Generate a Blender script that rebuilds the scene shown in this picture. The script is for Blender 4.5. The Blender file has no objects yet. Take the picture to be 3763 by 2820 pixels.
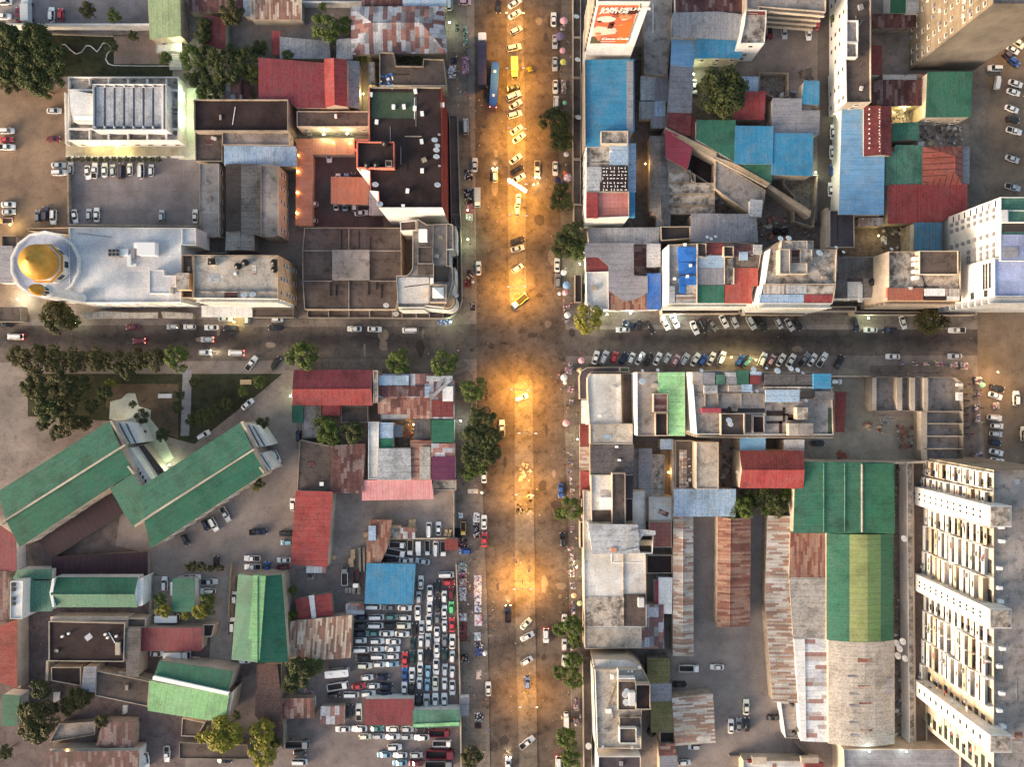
import bpy, math, random
from mathutils import Vector, Matrix
random.seed(7)
scene = bpy.context.scene
COL = scene.collection
# ------------------------------------------------------------------ camera, sky, sun, exposure
K = 0.085            # metres per photo pixel at street level
H = 246.0            # drone height
CX, CY = 1881.5, 1410.0
cam_d = bpy.data.cameras.new("camera")
cam = bpy.data.objects.new("camera", cam_d); COL.objects.link(cam)
cam.location = (0, 0, H); cam.rotation_euler = (0, 0, 0)
cam_d.sensor_width = 36.0; cam_d.lens = 36.0 * H / (3763 * K)
cam_d.clip_start = 1.0; cam_d.clip_end = 3000
scene.camera = cam
SUN_EL, SUN_AZ = 10.0, 240.0        # low dusk glow from the south west
w = bpy.data.worlds.new("World"); scene.world = w; w.use_nodes = True
wn = w.node_tree.nodes; wl = w.node_tree.links
sky = wn.new("ShaderNodeTexSky"); sky.sky_type = 'NISHITA'; sky.sun_disc = False
sky.sun_elevation = math.radians(SUN_EL); sky.sun_rotation = math.radians(SUN_AZ)
sky.dust_density = 4.0; sky.air_density = 1.0; sky.ozone_density = 1.0
tint = wn.new("ShaderNodeMix"); tint.data_type = 'RGBA'; tint.blend_type = 'MULTIPLY'
tint.inputs[0].default_value = 1.0; tint.inputs[7].default_value = (1.0, 0.93, 0.85, 1)
wl.new(sky.outputs[0], tint.inputs[6]); wl.new(tint.outputs[2], wn["Background"].inputs[0])
wn["Background"].inputs[1].default_value = 0.15
sd = bpy.data.lights.new("sun", 'SUN'); sd.energy = 2.0; sd.angle = math.radians(24); sd.color = (1.0, 0.84, 0.70)
so = bpy.data.objects.new("sun", sd); COL.objects.link(so)
az = math.radians(SUN_AZ); el = math.radians(SUN_EL)
sdir = Vector((math.sin(az)*math.cos(el), math.cos(az)*math.cos(el), math.sin(el)))
so.rotation_euler = sdir.to_track_quat('Z', 'Y').to_euler()
vs = scene.view_settings
vs.view_transform = 'Standard'; vs.look = 'None'; vs.gamma = 1; vs.exposure = 1.6
scene.cycles.max_bounces = 5; scene.cycles.use_denoising = True
scene.cycles.use_adaptive_sampling = True

# ------------------------------------------------------------------ photo pixel -> world point at height h
OX = [0, 1000, 2000, 2763]; OY = [0, 690, 1380, 2070]; Z0 = 2.2112
org = [0, 0]
def T(c, r):
    global Z0
    org[0], org[1] = OX[c], OY[r]; Z0 = 2.2112
def TD():
    global Z0          # whole photo, 2212 px wide
    org[0], org[1] = 0, 0; Z0 = 1/1.7012
def P(x, y, h=0.0):
    sx = org[0] + x/Z0; sy = org[1] + y/Z0; f = (H-h)/H*K
    return Vector(((sx-CX)*f, (CY-sy)*f, h))
def pts_of(a, h):
    if len(a) == 4: a = [a[0], a[1], a[2], a[1], a[2], a[3], a[0], a[3]]
    q = [P(a[i], a[i+1], h) for i in range(0, len(a), 2)]
    ar = sum(q[i].x*q[(i+1) % len(q)].y - q[(i+1) % len(q)].x*q[i].y for i in range(len(q)))
    if ar < 0: q.reverse()
    return [Vector((v.x, v.y)) for v in q]

# ------------------------------------------------------------------ materials
AMB = 0.74
def lin(c):
    c = c/255.0
    return c/12.92 if c <= .04045 else ((c+.055)/1.055)**2.4
def S(r, g, b, k=1.0, ds=.20):
    q = [lin(v)/AMB*k for v in (r, g, b)]; y = .25*q[0]+.65*q[1]+.1*q[2]
    return tuple(min(.86, v+(y-v)*ds) for v in q) + (1,)
def nd(nt, t, **kw):
    n = nt.nodes.new(t)
    for k, v in kw.items(): setattr(n, k, v)
    return n
def newmat(name, rough=.7, spec=.25, metal=0):
    m = bpy.data.materials.new(name); m.use_nodes = True
    b = m.node_tree.nodes["Principled BSDF"]
    b.inputs["Roughness"].default_value = rough; b.inputs["Specular IOR Level"].default_value = spec
    b.inputs["Metallic"].default_value = metal
    return m, m.node_tree, b
def plain(name, c, rough=.6, spec=.3, metal=0, vary=0.0):
    m, nt, b = newmat(name, rough, spec, metal)
    if vary:
        g = nd(nt, "ShaderNodeNewGeometry"); n = nd(nt, "ShaderNodeTexNoise"); n.inputs["Scale"].default_value = .8
        n.inputs["Detail"].default_value = 5
        nt.links.new(g.outputs["Position"], n.inputs["Vector"])
        r = nd(nt, "ShaderNodeMapRange"); r.inputs[1].default_value = .3; r.inputs[2].default_value = .7
        r.inputs[3].default_value = 1-vary; r.inputs[4].default_value = 1+vary*.4
        nt.links.new(n.outputs[0], r.inputs[0])
        h = nd(nt, "ShaderNodeVectorMath", operation='SCALE'); h.inputs[0].default_value = c[:3]
        nt.links.new(r.outputs[0], h.inputs["Scale"]); nt.links.new(h.outputs[0], b.inputs["Base Color"])
    else: b.inputs["Base Color"].default_value = c
    return m
def emit(name, c, s):
    m, nt, b = newmat(name); b.inputs["Base Color"].default_value = (.8, .8, .8, 1)
    b.inputs["Emission Color"].default_value = c; b.inputs["Emission Strength"].default_value = s
    return m
def coords(nt, ang=0.0, sc=(1, 1, 1)):
    g = nd(nt, "ShaderNodeNewGeometry"); mp = nd(nt, "ShaderNodeMapping")
    mp.vector_type = 'TEXTURE'; mp.inputs["Rotation"].default_value = (0, 0, ang)
    mp.inputs["Scale"].default_value = tuple(1/s for s in sc)
    nt.links.new(g.outputs["Position"], mp.inputs["Vector"])
    return mp.outputs[0]
def noise(nt, v, s, d=6, r=.6):
    n = nd(nt, "ShaderNodeTexNoise"); n.inputs["Scale"].default_value = s; n.inputs["Detail"].default_value = d
    n.inputs["Roughness"].default_value = r; nt.links.new(v, n.inputs["Vector"]); return n.outputs[0]
def ramp(nt, f, stops, const=False):
    r = nd(nt, "ShaderNodeValToRGB"); e = r.color_ramp.elements
    if const: r.color_ramp.interpolation = 'CONSTANT'
    e[0].position, e[0].color = stops[0]; e[1].position, e[1].color = stops[-1]
    for p, c in stops[1:-1]:
        q = e.new(p); q.color = c
    nt.links.new(f, r.inputs[0]); return r.outputs[0]
def mixc(nt, f, a, b, mode='MIX'):
    m = nd(nt, "ShaderNodeMix", data_type='RGBA', blend_type=mode)
    for s, v in ((0, f), (6, a), (7, b)):
        if hasattr(v, "is_output"): nt.links.new(v, m.inputs[s])
        else: m.inputs[s].default_value = v
    return m.outputs[2]
G = lambda v: (v, v, v, 1)
MC = {}
def sc4(c, k): return (min(.88, c[0]*k), min(.88, c[1]*k), min(.88, c[2]*k), 1)
def metal(c, ang=0.0, dirt=.5, patch=None, pw=(2.4, .9), lines=.5):
    """Roof sheeting: sheets run along the rotated x axis."""
    m, nt, b = newmat("roof_sheeting", .55, .25)
    v = coords(nt, ang)
    st = noise(nt, coords(nt, ang, (.12, 2.2, 1)), 1.0, 4)
    big = noise(nt, v, .16, 6); fine = noise(nt, v, 1.7, 4)
    if patch:
        dv = nd(nt, "ShaderNodeVectorMath", operation='DIVIDE'); dv.inputs[1].default_value = (pw[0], pw[1], 1)
        nt.links.new(v, dv.inputs[0])
        # shift alternate columns so that the sheets do not line up
        sx = nd(nt, "ShaderNodeSeparateXYZ"); nt.links.new(dv.outputs[0], sx.inputs[0])
        fy = nd(nt, "ShaderNodeMath", operation='FLOOR'); nt.links.new(sx.outputs[1], fy.inputs[0])
        wn1 = nd(nt, "ShaderNodeTexWhiteNoise", noise_dimensions='1D'); nt.links.new(fy.outputs[0], wn1.inputs["W"])
        ad = nd(nt, "ShaderNodeMath", operation='ADD'); nt.links.new(sx.outputs[0], ad.inputs[0]); nt.links.new(wn1.outputs[0], ad.inputs[1])
        fx = nd(nt, "ShaderNodeMath", operation='FLOOR'); nt.links.new(ad.outputs[0], fx.inputs[0])
        cb = nd(nt, "ShaderNodeCombineXYZ"); nt.links.new(fx.outputs[0], cb.inputs[0]); nt.links.new(fy.outputs[0], cb.inputs[1])
        wn2 = nd(nt, "ShaderNodeTexWhiteNoise", noise_dimensions='3D'); nt.links.new(cb.outputs[0], wn2.inputs["Vector"])
        n = len(patch); base = ramp(nt, wn2.outputs[0], [(i/n, p) for i, p in enumerate(patch)], True)
        base = mixc(nt, .2, base, mixc(nt, st, patch[0], patch[-1]))
    else:
        base = mixc(nt, ramp(nt, st, [(.35, G(0)), (.65, G(1))]), sc4(c, .88), sc4(c, 1.10))
    if not patch:
        y = (c[0]+c[1]+c[2])/3; base = mixc(nt, ramp(nt, noise(nt, v, .3, 7, .7), [(.42, G(0)), (.68, G(.24))]), base, (min(.8, y*1.3), min(.8, y*1.22), min(.8, y*1.15), 1))
    d = ramp(nt, big, [(.32, G(1-dirt)), (.52, G(1)), (1, G(1))])
    base = mixc(nt, 1.0, base, d, 'MULTIPLY')
    d2 = ramp(nt, fine, [(.36, G(1-dirt*.8)), (.55, G(1)), (.75, G(1.0+dirt*.0))])
    base = mixc(nt, 1.0, base, d2, 'MULTIPLY')
    # seams between sheets
    w2 = nd(nt, "ShaderNodeTexWave", wave_type='BANDS', bands_direction='Y'); w2.inputs["Scale"].default_value = .314/1.8*1.0
    w2.inputs["Distortion"].default_value = 0; nt.links.new(v, w2.inputs["Vector"])
    ln = ramp(nt, w2.outputs[0], [(0, G(1-lines*.45)), (.06, G(1)), (1, G(1))])
    base = mixc(nt, 1.0, base, ln, 'MULTIPLY')
    nt.links.new(base, b.inputs["Base Color"])
    bp = nd(nt, "ShaderNodeBump"); bp.inputs["Strength"].default_value = .35; bp.inputs["Distance"].default_value = .05
    w3 = nd(nt, "ShaderNodeTexWave", wave_type='BANDS', bands_direction='Y'); w3.inputs["Scale"].default_value = .9
    nt.links.new(v, w3.inputs["Vector"]); nt.links.new(w3.outputs[0], bp.inputs["Height"]); nt.links.new(bp.outputs[0], b.inputs["Normal"])
    return m
def concrete(c, stain=.6, mould=.45, crack=.0, sc=1.0, joint=None, warm=None, name="concrete"):
    m, nt, b = newmat(name, .85, .15)
    v = coords(nt); big = noise(nt, v, .09*sc, 8, .65); mid = noise(nt, v, .45*sc, 8, .7); fine = noise(nt, v, 3.0, 5, .7)
    base = mixc(nt, ramp(nt, big, [(.36, G(0)), (.64, G(1))]), sc4(c, .72), sc4(warm, 1.1) if warm else sc4(c, 1.28))
    if name in ("concrete", "tarpaulin"):
        dv = nd(nt, "ShaderNodeVectorMath", operation='DIVIDE'); dv.inputs[1].default_value = (6.3, 4.7, 50); nt.links.new(v, dv.inputs[0])
        fl = nd(nt, "ShaderNodeVectorMath", operation='FLOOR'); nt.links.new(dv.outputs[0], fl.inputs[0])
        wn_ = nd(nt, "ShaderNodeTexWhiteNoise", noise_dimensions='3D'); nt.links.new(fl.outputs[0], wn_.inputs["Vector"])
        base = mixc(nt, 1.0, base, ramp(nt, wn_.outputs[0], [(0, G(.80)), (.5, G(.98)), (1, (1.0, .95, .92, 1))]), 'MULTIPLY')
    s1 = ramp(nt, mid, [(mould-.13, G(1-stain)), (mould+.05, G(1)), (1, G(1.0))])
    base = mixc(nt, 1.0, base, s1, 'MULTIPLY')
    s2 = ramp(nt, fine, [(.33, G(.55)), (.6, G(1)), (.8, G(1))])
    base = mixc(nt, .8, base, s2, 'MULTIPLY')
    if crack:
        vo = nd(nt, "ShaderNodeTexVoronoi", feature='DISTANCE_TO_EDGE'); vo.inputs["Scale"].default_value = .22
        wv = nd(nt, "ShaderNodeVectorMath", operation='ADD'); nt.links.new(v, wv.inputs[0])
        nn = nd(nt, "ShaderNodeTexNoise"); nn.inputs["Scale"].default_value = .5; nt.links.new(v, nn.inputs["Vector"])
        ns = nd(nt, "ShaderNodeVectorMath", operation='SCALE'); ns.inputs["Scale"].default_value = 3.0
        nt.links.new(nn.outputs[1], ns.inputs[0]); nt.links.new(ns.outputs[0], wv.inputs[1]); nt.links.new(wv.outputs[0], vo.inputs["Vector"])
        cr = ramp(nt, vo.outputs[0], [(0, G(1-crack)), (.035, G(1)), (1, G(1))])
        base = mixc(nt, 1.0, base, cr, 'MULTIPLY')
    if joint:
        br = nd(nt, "ShaderNodeTexBrick"); br.offset = 0; br.inputs["Scale"].default_value = 1.0
        br.inputs["Brick Width"].default_value = joint; br.inputs["Row Height"].default_value = joint
        br.inputs["Mortar Size"].default_value = .09; br.inputs["Color1"].default_value = G(1); br.inputs["Color2"].default_value = G(.93)
        br.inputs["Mortar"].default_value = G(.8); nt.links.new(v, br.inputs["Vector"])
        base = mixc(nt, 1.0, base, br.outputs[0], 'MULTIPLY')
    nt.links.new(base, b.inputs["Base Color"])
    bp = nd(nt, "ShaderNodeBump"); bp.inputs["Strength"].default_value = .3; bp.inputs["Distance"].default_value = .08
    nt.links.new(mid, bp.inputs["Height"]); nt.links.new(bp.outputs[0], b.inputs["Normal"])
    return m
GREYS = [S(150,155,165), S(120,125,132), S(172,176,186), S(135,128,126)]
RUSTS = [S(120,66,58), S(150,96,80), S(98,55,52), S(172,140,122)]
DEF = {
 # sheet metal roofs (display colour under the open sky)
 'blue': lambda a: metal(S(0,122,168), a, .25, lines=.25), 'lblue': lambda a: metal(S(92,152,196), a, .2, lines=.2),
 'sky': lambda a: metal(S(135,165,195), a, .35), 'bblue': lambda a: metal(S(10,90,175), a, .4),
 'green': lambda a: metal(S(38,104,82), a, .35, lines=.3), 'teal': lambda a: metal(S(60,118,98), a, .4),
 'lgreen': lambda a: metal(S(120,190,125), a, .35), 'dgreen': lambda a: metal(S(14,96,72), a, .3, lines=.3),
 'pgreen': lambda a: metal(S(138,158,106), a, .3), 'lime': lambda a: metal(S(126,140,76), a, .25),
 'mgreen': lambda a: metal(S(84,122,66), a, .25), 'sgreen': lambda a: metal(S(108,170,104), a, .3),
 'red': lambda a: metal(S(150,50,50), a, .35), 'maroon': lambda a: metal(S(122,46,56), a, .35, lines=.3),
 'crimson': lambda a: metal(S(162,46,66), a, .15), 'dred': lambda a: metal(S(122,48,48), a, .4), 'pink': lambda a: metal(S(200,125,128), a, .2),
 'brick': lambda a: metal(S(170,66,54), a, .3), 'coral': lambda a: metal(S(196,122,84), a, .2, lines=.2), 'terra': lambda a: metal(S(158,84,58), a, .3),
 'purple': lambda a: metal(S(92,34,72), a, .25), 'olive': lambda a: metal(S(112,104,52), a, .4),
 'grey': lambda a: metal(S(136,138,146), a, .4), 'lgrey': lambda a: metal(S(160,164,172), a, .45), 'dgrey': lambda a: metal(S(88,84,86), a, .5),
 'ash': lambda a: metal(S(128,128,138), a, .3), 'wsheet': lambda a: metal(S(212,216,226), a, .25, lines=.3),
 'brown': lambda a: metal(S(98,70,62), a, .5),
 'rust': lambda a: metal(None, a, .4, RUSTS, (3.0, 1.0)), 'drust': lambda a: metal(None, a, .5, [S(84,46,48), S(100,58,56), S(76,42,44), S(120,100,100)], (3.2, .9)),
 'patch': lambda a: metal(None, a, .35, [RUSTS[0], GREYS[0], GREYS[2], RUSTS[2], GREYS[1], RUSTS[1], GREYS[2]], (3.0, 1.4)),
 'strip': lambda a: metal(None, a, .3, [S(176,156,134), S(156,124,104), S(140,92,76), S(190,176,156), S(120,78,66)], (4.2, .6)),
 'gstrip': lambda a: metal(None, a, .3, [S(172,168,160), S(160,146,130), S(184,180,176), S(132,98,84), S(162,158,156), S(150,112,92)], (4.2, .6)),
 'rstrip': lambda a: metal(None, a, .3, [S(128,76,62), S(146,104,84), S(112,60,52), S(140,110,96), S(158,122,100)], (4.2, .65)),
 'wpatch': lambda a: metal(None, a, .3, [S(196,204,218), S(180,186,200), S(140,86,76), S(196,204,218), S(160,150,148)], (4.5, 1.3)),
 'tan': lambda a: metal(S(158,152,146), a, .45), 'fibre': lambda a: metal(S(112,108,106), a, .5), 'dfibre': lambda a: metal(S(62,54,54), a, .4),
 # concrete roofs and paving
 'conc': lambda a: concrete(S(146,138,134), .55, .45), 'lconc': lambda a: concrete(S(196,190,186), .45, .40),
 'dconc': lambda a: concrete(S(94,84,80), .5, .45, warm=S(98,84,78)), 'mconc': lambda a: concrete(S(172,162,152), .75, .52),
 'cconc': lambda a: concrete(S(168,160,150), .5, .45, .28), 'black': lambda a: concrete(S(48,38,40), .3, .42, warm=S(62,50,50)),
 'bitumen': lambda a: concrete(S(78,70,76), .4, .4), 'mosque': lambda a: concrete(S(190,196,210), .10, .4),
 'ringroof': lambda a: concrete(S(160,170,192), .15, .4), 'bluewhite': lambda a: concrete(S(142,156,200), .06, .4), 'jconc': lambda a: concrete(S(92,80,76), .5, .45, joint=7.5),
 'pinktile': lambda a: concrete(S(178,108,100), .25, .4, joint=1.2), 'rubble': lambda a: concrete(S(120,108,98), .6, .5, sc=3),
 'plum': lambda a: metal(S(50,28,42), a, .3, lines=1.0), 'courtgreen': lambda a: concrete(S(58,76,60), .4, .4), 'tarp': lambda a: concrete(S(20,110,200), .5, .42, sc=1.5, name="tarpaulin"),
 # walls
 'cream': lambda a: concrete(S(184,168,150,.85), .25, .38, name="painted_render"), 'white': lambda a: concrete(S(232,226,216), .12, .36, name="white_render"),
 'dirty': lambda a: concrete(S(150,136,120), .5, .45, name="old_render"), 'gwall': lambda a: concrete(S(128,120,110), .4, .42, name="grey_render"),
 'coralw': lambda a: concrete(S(214,104,84), .2, .38, name="coral_render"), 'redw': lambda a: concrete(S(120,40,38), .3, .4, name="red_render"),
 'pinkw': lambda a: concrete(S(228,208,196), .1, .36, name="pale_pink_render"), 'beige': lambda a: concrete(S(190,160,120), .4, .42, name="beige_render"),
 'gold': lambda a: plain("gold_leaf", (.55, .29, .05, 1), .5, .4, .3, .2), 'darkm': lambda a: plain("dark_metal", S(40,38,40)),
 'wpaint': lambda a: plain("white_paint", S(226,226,228), .5), 'gpaint': lambda a: plain("grey_paint", S(120,120,124), .6),
 'glass': lambda a: plain("window_glass", (.03, .035, .04, 1), .08, .6), 'frame': lambda a: plain("window_frame", S(190,184,176), .5),
 'litglass': lambda a: emit("lit_window", (1, .85, .4, 1), 1.4), 'shade': lambda a: plain("dark_opening", (.045, .038, .038, 1), .8),  # near-black: shade inside openings put into the colour; also a dark cistern
 'tank': lambda a: plain("black_tank_plastic", S(28,27,30), .4), 'dish': lambda a: plain("dish_paint", S(218,216,212), .4),
 'terratile': lambda a: metal(S(150,72,58), a, .3, lines=1.9), 'redtile': lambda a: metal(S(160,62,48), a, .35, lines=.5),
}
def M(key, ang=0.0):
    k = (key, round(ang, 2))
    if k not in MC: MC[k] = DEF[key](ang)
    return MC[k]
HV = {'x': 0.0, 'y': math.pi/2}

# ------------------------------------------------------------------ object helpers
def mesh_obj(name, verts, faces, mats, fmat=None, parent=None, smooth=False, loc=None):
    me = bpy.data.meshes.new(name)
    if loc is not None: verts = [(v[0]-loc[0], v[1]-loc[1], v[2]-loc[2]) for v in verts]
    me.from_pydata([tuple(v) for v in verts], [], faces); 
    for m in (mats if isinstance(mats, (list, tuple)) else [mats]): me.materials.append(m)
    if fmat: me.polygons.foreach_set("material_index", fmat)
    if smooth: me.polygons.foreach_set("use_smooth", [True]*len(faces))
    me.update()
    o = bpy.data.objects.new(name, me); COL.objects.link(o)
    if loc is not None: o.location = loc
    if parent: o.parent = parent
    return o
class MB:
    def __init__(s): s.v = []; s.f = []; s.m = []
    def add(s, vs, fs, mi=0):
        n = len(s.v); s.v += [tuple(v) for v in vs]; s.f += [tuple(i+n for i in f) for f in fs]; s.m += [mi]*len(fs); return s
    def box(s, x0, y0, z0, x1, y1, z1, mi=0):
        return s.add([(x0,y0,z0),(x1,y0,z0),(x1,y1,z0),(x0,y1,z0),(x0,y0,z1),(x1,y0,z1),(x1,y1,z1),(x0,y1,z1)],
              [(0,3,2,1),(4,5,6,7),(0,1,5,4),(1,2,6,5),(2,3,7,6),(3,0,4,7)], mi)
    def prism(s, q, z0, z1, mi=0, ztop=None):
        n = len(q); zt = ztop or [z1]*n
        s.add([(p[0], p[1], z0) for p in q] + [(p[0], p[1], zt[i]) for i, p in enumerate(q)],
              [tuple(range(n-1, -1, -1)), tuple(range(n, 2*n))] + [(i, (i+1) % n, n+(i+1) % n, n+i) for i in range(n)], mi); return s
    def tube(s, a, b, r, r2=None, n=8, mi=0):
        a = Vector(a); b = Vector(b); d = (b-a).normalized(); r2 = r if r2 is None else r2
        u = d.orthogonal().normalized(); w_ = d.cross(u)
        vs_ = [a+u*math.cos(2*math.pi*i/n)*r+w_*math.sin(2*math.pi*i/n)*r for i in range(n)] + \
              [b+u*math.cos(2*math.pi*i/n)*r2+w_*math.sin(2*math.pi*i/n)*r2 for i in range(n)]
        return s.add(vs_, [tuple(range(n-1, -1, -1)), tuple(range(n, 2*n))]+[(i, (i+1) % n, n+(i+1) % n, n+i) for i in range(n)], mi)
    def lathe(s, prof, c=(0, 0, 0), n=16, mi=0, ph=0.0):
        vs_ = []; fs = []
        for r, z in prof:
            for i in range(n):
                a = 2*math.pi*i/n+ph; vs_.append((c[0]+r*math.cos(a), c[1]+r*math.sin(a), c[2]+z))
        for k in range(len(prof)-1):
            for i in range(n): j = (i+1) % n; fs.append((k*n+i, k*n+j, (k+1)*n+j, (k+1)*n+i))
        fs.append(tuple(range(n-1, -1, -1))); fs.append(tuple((len(prof)-1)*n+i for i in range(n)))
        return s.add(vs_, fs, mi)
    def make(s, name, mats, parent=None, smooth=False, loc=None): return mesh_obj(name, s.v, s.f, mats, s.m, parent, smooth, loc)
def empty(name, loc=(0, 0, 0), rz=0.0):
    o = bpy.data.objects.new(name, None); COL.objects.link(o); o.location = loc; o.rotation_euler = (0, 0, rz)
    o.empty_display_size = .5; return o
def tag(o, label, cat, group=None, kind=None):
    if label: o["label"] = label
    if cat: o["category"] = cat
    if group: o["group"] = group
    if kind: o["kind"] = kind
    return o
def child(root, name, mb, mats, smooth=False):
    o = mb.make(name, mats, root, smooth); o.location = -Vector(root.location); return o
def inset(q, d):
    n = len(q); out = []
    for i in range(n):
        a, b, c = q[i-1], q[i], q[(i+1) % n]
        e1 = (b-a).normalized(); e2 = (c-b).normalized()
        n1 = Vector((-e1.y, e1.x)); n2 = Vector((-e2.y, e2.x)); m = n1+n2
        k = d/max(.3, 1+n1.dot(n2)); out.append(b+m*k)
    return out
def side_of(n):
    return ('E' if n.x > 0 else 'W') if abs(n.x) > abs(n.y) else ('N' if n.y > 0 else 'S')
WIN = {}
def win_mesh(w_, h_):
    k = (round(w_, 1), round(h_, 1))
    if k not in WIN:
        mb = MB(); mb.box(-w_/2, -.06, -h_/2, w_/2, .06, h_/2, 0); mb.box(-w_/2+.1, -.09, -h_/2+.1, -.04, -.055, h_/2-.1, 1); mb.box(.04, -.09, -h_/2+.1, w_/2-.1, -.055, h_/2-.1, 1)
        mb.box(-w_/2-.1, -.22, -h_/2-.12, w_/2+.1, .05, -h_/2, 0)
        me = bpy.data.meshes.new("window"); me.from_pydata(mb.v, [], mb.f); me.materials.append(M('frame')); me.materials.append(M('glass'))
        me.polygons.foreach_set("material_index", mb.m); me.update(); WIN[k] = me
    return WIN[k]
WR = random.Random(4)
def windows(root, q, h, sides, z0=1.2, fl=3.0, gap=3.9, ww=1.3, wh=1.2, cap=90, zb=0.0, skip=.2):
    cnt = 0; loc = Vector(root.location)
    for i in range(len(q)):
        a, b = q[i], q[(i+1) % len(q)]; e = b-a; L = e.length
        if L < 3: continue
        e = e/L; nrm = Vector((e.y, -e.x))
        if side_of(nrm) not in sides: continue
        nf = int((h-zb-.8)/fl); nc = max(1, int(L/gap))
        for f in range(nf-1, -1, -1):
            for c_ in range(nc):
                if cnt >= cap: return
                if WR.random() < skip: continue
                p = a+e*((c_+.5)*L/nc)+nrm*.05
                o = bpy.data.objects.new("window", win_mesh(ww, wh)); COL.objects.link(o); o.parent = root
                o.location = Vector((p.x, p.y, zb+f*fl+z0+wh/2+.3))-loc; o.rotation_euler = (0, 0, math.atan2(e.y, e.x)); cnt += 1
def ledges(root, q, h, sides, mat, fl=3.0, d=.8, t=.22, zb=0, name="balcony", rail=.9, wall=None):
    loc = Vector(root.location)
    for i in range(len(q)):
        a, b = q[i], q[(i+1) % len(q)]; e = b-a; L = e.length
        if L < 2.5: continue
        e = e/L; nrm = Vector((e.y, -e.x))
        if side_of(nrm) not in sides: continue
        for f in range(1, int((h-zb)/fl)+1):
            z = zb+f*fl-.35
            mb = MB(); p0 = a+e*.1; p1 = b-e*.1
            mb.prism([p0+nrm*.003, p0+nrm*d, p1+nrm*d, p1+nrm*.003][::-1], z, z+t)
            if rail: mb.prism([p0+nrm*(d-.14), p0+nrm*(d-.003), p1+nrm*(d-.003), p1+nrm*(d-.14)][::-1], z+t, z+t+rail)
            child(root, name, mb, mat)
NB = {}
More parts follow.
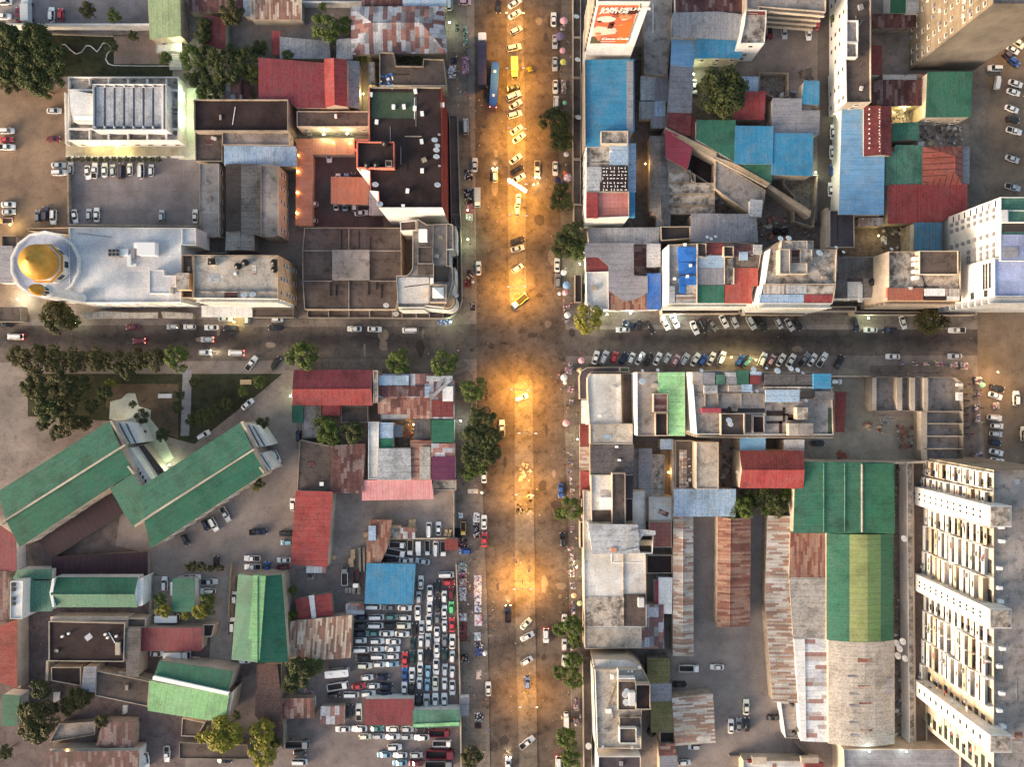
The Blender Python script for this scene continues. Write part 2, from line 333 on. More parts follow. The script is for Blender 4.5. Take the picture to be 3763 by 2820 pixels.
def B(label, pts, h, R='f', mt='conc', W='cream', name='building', cat=None, ax='x', ang=None, par=.6, f=.5, rise=1.0, win='', low='S', z0=0.0, group=None, mt2=None, hip=.25, over=.25):
    q = pts_of(pts, h); c = sum(q, Vector((0, 0)))/len(q)
    root = empty(name, (c.x, c.y, z0)); tag(root, label, cat or name.replace('_', ' '), group)
    root_q[root.name] = q
    a_ = ang if ang is not None else HV[ax]
    wm = W if isinstance(W, dict) else {k: W for k in 'NESW'}
    keys = [];
    for k in 'NESW':
        if wm.get(k, wm.get('S')) not in keys: keys.append(wm.get(k, wm.get('S')))
    mats = [M(k) for k in keys]; n = len(q); mb = MB()
    def mi(i):
        e = q[(i+1) % n]-q[i]; return keys.index(wm.get(side_of(Vector((e.y, -e.x))), wm.get('S')))
    if R == 'f':
        ins = inset(q, .2)
        for i in range(n):
            j = (i+1) % n
            mb.add([(*q[i], z0), (*q[j], z0), (*q[j], h), (*q[i], h)], [(0, 1, 2, 3)], mi(i))
            mb.add([(*q[i], h), (*q[j], h), (*ins[j], h), (*ins[i], h)], [(0, 1, 2, 3)], mi(i))
            mb.add([(*ins[i], h), (*ins[j], h), (*ins[j], h-par), (*ins[i], h-par)], [(0, 1, 2, 3)], mi(i))
        child(root, "wall", mb, mats)
        r = MB(); r.prism(inset(q, .24), h-par-.3, h-par); child(root, "roof", r, M(mt, a_))
    elif R == 's':
        dv = {'N': (0, 1), 'S': (0, -1), 'E': (1, 0), 'W': (-1, 0)}[low]
        pr = [p.x*dv[0]+p.y*dv[1] for p in q]; lo, hi = max(pr), min(pr); sp = max(.1, lo-hi)
        zt = [h+rise*.5*((lo-v)/sp) for v in pr]
        for i in range(n):
            j = (i+1) % n; mb.add([(*q[i], z0), (*q[j], z0), (*q[j], zt[j]-.02), (*q[i], zt[i]-.02)], [(0, 1, 2, 3)], mi(i))
        child(root, "wall", mb, mats)
        o = inset(q, -over); r = MB(); r.add([(*p, z) for p, z in zip(o, zt)]+[(*p, z+.12) for p, z in zip(o, zt)],
            [tuple(range(n-1, -1, -1)), tuple(range(n, 2*n))]+[(i, (i+1) % n, n+(i+1) % n, n+i) for i in range(n)])
        child(root, "roof", r, M(mt, a_))
    else:   # gable or hip over the photo's four corners a b c d (top left, top right, bottom right, bottom left)
        if len(pts) == 4: pts = [pts[0], pts[1], pts[2], pts[1], pts[2], pts[3], pts[0], pts[3]]
        A = [P(pts[i], pts[i+1], h) for i in range(0, 8, 2)]; A = [Vector((v.x, v.y)) for v in A]
        a, b, c_, d = A
        if R[1] == 'x': r1 = a.lerp(d, f); r2 = b.lerp(c_, f); f1 = (a, b, r2, r1); f2 = (r1, r2, c_, d); ends = ((d, a, r1), (b, c_, r2))
        else: r1 = a.lerp(b, f); r2 = d.lerp(c_, f); f1 = (a, r1, r2, d); f2 = (r1, b, c_, r2); ends = ((a, b, r1), (c_, d, r2))
        if R[0] == 'h':
            L = (r2-r1); r1n = r1+L*hip; r2n = r2-L*hip
            f1 = tuple(r1n if p is r1 else r2n if p is r2 else p for p in f1); f2 = tuple(r1n if p is r1 else r2n if p is r2 else p for p in f2)
            ends = tuple(tuple(r1n if p is r1 else r2n if p is r2 else p for p in e) for e in ends); r1, r2 = r1n, r2n
        zz = lambda p: h+rise if (p is r1 or p is r2) else h
        for i in range(n):
            j = (i+1) % n; mb.add([(*q[i], z0), (*q[j], z0), (*q[j], h), (*q[i], h)], [(0, 1, 2, 3)], mi(i))
        cen = (a+b+c_+d)/4
        if R[0] == 'g':
            for e in ends: mb.add([(*p, zz(p)) for p in e], [(0, 1, 2)], 0)
        child(root, "wall", mb, mats)
        def slope(fc, mat):
            r = MB(); k = len(fc); g = [(p if (p is r1 or p is r2) else p+(p-cen).normalized()*over) for p in fc]
            r.add([(*p, zz(o_)+.02) for p, o_ in zip(g, fc)]+[(*p, zz(o_)+.14) for p, o_ in zip(g, fc)],
                  [tuple(range(k)), tuple(range(2*k-1, k-1, -1))]+[(i, (i+1) % k, k+(i+1) % k, k+i) for i in range(k)])
            return r
        sa = a_ if ang is not None else (HV['y'] if R[1] == 'x' else HV['x'])
        child(root, "roof", slope(f1, 0), M(mt, sa)); child(root, "roof", slope(f2, 0), M(mt2 or mt, sa))  # mt2: second tone for the light on that slope and for different sheets
        if R[0] == 'h':
            for e in ends: child(root, "roof", slope(e, 0), M(mt, sa+math.pi/2))
        rd = MB(); rd.tube((*r1, h+rise+.15), (*r2, h+rise+.15), .16, n=6); child(root, "ridge_cap", rd, M(mt2 or mt, sa))
    if win: windows(root, q, h, win)
    ar = abs(sum(q[i].x*q[(i+1) % n].y-q[(i+1) % n].x*q[i].y for i in range(n)))/2
    if R == 'f' and ar > 40 and mt in ('conc', 'mconc', 'dconc', 'cconc', 'lconc', 'black', 'bitumen') and par < 2: clutter(root, q, h-par, ar*(.45 if mt == 'black' else 1))
    return root
CR = random.Random(77)
def inside(p, q):
    c = False
    for i in range(len(q)):
        a, b = q[i-1], q[i]
        if (a.y > p.y) != (b.y > p.y) and p.x < (b.x-a.x)*(p.y-a.y)/(b.y-a.y)+a.x: c = not c
    return c
def clutter(root, q, z, ar):
    """Small boxes, pipes and sheets lying on a flat roof."""
    qi = inset(q, .9); xs = [p.x for p in q]; ys = [p.y for p in q]
    for k in range(min(12, int(ar/38)+1)):
        p = Vector((CR.uniform(min(xs), max(xs)), CR.uniform(min(ys), max(ys))))
        t = CR.random(); a = CR.choice((0, math.pi/2)) if CR.random() < .7 else CR.uniform(0, 3)
        if t < .4: nm, w_, l_, h_, m_ = "roof_box", CR.uniform(.3, .8), CR.uniform(.3, .9), CR.uniform(.3, .9), CR.choice(('mconc', 'wpaint', 'gpaint', 'dirty', 'lconc'))
        elif t < .7: nm, w_, l_, h_, m_ = "roof_pipe", CR.uniform(1.5, 4.5), .09, .14, CR.choice(('darkm', 'gpaint', 'wpaint'))
        elif t < .85: nm, w_, l_, h_, m_ = "loose_sheet", CR.uniform(.8, 1.8), CR.uniform(.5, 1.1), .06, CR.choice(('rust', 'sky', 'lgrey', 'gstrip', 'drust'))
        else: nm, w_, l_, h_, m_ = "roof_kerb", CR.uniform(2, 5), .13, .3, 'dirty'
        u = Vector((math.cos(a), math.sin(a))); v_ = Vector((-u.y, u.x)); c4 = [p+u*w_*i+v_*l_*j for i, j in ((-1, -1), (1, -1), (1, 1), (-1, 1))]
        if all(inside(c, qi) for c in c4):
            mb = MB(); mb.prism(c4, z-.02, z+h_); child(root, nm, mb, M(m_))
root_q = {}
def K_(root, name, pts, z0, z1, mt='conc', top=None, ax='x', par=0):
    """Extra volume that belongs to a building; photo pixels are those of its top."""
    q = pts_of(pts, z1); mb = MB()
    if par:
        ins = inset(q, .2); n = len(q)
        for i in range(n):
            j = (i+1) % n
            mb.add([(*q[i], z0), (*q[j], z0), (*q[j], z1), (*q[i], z1)], [(0, 1, 2, 3)]); mb.add([(*q[i], z1), (*q[j], z1), (*ins[j], z1), (*ins[i], z1)], [(0, 1, 2, 3)])
            mb.add([(*ins[i], z1), (*ins[j], z1), (*ins[j], z1-par), (*ins[i], z1-par)], [(0, 1, 2, 3)])
        mb.prism(ins, z1-par-.1, z1-par, 1)
        return child(root, name, mb, [M(mt), M(top or mt, HV[ax])])
    mb.prism(q, z0, z1)
    mats = [M(mt, HV[ax])]
    if top: mb.m[1] = 1; mats.append(M(top, HV[ax]))
    return child(root, name, mb, mats)
def sheet(name, pts, z, mt, kind='structure', thick=0.0):
    q = pts_of(pts, 0); n = len(q)
    if thick: mb = MB(); mb.prism(q, z-thick, z); o = mb.make(name, mt)
    else: o = mesh_obj(name, [(*p, z) for p in q], [tuple(range(n))], mt)
    o["kind"] = kind; return o
def wall(label, line, h, mt='white', t=.22, name='boundary_wall', cat='wall', gaps=()):
    """A free standing wall: photo pixels of its top edge."""
    p = [P(line[i], line[i+1], h) for i in range(0, len(line), 2)]; mb = MB()
    for a, b in zip(p[:-1], p[1:]):
        d = (b-a); d.z = 0; d.normalize(); nn = Vector((-d.y, d.x, 0))*t/2; a2 = a-d*t*.45; b2 = b+d*t*.45
        mb.prism([(a2-nn), (b2-nn), (b2+nn), (a2+nn)], 0, h)
        mb.prism([(a2-nn*1.5), (b2-nn*1.5), (b2+nn*1.5), (a2+nn*1.5)], h+.003, h+.1)
    c = sum(p, Vector())/len(p)
    o = mb.make(name, M(mt), None, False, (c.x, c.y, 0)); return tag(o, label, cat)
# ------------------------------------------------------------------ ground, roads, yards
TD()
def rsheet(name, key, c, pts, z, stain=.35, mould=.42, sc=1.0, joint=None, warm=None, kind='structure'):
    if key not in MC: MC[key] = concrete(c, stain, mould, sc=sc, joint=joint, warm=warm, name=key)
    return sheet(name, pts, z, MC[key], kind)
g = mesh_obj("ground", [(-420,-360,-.02),(420,-360,-.02),(420,360,-.02),(-420,360,-.02)], [(0,1,2,3)], concrete(S(130,118,112), .35, .44, warm=S(142,128,120), name="packed_earth")); g["kind"] = 'structure'
ASP = S(92,80,74); 
rsheet("road", "avenue_asphalt", S(94,80,70), [1024,-60, 1216,-60, 1222,800, 1236,1720, 1046,1720, 1030,800], .004, .5, .46, warm=S(110,94,82))
def lane_mat():
    """Asphalt with a darker oily strip where the cars run, uneven at its edges."""
    m = concrete(S(98,88,82), .45, .45, warm=S(112,100,92), name="street_asphalt"); nt = m.node_tree; b_ = nt.nodes["Principled BSDF"]; src = b_.inputs["Base Color"].links[0].from_socket
    v = coords(nt); sp = nd(nt, "ShaderNodeSeparateXYZ"); nt.links.new(v, sp.inputs[0]); n_ = noise(nt, v, .25, 4)
    a1 = nd(nt, "ShaderNodeMath", operation='SUBTRACT'); nt.links.new(sp.outputs[1], a1.inputs[0]); a1.inputs[1].default_value = 14.0
    a2 = nd(nt, "ShaderNodeMath", operation='ABSOLUTE'); nt.links.new(a1.outputs[0], a2.inputs[0])
    a3 = nd(nt, "ShaderNodeMath", operation='MULTIPLY_ADD'); nt.links.new(n_, a3.inputs[0]); a3.inputs[1].default_value = 3.0; nt.links.new(a2.outputs[0], a3.inputs[2])
    ax = nd(nt, "ShaderNodeMath", operation='ABSOLUTE'); nt.links.new(sp.outputs[0], ax.inputs[0]); a5 = nd(nt, "ShaderNodeMapRange"); a5.inputs[1].default_value = 15; a5.inputs[2].default_value = 34; a5.inputs[3].default_value = 7; a5.inputs[4].default_value = 0; nt.links.new(ax.outputs[0], a5.inputs[0])
    a6 = nd(nt, "ShaderNodeMath", operation='ADD'); nt.links.new(a3.outputs[0], a6.inputs[0]); nt.links.new(a5.outputs[0], a6.inputs[1]); a3 = a6
    mr = nd(nt, "ShaderNodeMapRange"); mr.inputs[1].default_value = 2.2; mr.inputs[2].default_value = 6.0; nt.links.new(a3.outputs[0], mr.inputs[0])
    nt.links.new(mixc(nt, 1.0, src, mixc(nt, mr.outputs[0], (.42, .44, .50, 1), G(1)), 'MULTIPLY'), b_.inputs["Base Color"]); return m
MC["street_asphalt"] = lane_mat()
rsheet("road", "street_asphalt", S(84,78,76), [-60,704, 1030,700, 1030,776, -60,784], .008, .4, .42, warm=S(98,88,84))
rsheet("road", "street_asphalt", None, [1216,712, 2120,712, 2120,768, 1216,770], .008)
rsheet("road", "side_asphalt", S(116,100,84), [2108,-60, 2280,-60, 2280,1720, 2130,1010, 2112,800], .012, .3, .42)
rsheet("road", "lane_asphalt", S(96,86,80), [1766,-60, 1812,-60, 1806,520, 1766,520], .008, .3, .42)
MC['patch_asphalt'] = concrete(S(72,62,58), .3, .42, name="patched_asphalt"); MC['pale_patch'] = concrete(S(128,112,98), .4, .44, name="worn_asphalt"); rq = random.Random(12)
for i in range(46):
    if i < 30: x, y = rq.choice((rq.uniform(1040, 1092), rq.uniform(1162, 1212))), rq.uniform(10, 1640)
    else: x, y = rq.uniform(20, 2080), rq.uniform(712, 762)
    a_, b_ = rq.uniform(3, 14), rq.uniform(3, 20); n = 9; q_ = []
    for k in range(n): t = 6.283*k/n; e_ = rq.uniform(.7, 1.1); q_ += [x+a_*e_*math.cos(t), y+b_*e_*math.sin(t)]
    rsheet("road_patch", 'patch_asphalt' if rq.random() < .55 else 'pale_patch', None, q_, .016+i*.0008)
# median of the avenue with its kerb
MED = concrete(S(116,102,88), .5, .46, warm=S(130,114,98), name="median_paving")
def kerbed(name, pts, top, z=.14):
    o = sheet(name, pts, z, top, thick=.3); return o
kerbed("median_pavement", [1094,-60, 1126,-60, 1134,200, 1136,560, 1137,640, 1128,668, 1112,672, 1102,655, 1098,560], MED)
kerbed("median_pavement", [1112,832, 1122,812, 1140,808, 1150,826, 1156,1300, 1162,1720, 1124,1720, 1112,1290], MED)
PAV = concrete(S(114,102,94), .4, .44, joint=2.2, warm=S(128,116,106), name="pavement_paving")
for n_, a_ in (("pavement", [962,-60, 1005,-60, 1016,300, 1028,560, 1030,640, 1022,680, 1000,700, 960,706, 600,706, 420,704, 420,690, 640,690, 960,690]),
               ("pavement", [1214,-60, 1262,-60, 1264,640, 1268,676, 2080,680, 2110,690, 2090,700, 1262,704, 1230,706, 1217,690, 1206,300]),
               ("pavement", [1290,806, 1262,810, 1252,830, 1258,1720, 1240,1720, 1226,1100, 1216,812, 1222,792, 1240,786, 1790,790, 1790,806]),
               ("pavement", [980,812, 1010,800, 1022,812, 1040,1000, 1052,1300, 1060,1720, 990,1720, 988,1000, 976,880]),
               ("pavement", [640,776, 1000,776, 1012,790, 980,806, 640,800, 615,800, 615,776]),
               ("pavement", [2128,0, 2102,160, 2098,440, 2108,470, 2060,520, 2060,-40, 2080,-40]),
               ("pavement", [1880,790, 2070,786, 2100,800, 2112,850, 2118,1010, 2080,1010, 2075,830, 2050,806, 1880,806])):
    kerbed(n_, a_, PAV, .13)
# yards
rsheet("yard", "brown_dirt", S(128,104,86), [-60,190, 146,190, 146,690, -60,690], .004, .3, .42, warm=S(140,114,90))
rsheet("yard", "grey_paving", S(128,120,122), [148,340, 434,340, 434,498, 148,498], .008, .2, .4, joint=6.0)
rsheet("yard", "grey_paving", None, [-60,-60, 325,-60, 325,52, -60,52], .004)
rsheet("garden_lawn", "dry_lawn", S(58,60,40), [-60,70, 380,78, 372,165, -60,165], .006, .5, .47)
rsheet("garden_bed", "garden_soil", S(138,116,104), [246,78, 368,76, 368,138, 246,138], .012, .3, .4)
rsheet("yard", "church_forecourt", S(176,164,138), [142,308, 396,308, 396,338, 142,338], .01, .3, .42)
rsheet("path", "pale_path", S(176,178,158), [386,190, 424,190, 424,345, 386,345], .012, .25, .4)
rsheet("yard", "dark_yard", S(88,76,76), [700,320, 800,320, 830,490, 640,490, 640,330], .006, .3, .42)
rsheet("garden_lawn", "dry_lawn", None, [60,808, 480,808, 610,808, 560,850, 420,960, 240,910, 60,900], .006)
rsheet("garden_lawn", "brown_lawn", S(98,80,60), [228,830, 385,830, 385,948, 270,900, 228,880], .012, .45, .46)
rsheet("path", "grey_path", S(136,134,138), [395,800, 414,800, 412,905, 408,942, 390,942], .018, .3, .42)
rsheet("path", "pale_path", None, [238,868, 262,862, 275,850, 292,850, 300,878, 326,886, 325,905, 345,930, 375,990, 350,1010, 300,930, 268,916, 236,905], .018)
rsheet("yard", "yard_paving", S(138,124,118), [180,1130, 320,1080, 400,1060, 640,820, 640,1230, 400,1260, 180,1190], .006, .25, .42, warm=S(138,126,120))
rsheet("garden_bed", "ploughed_soil", S(104,92,88), [60,1180, 250,1062, 262,1092, 250,1180, 318,1195, 318,1262, 110,1262, 80,1240], .014, .3, .42, sc=4)
rsheet("yard", "car_lot_dirt", S(120,108,106), [640,1230, 990,1180, 1000,1720, 400,1720, 400,1500, 610,1440], .01, .3, .42)
rsheet("yard", "yard_dirt", S(144,130,122), [715,1060, 985,1060, 985,1190, 800,1190, 640,1230, 640,1210, 710,1210], .012, .3, .42)
rsheet("yard", "works_yard", S(140,128,124), [1450,1110, 1960,1110, 1970,1720, 1450,1720], .006, .25, .42, warm=S(142,130,124))
rsheet("yard", "pale_yard", S(140,132,118), [1800,790, 1885,806, 1885,900, 1990,900, 1990,998, 1755,998, 1735,940, 1800,940], .01, .3, .42)
rsheet("yard", "side_parking", S(112,102,94), [2098,100, 2130,100, 2130,480, 2098,480], .14, .3, .42)
rsheet("yard", "back_yard", S(104,90,84), [1275,480, 2060,480, 2060,560, 1275,560], .004, .5, .5, sc=2)
rsheet("yard", "court_yard", S(122,110,104), [1500,30, 1780,30, 1780,120, 1750,170, 1500,190], .006, .3, .42)
rsheet("yard", "rubble_yard", S(110,96,86), [1270,100, 1500,100, 1780,500, 1270,500], .002, .5, .5, sc=2)
rsheet("yard", "dark_alley", S(88,78,74), [1368,130, 1450,130, 1450,500, 1368,500], .008, .5, .46)
rsheet("yard", "dim_yard", S(104,90,90), [-60,1240, 620,1240, 620,1720, -60,1720], .004, .45, .46)
rsheet("yard", "concrete_apron", S(136,130,124), [322,1245, 508,1245, 498,1450, 450,1450, 455,1380, 322,1380], .01, .3, .42)

# ------------------------------------------------------------------ north west block
T(0, 0)
wall("long white wall between the lorry park and the wooded garden", [-60,196, 1218,196], 4.0, 'white', .3)
wall("low thin rail wall under the trees beside the long white wall", [-60,262, 300,266, 915,288], .8, 'gwall', .2)
B("pale green sheet roof hall at the end of the long white wall", [1212,-60, 1465,-60, 1466,285, 1225,312], 6, 's', 'pgreen', 'dirty', low='S', ax='y', win='S')
r = B("white church with a ribbed grey vault and framed terraces", [552,622,1448,1140], 6.5, 'f', 'mconc', 'white', 'church', 'church', par=1.2, win='S')
for x in (725, 880, 1038, 1195, 1350):
    K_(r, "terrace_beam", [x-6,640,x+6,690], 5.5, 6.45, 'white'); K_(r, "terrace_beam", [x-6,1052,x+6,1132], 5.5, 6.45, 'white')
for y in (730, 1045): K_(r, "terrace_beam", [556,y-7,752,y+7], 5.6, 6.6, 'white'); K_(r, "terrace_beam", [1350,y-7,1440,y+7], 5.6, 6.6, 'white')
for y in (868, 908): K_(r, "terrace_beam", [1352,y-5,1440,y+5], 5.5, 6.3, 'dirty')
K_(r, "nave", [752,680,1350,1055], 4, 10, 'white', 'ash', par=1.3)
for i in range(7): 
    x = 783+i*78.5; K_(r, "vault_rib", [x,702,x+60,1026], 8.7, 9.25, 'lgrey', ax='y')
for i in range(8):
    x = 768+i*78.5; K_(r, "vault_beam", [x-5,690,x+5,702], 8.6, 9.95, 'white'); K_(r, "vault_beam", [x-5,1024,x+5,1040], 8.6, 9.95, 'white')
K_(r, "side_frame", [1312,690,1326,1050], 8.6, 10.03, 'white')
K_(r, "porch", [563,740, 600,735, 778,765, 778,948, 750,990, 596,985, 575,900], 5, 8.6, 'white')
K_(r, "lit_window", [610,944,755,968], 8.61, 8.75, 'litglass')
for i in range(4): K_(r, "window_bar", [637+i*29,943,640+i*29,969], 8.6, 8.8, 'darkm')
wall("white forecourt wall below the church, in line with the hedge", [538,1270, 1340,1270], 1.6, 'white', .2)
wall("short white wall piece by the church steps", [1385,1271, 1490,1271], 1.6, 'white', .2)
wall("tall white wall stub along the west side of the church", [528,755, 535,1165], 2.4, 'white', .3)
mesh = MB()
for i in range(9):
    a = P(1380, 432+i*15, 0); b = P(1482, 432+(i+1)*15, 0); mesh.box(a.x, b.y, 0, b.x, a.y, 1.5-i*.16)
c_ = P(1430, 500); o = mesh.make("staircase", M('lconc'), None, False, (c_.x, c_.y, 0)); tag(o, "pale stone steps climbing past the church garden", "staircase")
B("square cream landing block at the top of the stone steps", [1268,312,1478,428], 1.6, 'f', 'lconc', 'cream', 'landing_block', 'terrace', par=.1)
mb = MB(); cp = [(485,395),(495,365),(530,358),(570,400),(620,438),(665,420),(700,370),(735,370),(790,420),(815,385),(835,350),(865,347),(905,380),(895,410),(870,440),(860,480),(880,515),(920,530),(1150,535),(1375,535)]
for a, b in zip(cp[:-1], cp[1:]): mb.tube(P(*a, .1), P(*b, .1), .16, n=6)
o = mb.make("path_edging", M('lconc'), None); tag(o, "thin white wavy kerb winding through the dark garden", "kerb"); 
B("dark flat roofed hall with mottled brown slab east of the church", [1572,806, 2340,806, 2340,1062, 1575,1062], 10, 'f', 'black', 'dirty', par=.9)
B("stained brown terrace block with a hatch below the dark hall", [1582,1066, 1806,1090, 1806,1310, 1586,1310], 7, 'f', 'dconc', 'dirty')
B("narrow stained slab terrace along the foot of the dark hall", [1806,1070, 2352,1072, 2352,1180, 1806,1176], 8, 'f', 'conc', 'cream')
B("pale blue grey sheet roof over a yard between stained halls", [1832,1196, 2402,1200, 2402,1345, 1830,1342], 7, 's', 'sky', 'dirty', ax='y', low='S')
B("small grey tin shack among trees beside the red hall", [1825,650, 1955,655, 1960,798, 1825,798], 3, 's', 'patch', 'dirty', 'shed', ax='y')
B("tiny rusty tin lean-to beside the grey tin shack", [1962,670, 2025,675, 2030,798, 1962,798], 2.6, 's', 'drust', 'dirty', 'shed', ax='y')
B("dark maroon roof cottage standing between two trees", [1665,130, 1825,150, 1830,388, 1665,388], 4, 's', 'dred', 'cream', 'house', low='S', ax='y', rise=.4)
B("dark rusty shed north of the maroon cottage", [1540,-60,2000,90], 4, 's', 'drust', 'dirty', 'shed', ax='y')
B("small white sheet roof wedged between rusty sheds", [1985,-60,2040,125], 4, 's', 'lgrey', 'cream', 'shed', ax='y')
T(1, 0)
B("long rusty brown shed with cream eaves north of the yard", [-170,-60,235,150], 4.5, 's', 'strip', 'cream', 'shed', ax='y')
wall("bright white wall along the north side of the dirt yard", [235,14, 728,14], 3.5, 'white', .3)
B("narrow rusty red roof above the patchwork warehouse", [735,-60,1065,44], 5, 's', 'drust', 'dirty', ax='y')
B("light grey sheet roof strip above the patchwork warehouse", [1068,2,1412,42], 5, 's', 'sky', 'cream', ax='x')
B("big hipped warehouse roof patched with rusty and silver sheets", [645,55, 1392,52, 1415,430, 650,440], 6, 'hx', 'patch', 'dirty', 'warehouse', rise=2.2, hip=.24, f=.42)
B("long grey tin roof west of the round tree", [72,310, 462,345, 468,470, 70,470], 4, 's', 'grey', 'dirty', 'shed', ax='y')
B("short grey tin roof east of the round tree", [532,330, 648,322, 650,475, 530,475], 4, 's', 'lgrey', 'dirty', 'shed', ax='y')
B("small red roof hut at the west end of the grey tin roof", [5,262, 66,262, 72,440, 8,440], 3.5, 's', 'red', 'dirty', 'shed', ax='y')
B("large maroon roof hall with a white dotted ridge line", [-102,478, 0,485, 423,520, 440,872, 192,868, 132,806, -102,802], 9, 's', 'maroon', 'cream', 'hall', 'hall', low='S', ax='y', rise=.6)
B("brighter red gabled wing on the east end of the maroon hall", [425,485, 606,488, 608,862, 437,868], 10, 'gy', 'red', 'cream', 'hall', 'hall', f=.48, rise=1.4)
B("grey sheet annex with pale strips east of the red wing", [610,502, 704,505, 702,878, 610,862], 7, 's', 'grey', 'dirty', 'annex', 'annex', low='E', ax='x')
B("brown stained flat roof house beside the patchwork warehouse", [872,422, 988,425, 1002,532, 1225,535, 1228,475, 1395,480, 1416,697, 872,693], 9, 'f', 'dconc', {'N':'dirty','E':'gwall','S':'cream','W':'dirty'}, par=.7)
B("small pale slab lean-to west of the brown stained house", [782,502, 832,502, 832,690, 782,690], 5, 'f', 'mconc', 'dirty', 'annex', 'annex', par=.2)
B("long dark slab roof between the maroon hall and lit courtyard", [200,902,784,1028], 8.5, 'f', 'dconc', 'cream', par=.4, win='S')
r = B("tall block with a black flat roof, dishes and a green court", [785,705, 1378,705, 1385,1690, 868,1690, 862,1560, 794,1552, 792,1392, 685,1364, 685,1146, 786,1142], 26, 'f', 'black', {'S':'white','E':'redw','W':'coralw','N':'gwall'}, 'apartment_block', 'building', par=.9)
K_(r, "roof_court", [808,748,1158,960], 25.12, 25.16, 'courtgreen')
K_(r, "roof_wing", [690,1150, 990,1150, 990,1366, 690,1362], 24, 27.4, 'coralw', 'black', par=.8)
K_(r, "stair_hatch", [920,1302,974,1352], 26, 28, 'gwall', 'dconc', par=.4)
blk = r
T(1, 0)
r = B("coral lift tower with a square dark roof over the courtyard", [666,1132,780,1212], 12, 'f', 'black', 'coralw', 'tower', 'tower', par=.6)
B("orange courtyard canopy with wall lamps south of the slab roof", [332,1132,664,1250], 3.6, 's', 'coral', 'cream', 'canopy', 'canopy', ax='y', rise=.3)
B("long orange car port along the west courtyard wall", [206,1135, 328,1135, 318,1830, 198,1830], 3.6, 's', 'coral', 'cream', 'car_port', 'car port', low='E', ax='x', rise=.3)
B("square orange sun shade over parked cars in the courtyard", [486,1444, 785,1448, 778,1660, 484,1652], 3.4, 's', 'coral', 'gpaint', 'shade_roof', 'sun shade', ax='y', rise=.3)
B("slanted pale tin roof at the foot of the white wall", [795,1560, 865,1640, 900,1745, 795,1745], 4, 's', 'lgrey', 'dirty', 'lean_to', 'lean-to', ax='y', rise=.3)
B("long dark arcade roof on the street side of the black roof block", [1438,935, 1506,935, 1512,1240, 1530,1850, 1455,1850], 5, 'f', 'dconc', 'gwall', 'arcade', 'arcade', par=.3)
T(0, 1)
B("long stained slab building beside the paved mosque yard", [1622,-198, 1778,-198, 1780,400, 1640,402, 1622,320], 7, 'f', 'conc', {'N':'dirty','E':'cream','S':'dirty','W':'dirty'}, par=.3, win='E')
B("dark corrugated gable roof behind the long slab building", [1842,-185, 1962,-185, 1962,350, 1842,350], 7.5, 's', 'dfibre', 'dirty', 'warehouse', low='W', ax='x')
B("dark brown corrugated roof with pale patches beside the gable", [1972,-185, 2108,-185, 2112,388, 1972,352], 7.8, 's', 'fibre', 'dirty', 'warehouse', low='E', ax='x')
B("tall slab house with a pale green lit east wall and window band", [2118,-185, 2262,-182, 2262,40, 2262,385, 2205,400, 2118,395], 11, 'f', 'conc', {'N':'dirty','E':'cream','S':'dirty','W':'dirty'}, par=.4, win='E')
B("small ribbed tan roof at the head of the dark alley", [1842,356, 2062,362, 2062,510, 1838,508], 6, 'gy', 'tan', 'dirty', 'annex', 'annex', f=.52, rise=.6)
B("dark sunken roof with clutter behind the pale rooftop block", [1630,404, 1835,404, 1835,534, 1630,534], 5, 'f', 'dconc', 'dirty', par=.5)
r = B("pale flat roof block with water tanks and hatches beside the mosque", [1572,545, 2258,548, 2258,905, 1572,898], 20, 'f', 'cconc', {'N':'dirty','E':'beige','S':'pinkw','W':'dirty'}, 'apartment_block', 'building', par=.7, win='E')  # dim east side and warm-lit south side are put into the wall colours
ledges(r, root_q[r.name], 20, 'S', M('pinkw'), d=1.0)
K_(r, "stair_hatch", [1688,572,1750,628], 19, 20.8, 'mconc', 'shade'); K_(r, "roof_slab", [1822,838,1922,900], 19.2, 19.6, 'drust')
K_(r, "roof_slab", [1590,842,2250,850], 19.3, 19.9, 'mconc')
r = B("narrow shaft building squeezed between mosque and pale block", [1474,545,1566,895], 16, 'f', 'dconc', 'dirty', 'annex', 'annex', par=1.2)
K_(r, "stair_house", [1432,692,1534,828], 15, 19, 'beige', 'mconc')
B("white sheet canopy over parked cars on the pavement", [1645,965, 2040,965, 2050,1047, 1645,1045], 3.6, 's', 'wsheet', 'wpaint', 'canopy', 'canopy', ax='y', rise=.3)
for nm, q in (("long crooked grey tin awning under the mosque wall", [672,1022, 860,1010, 1040,1022, 1280,1020, 1278,1056, 1040,1056, 700,1060]), ("short crooked grey tin awning under the mosque wall", [1320,1016, 1560,1026, 1558,1060, 1330,1056])):
    B(nm, q, 3, 's', 'tan', 'dirty', 'awning', 'awning', ax='y', rise=.2)
B("low dark porch slab under the pale block beside the street", [2050,980,2385,1055], 4, 'f', 'dconc', 'gwall', 'arcade', 'arcade', par=.3)
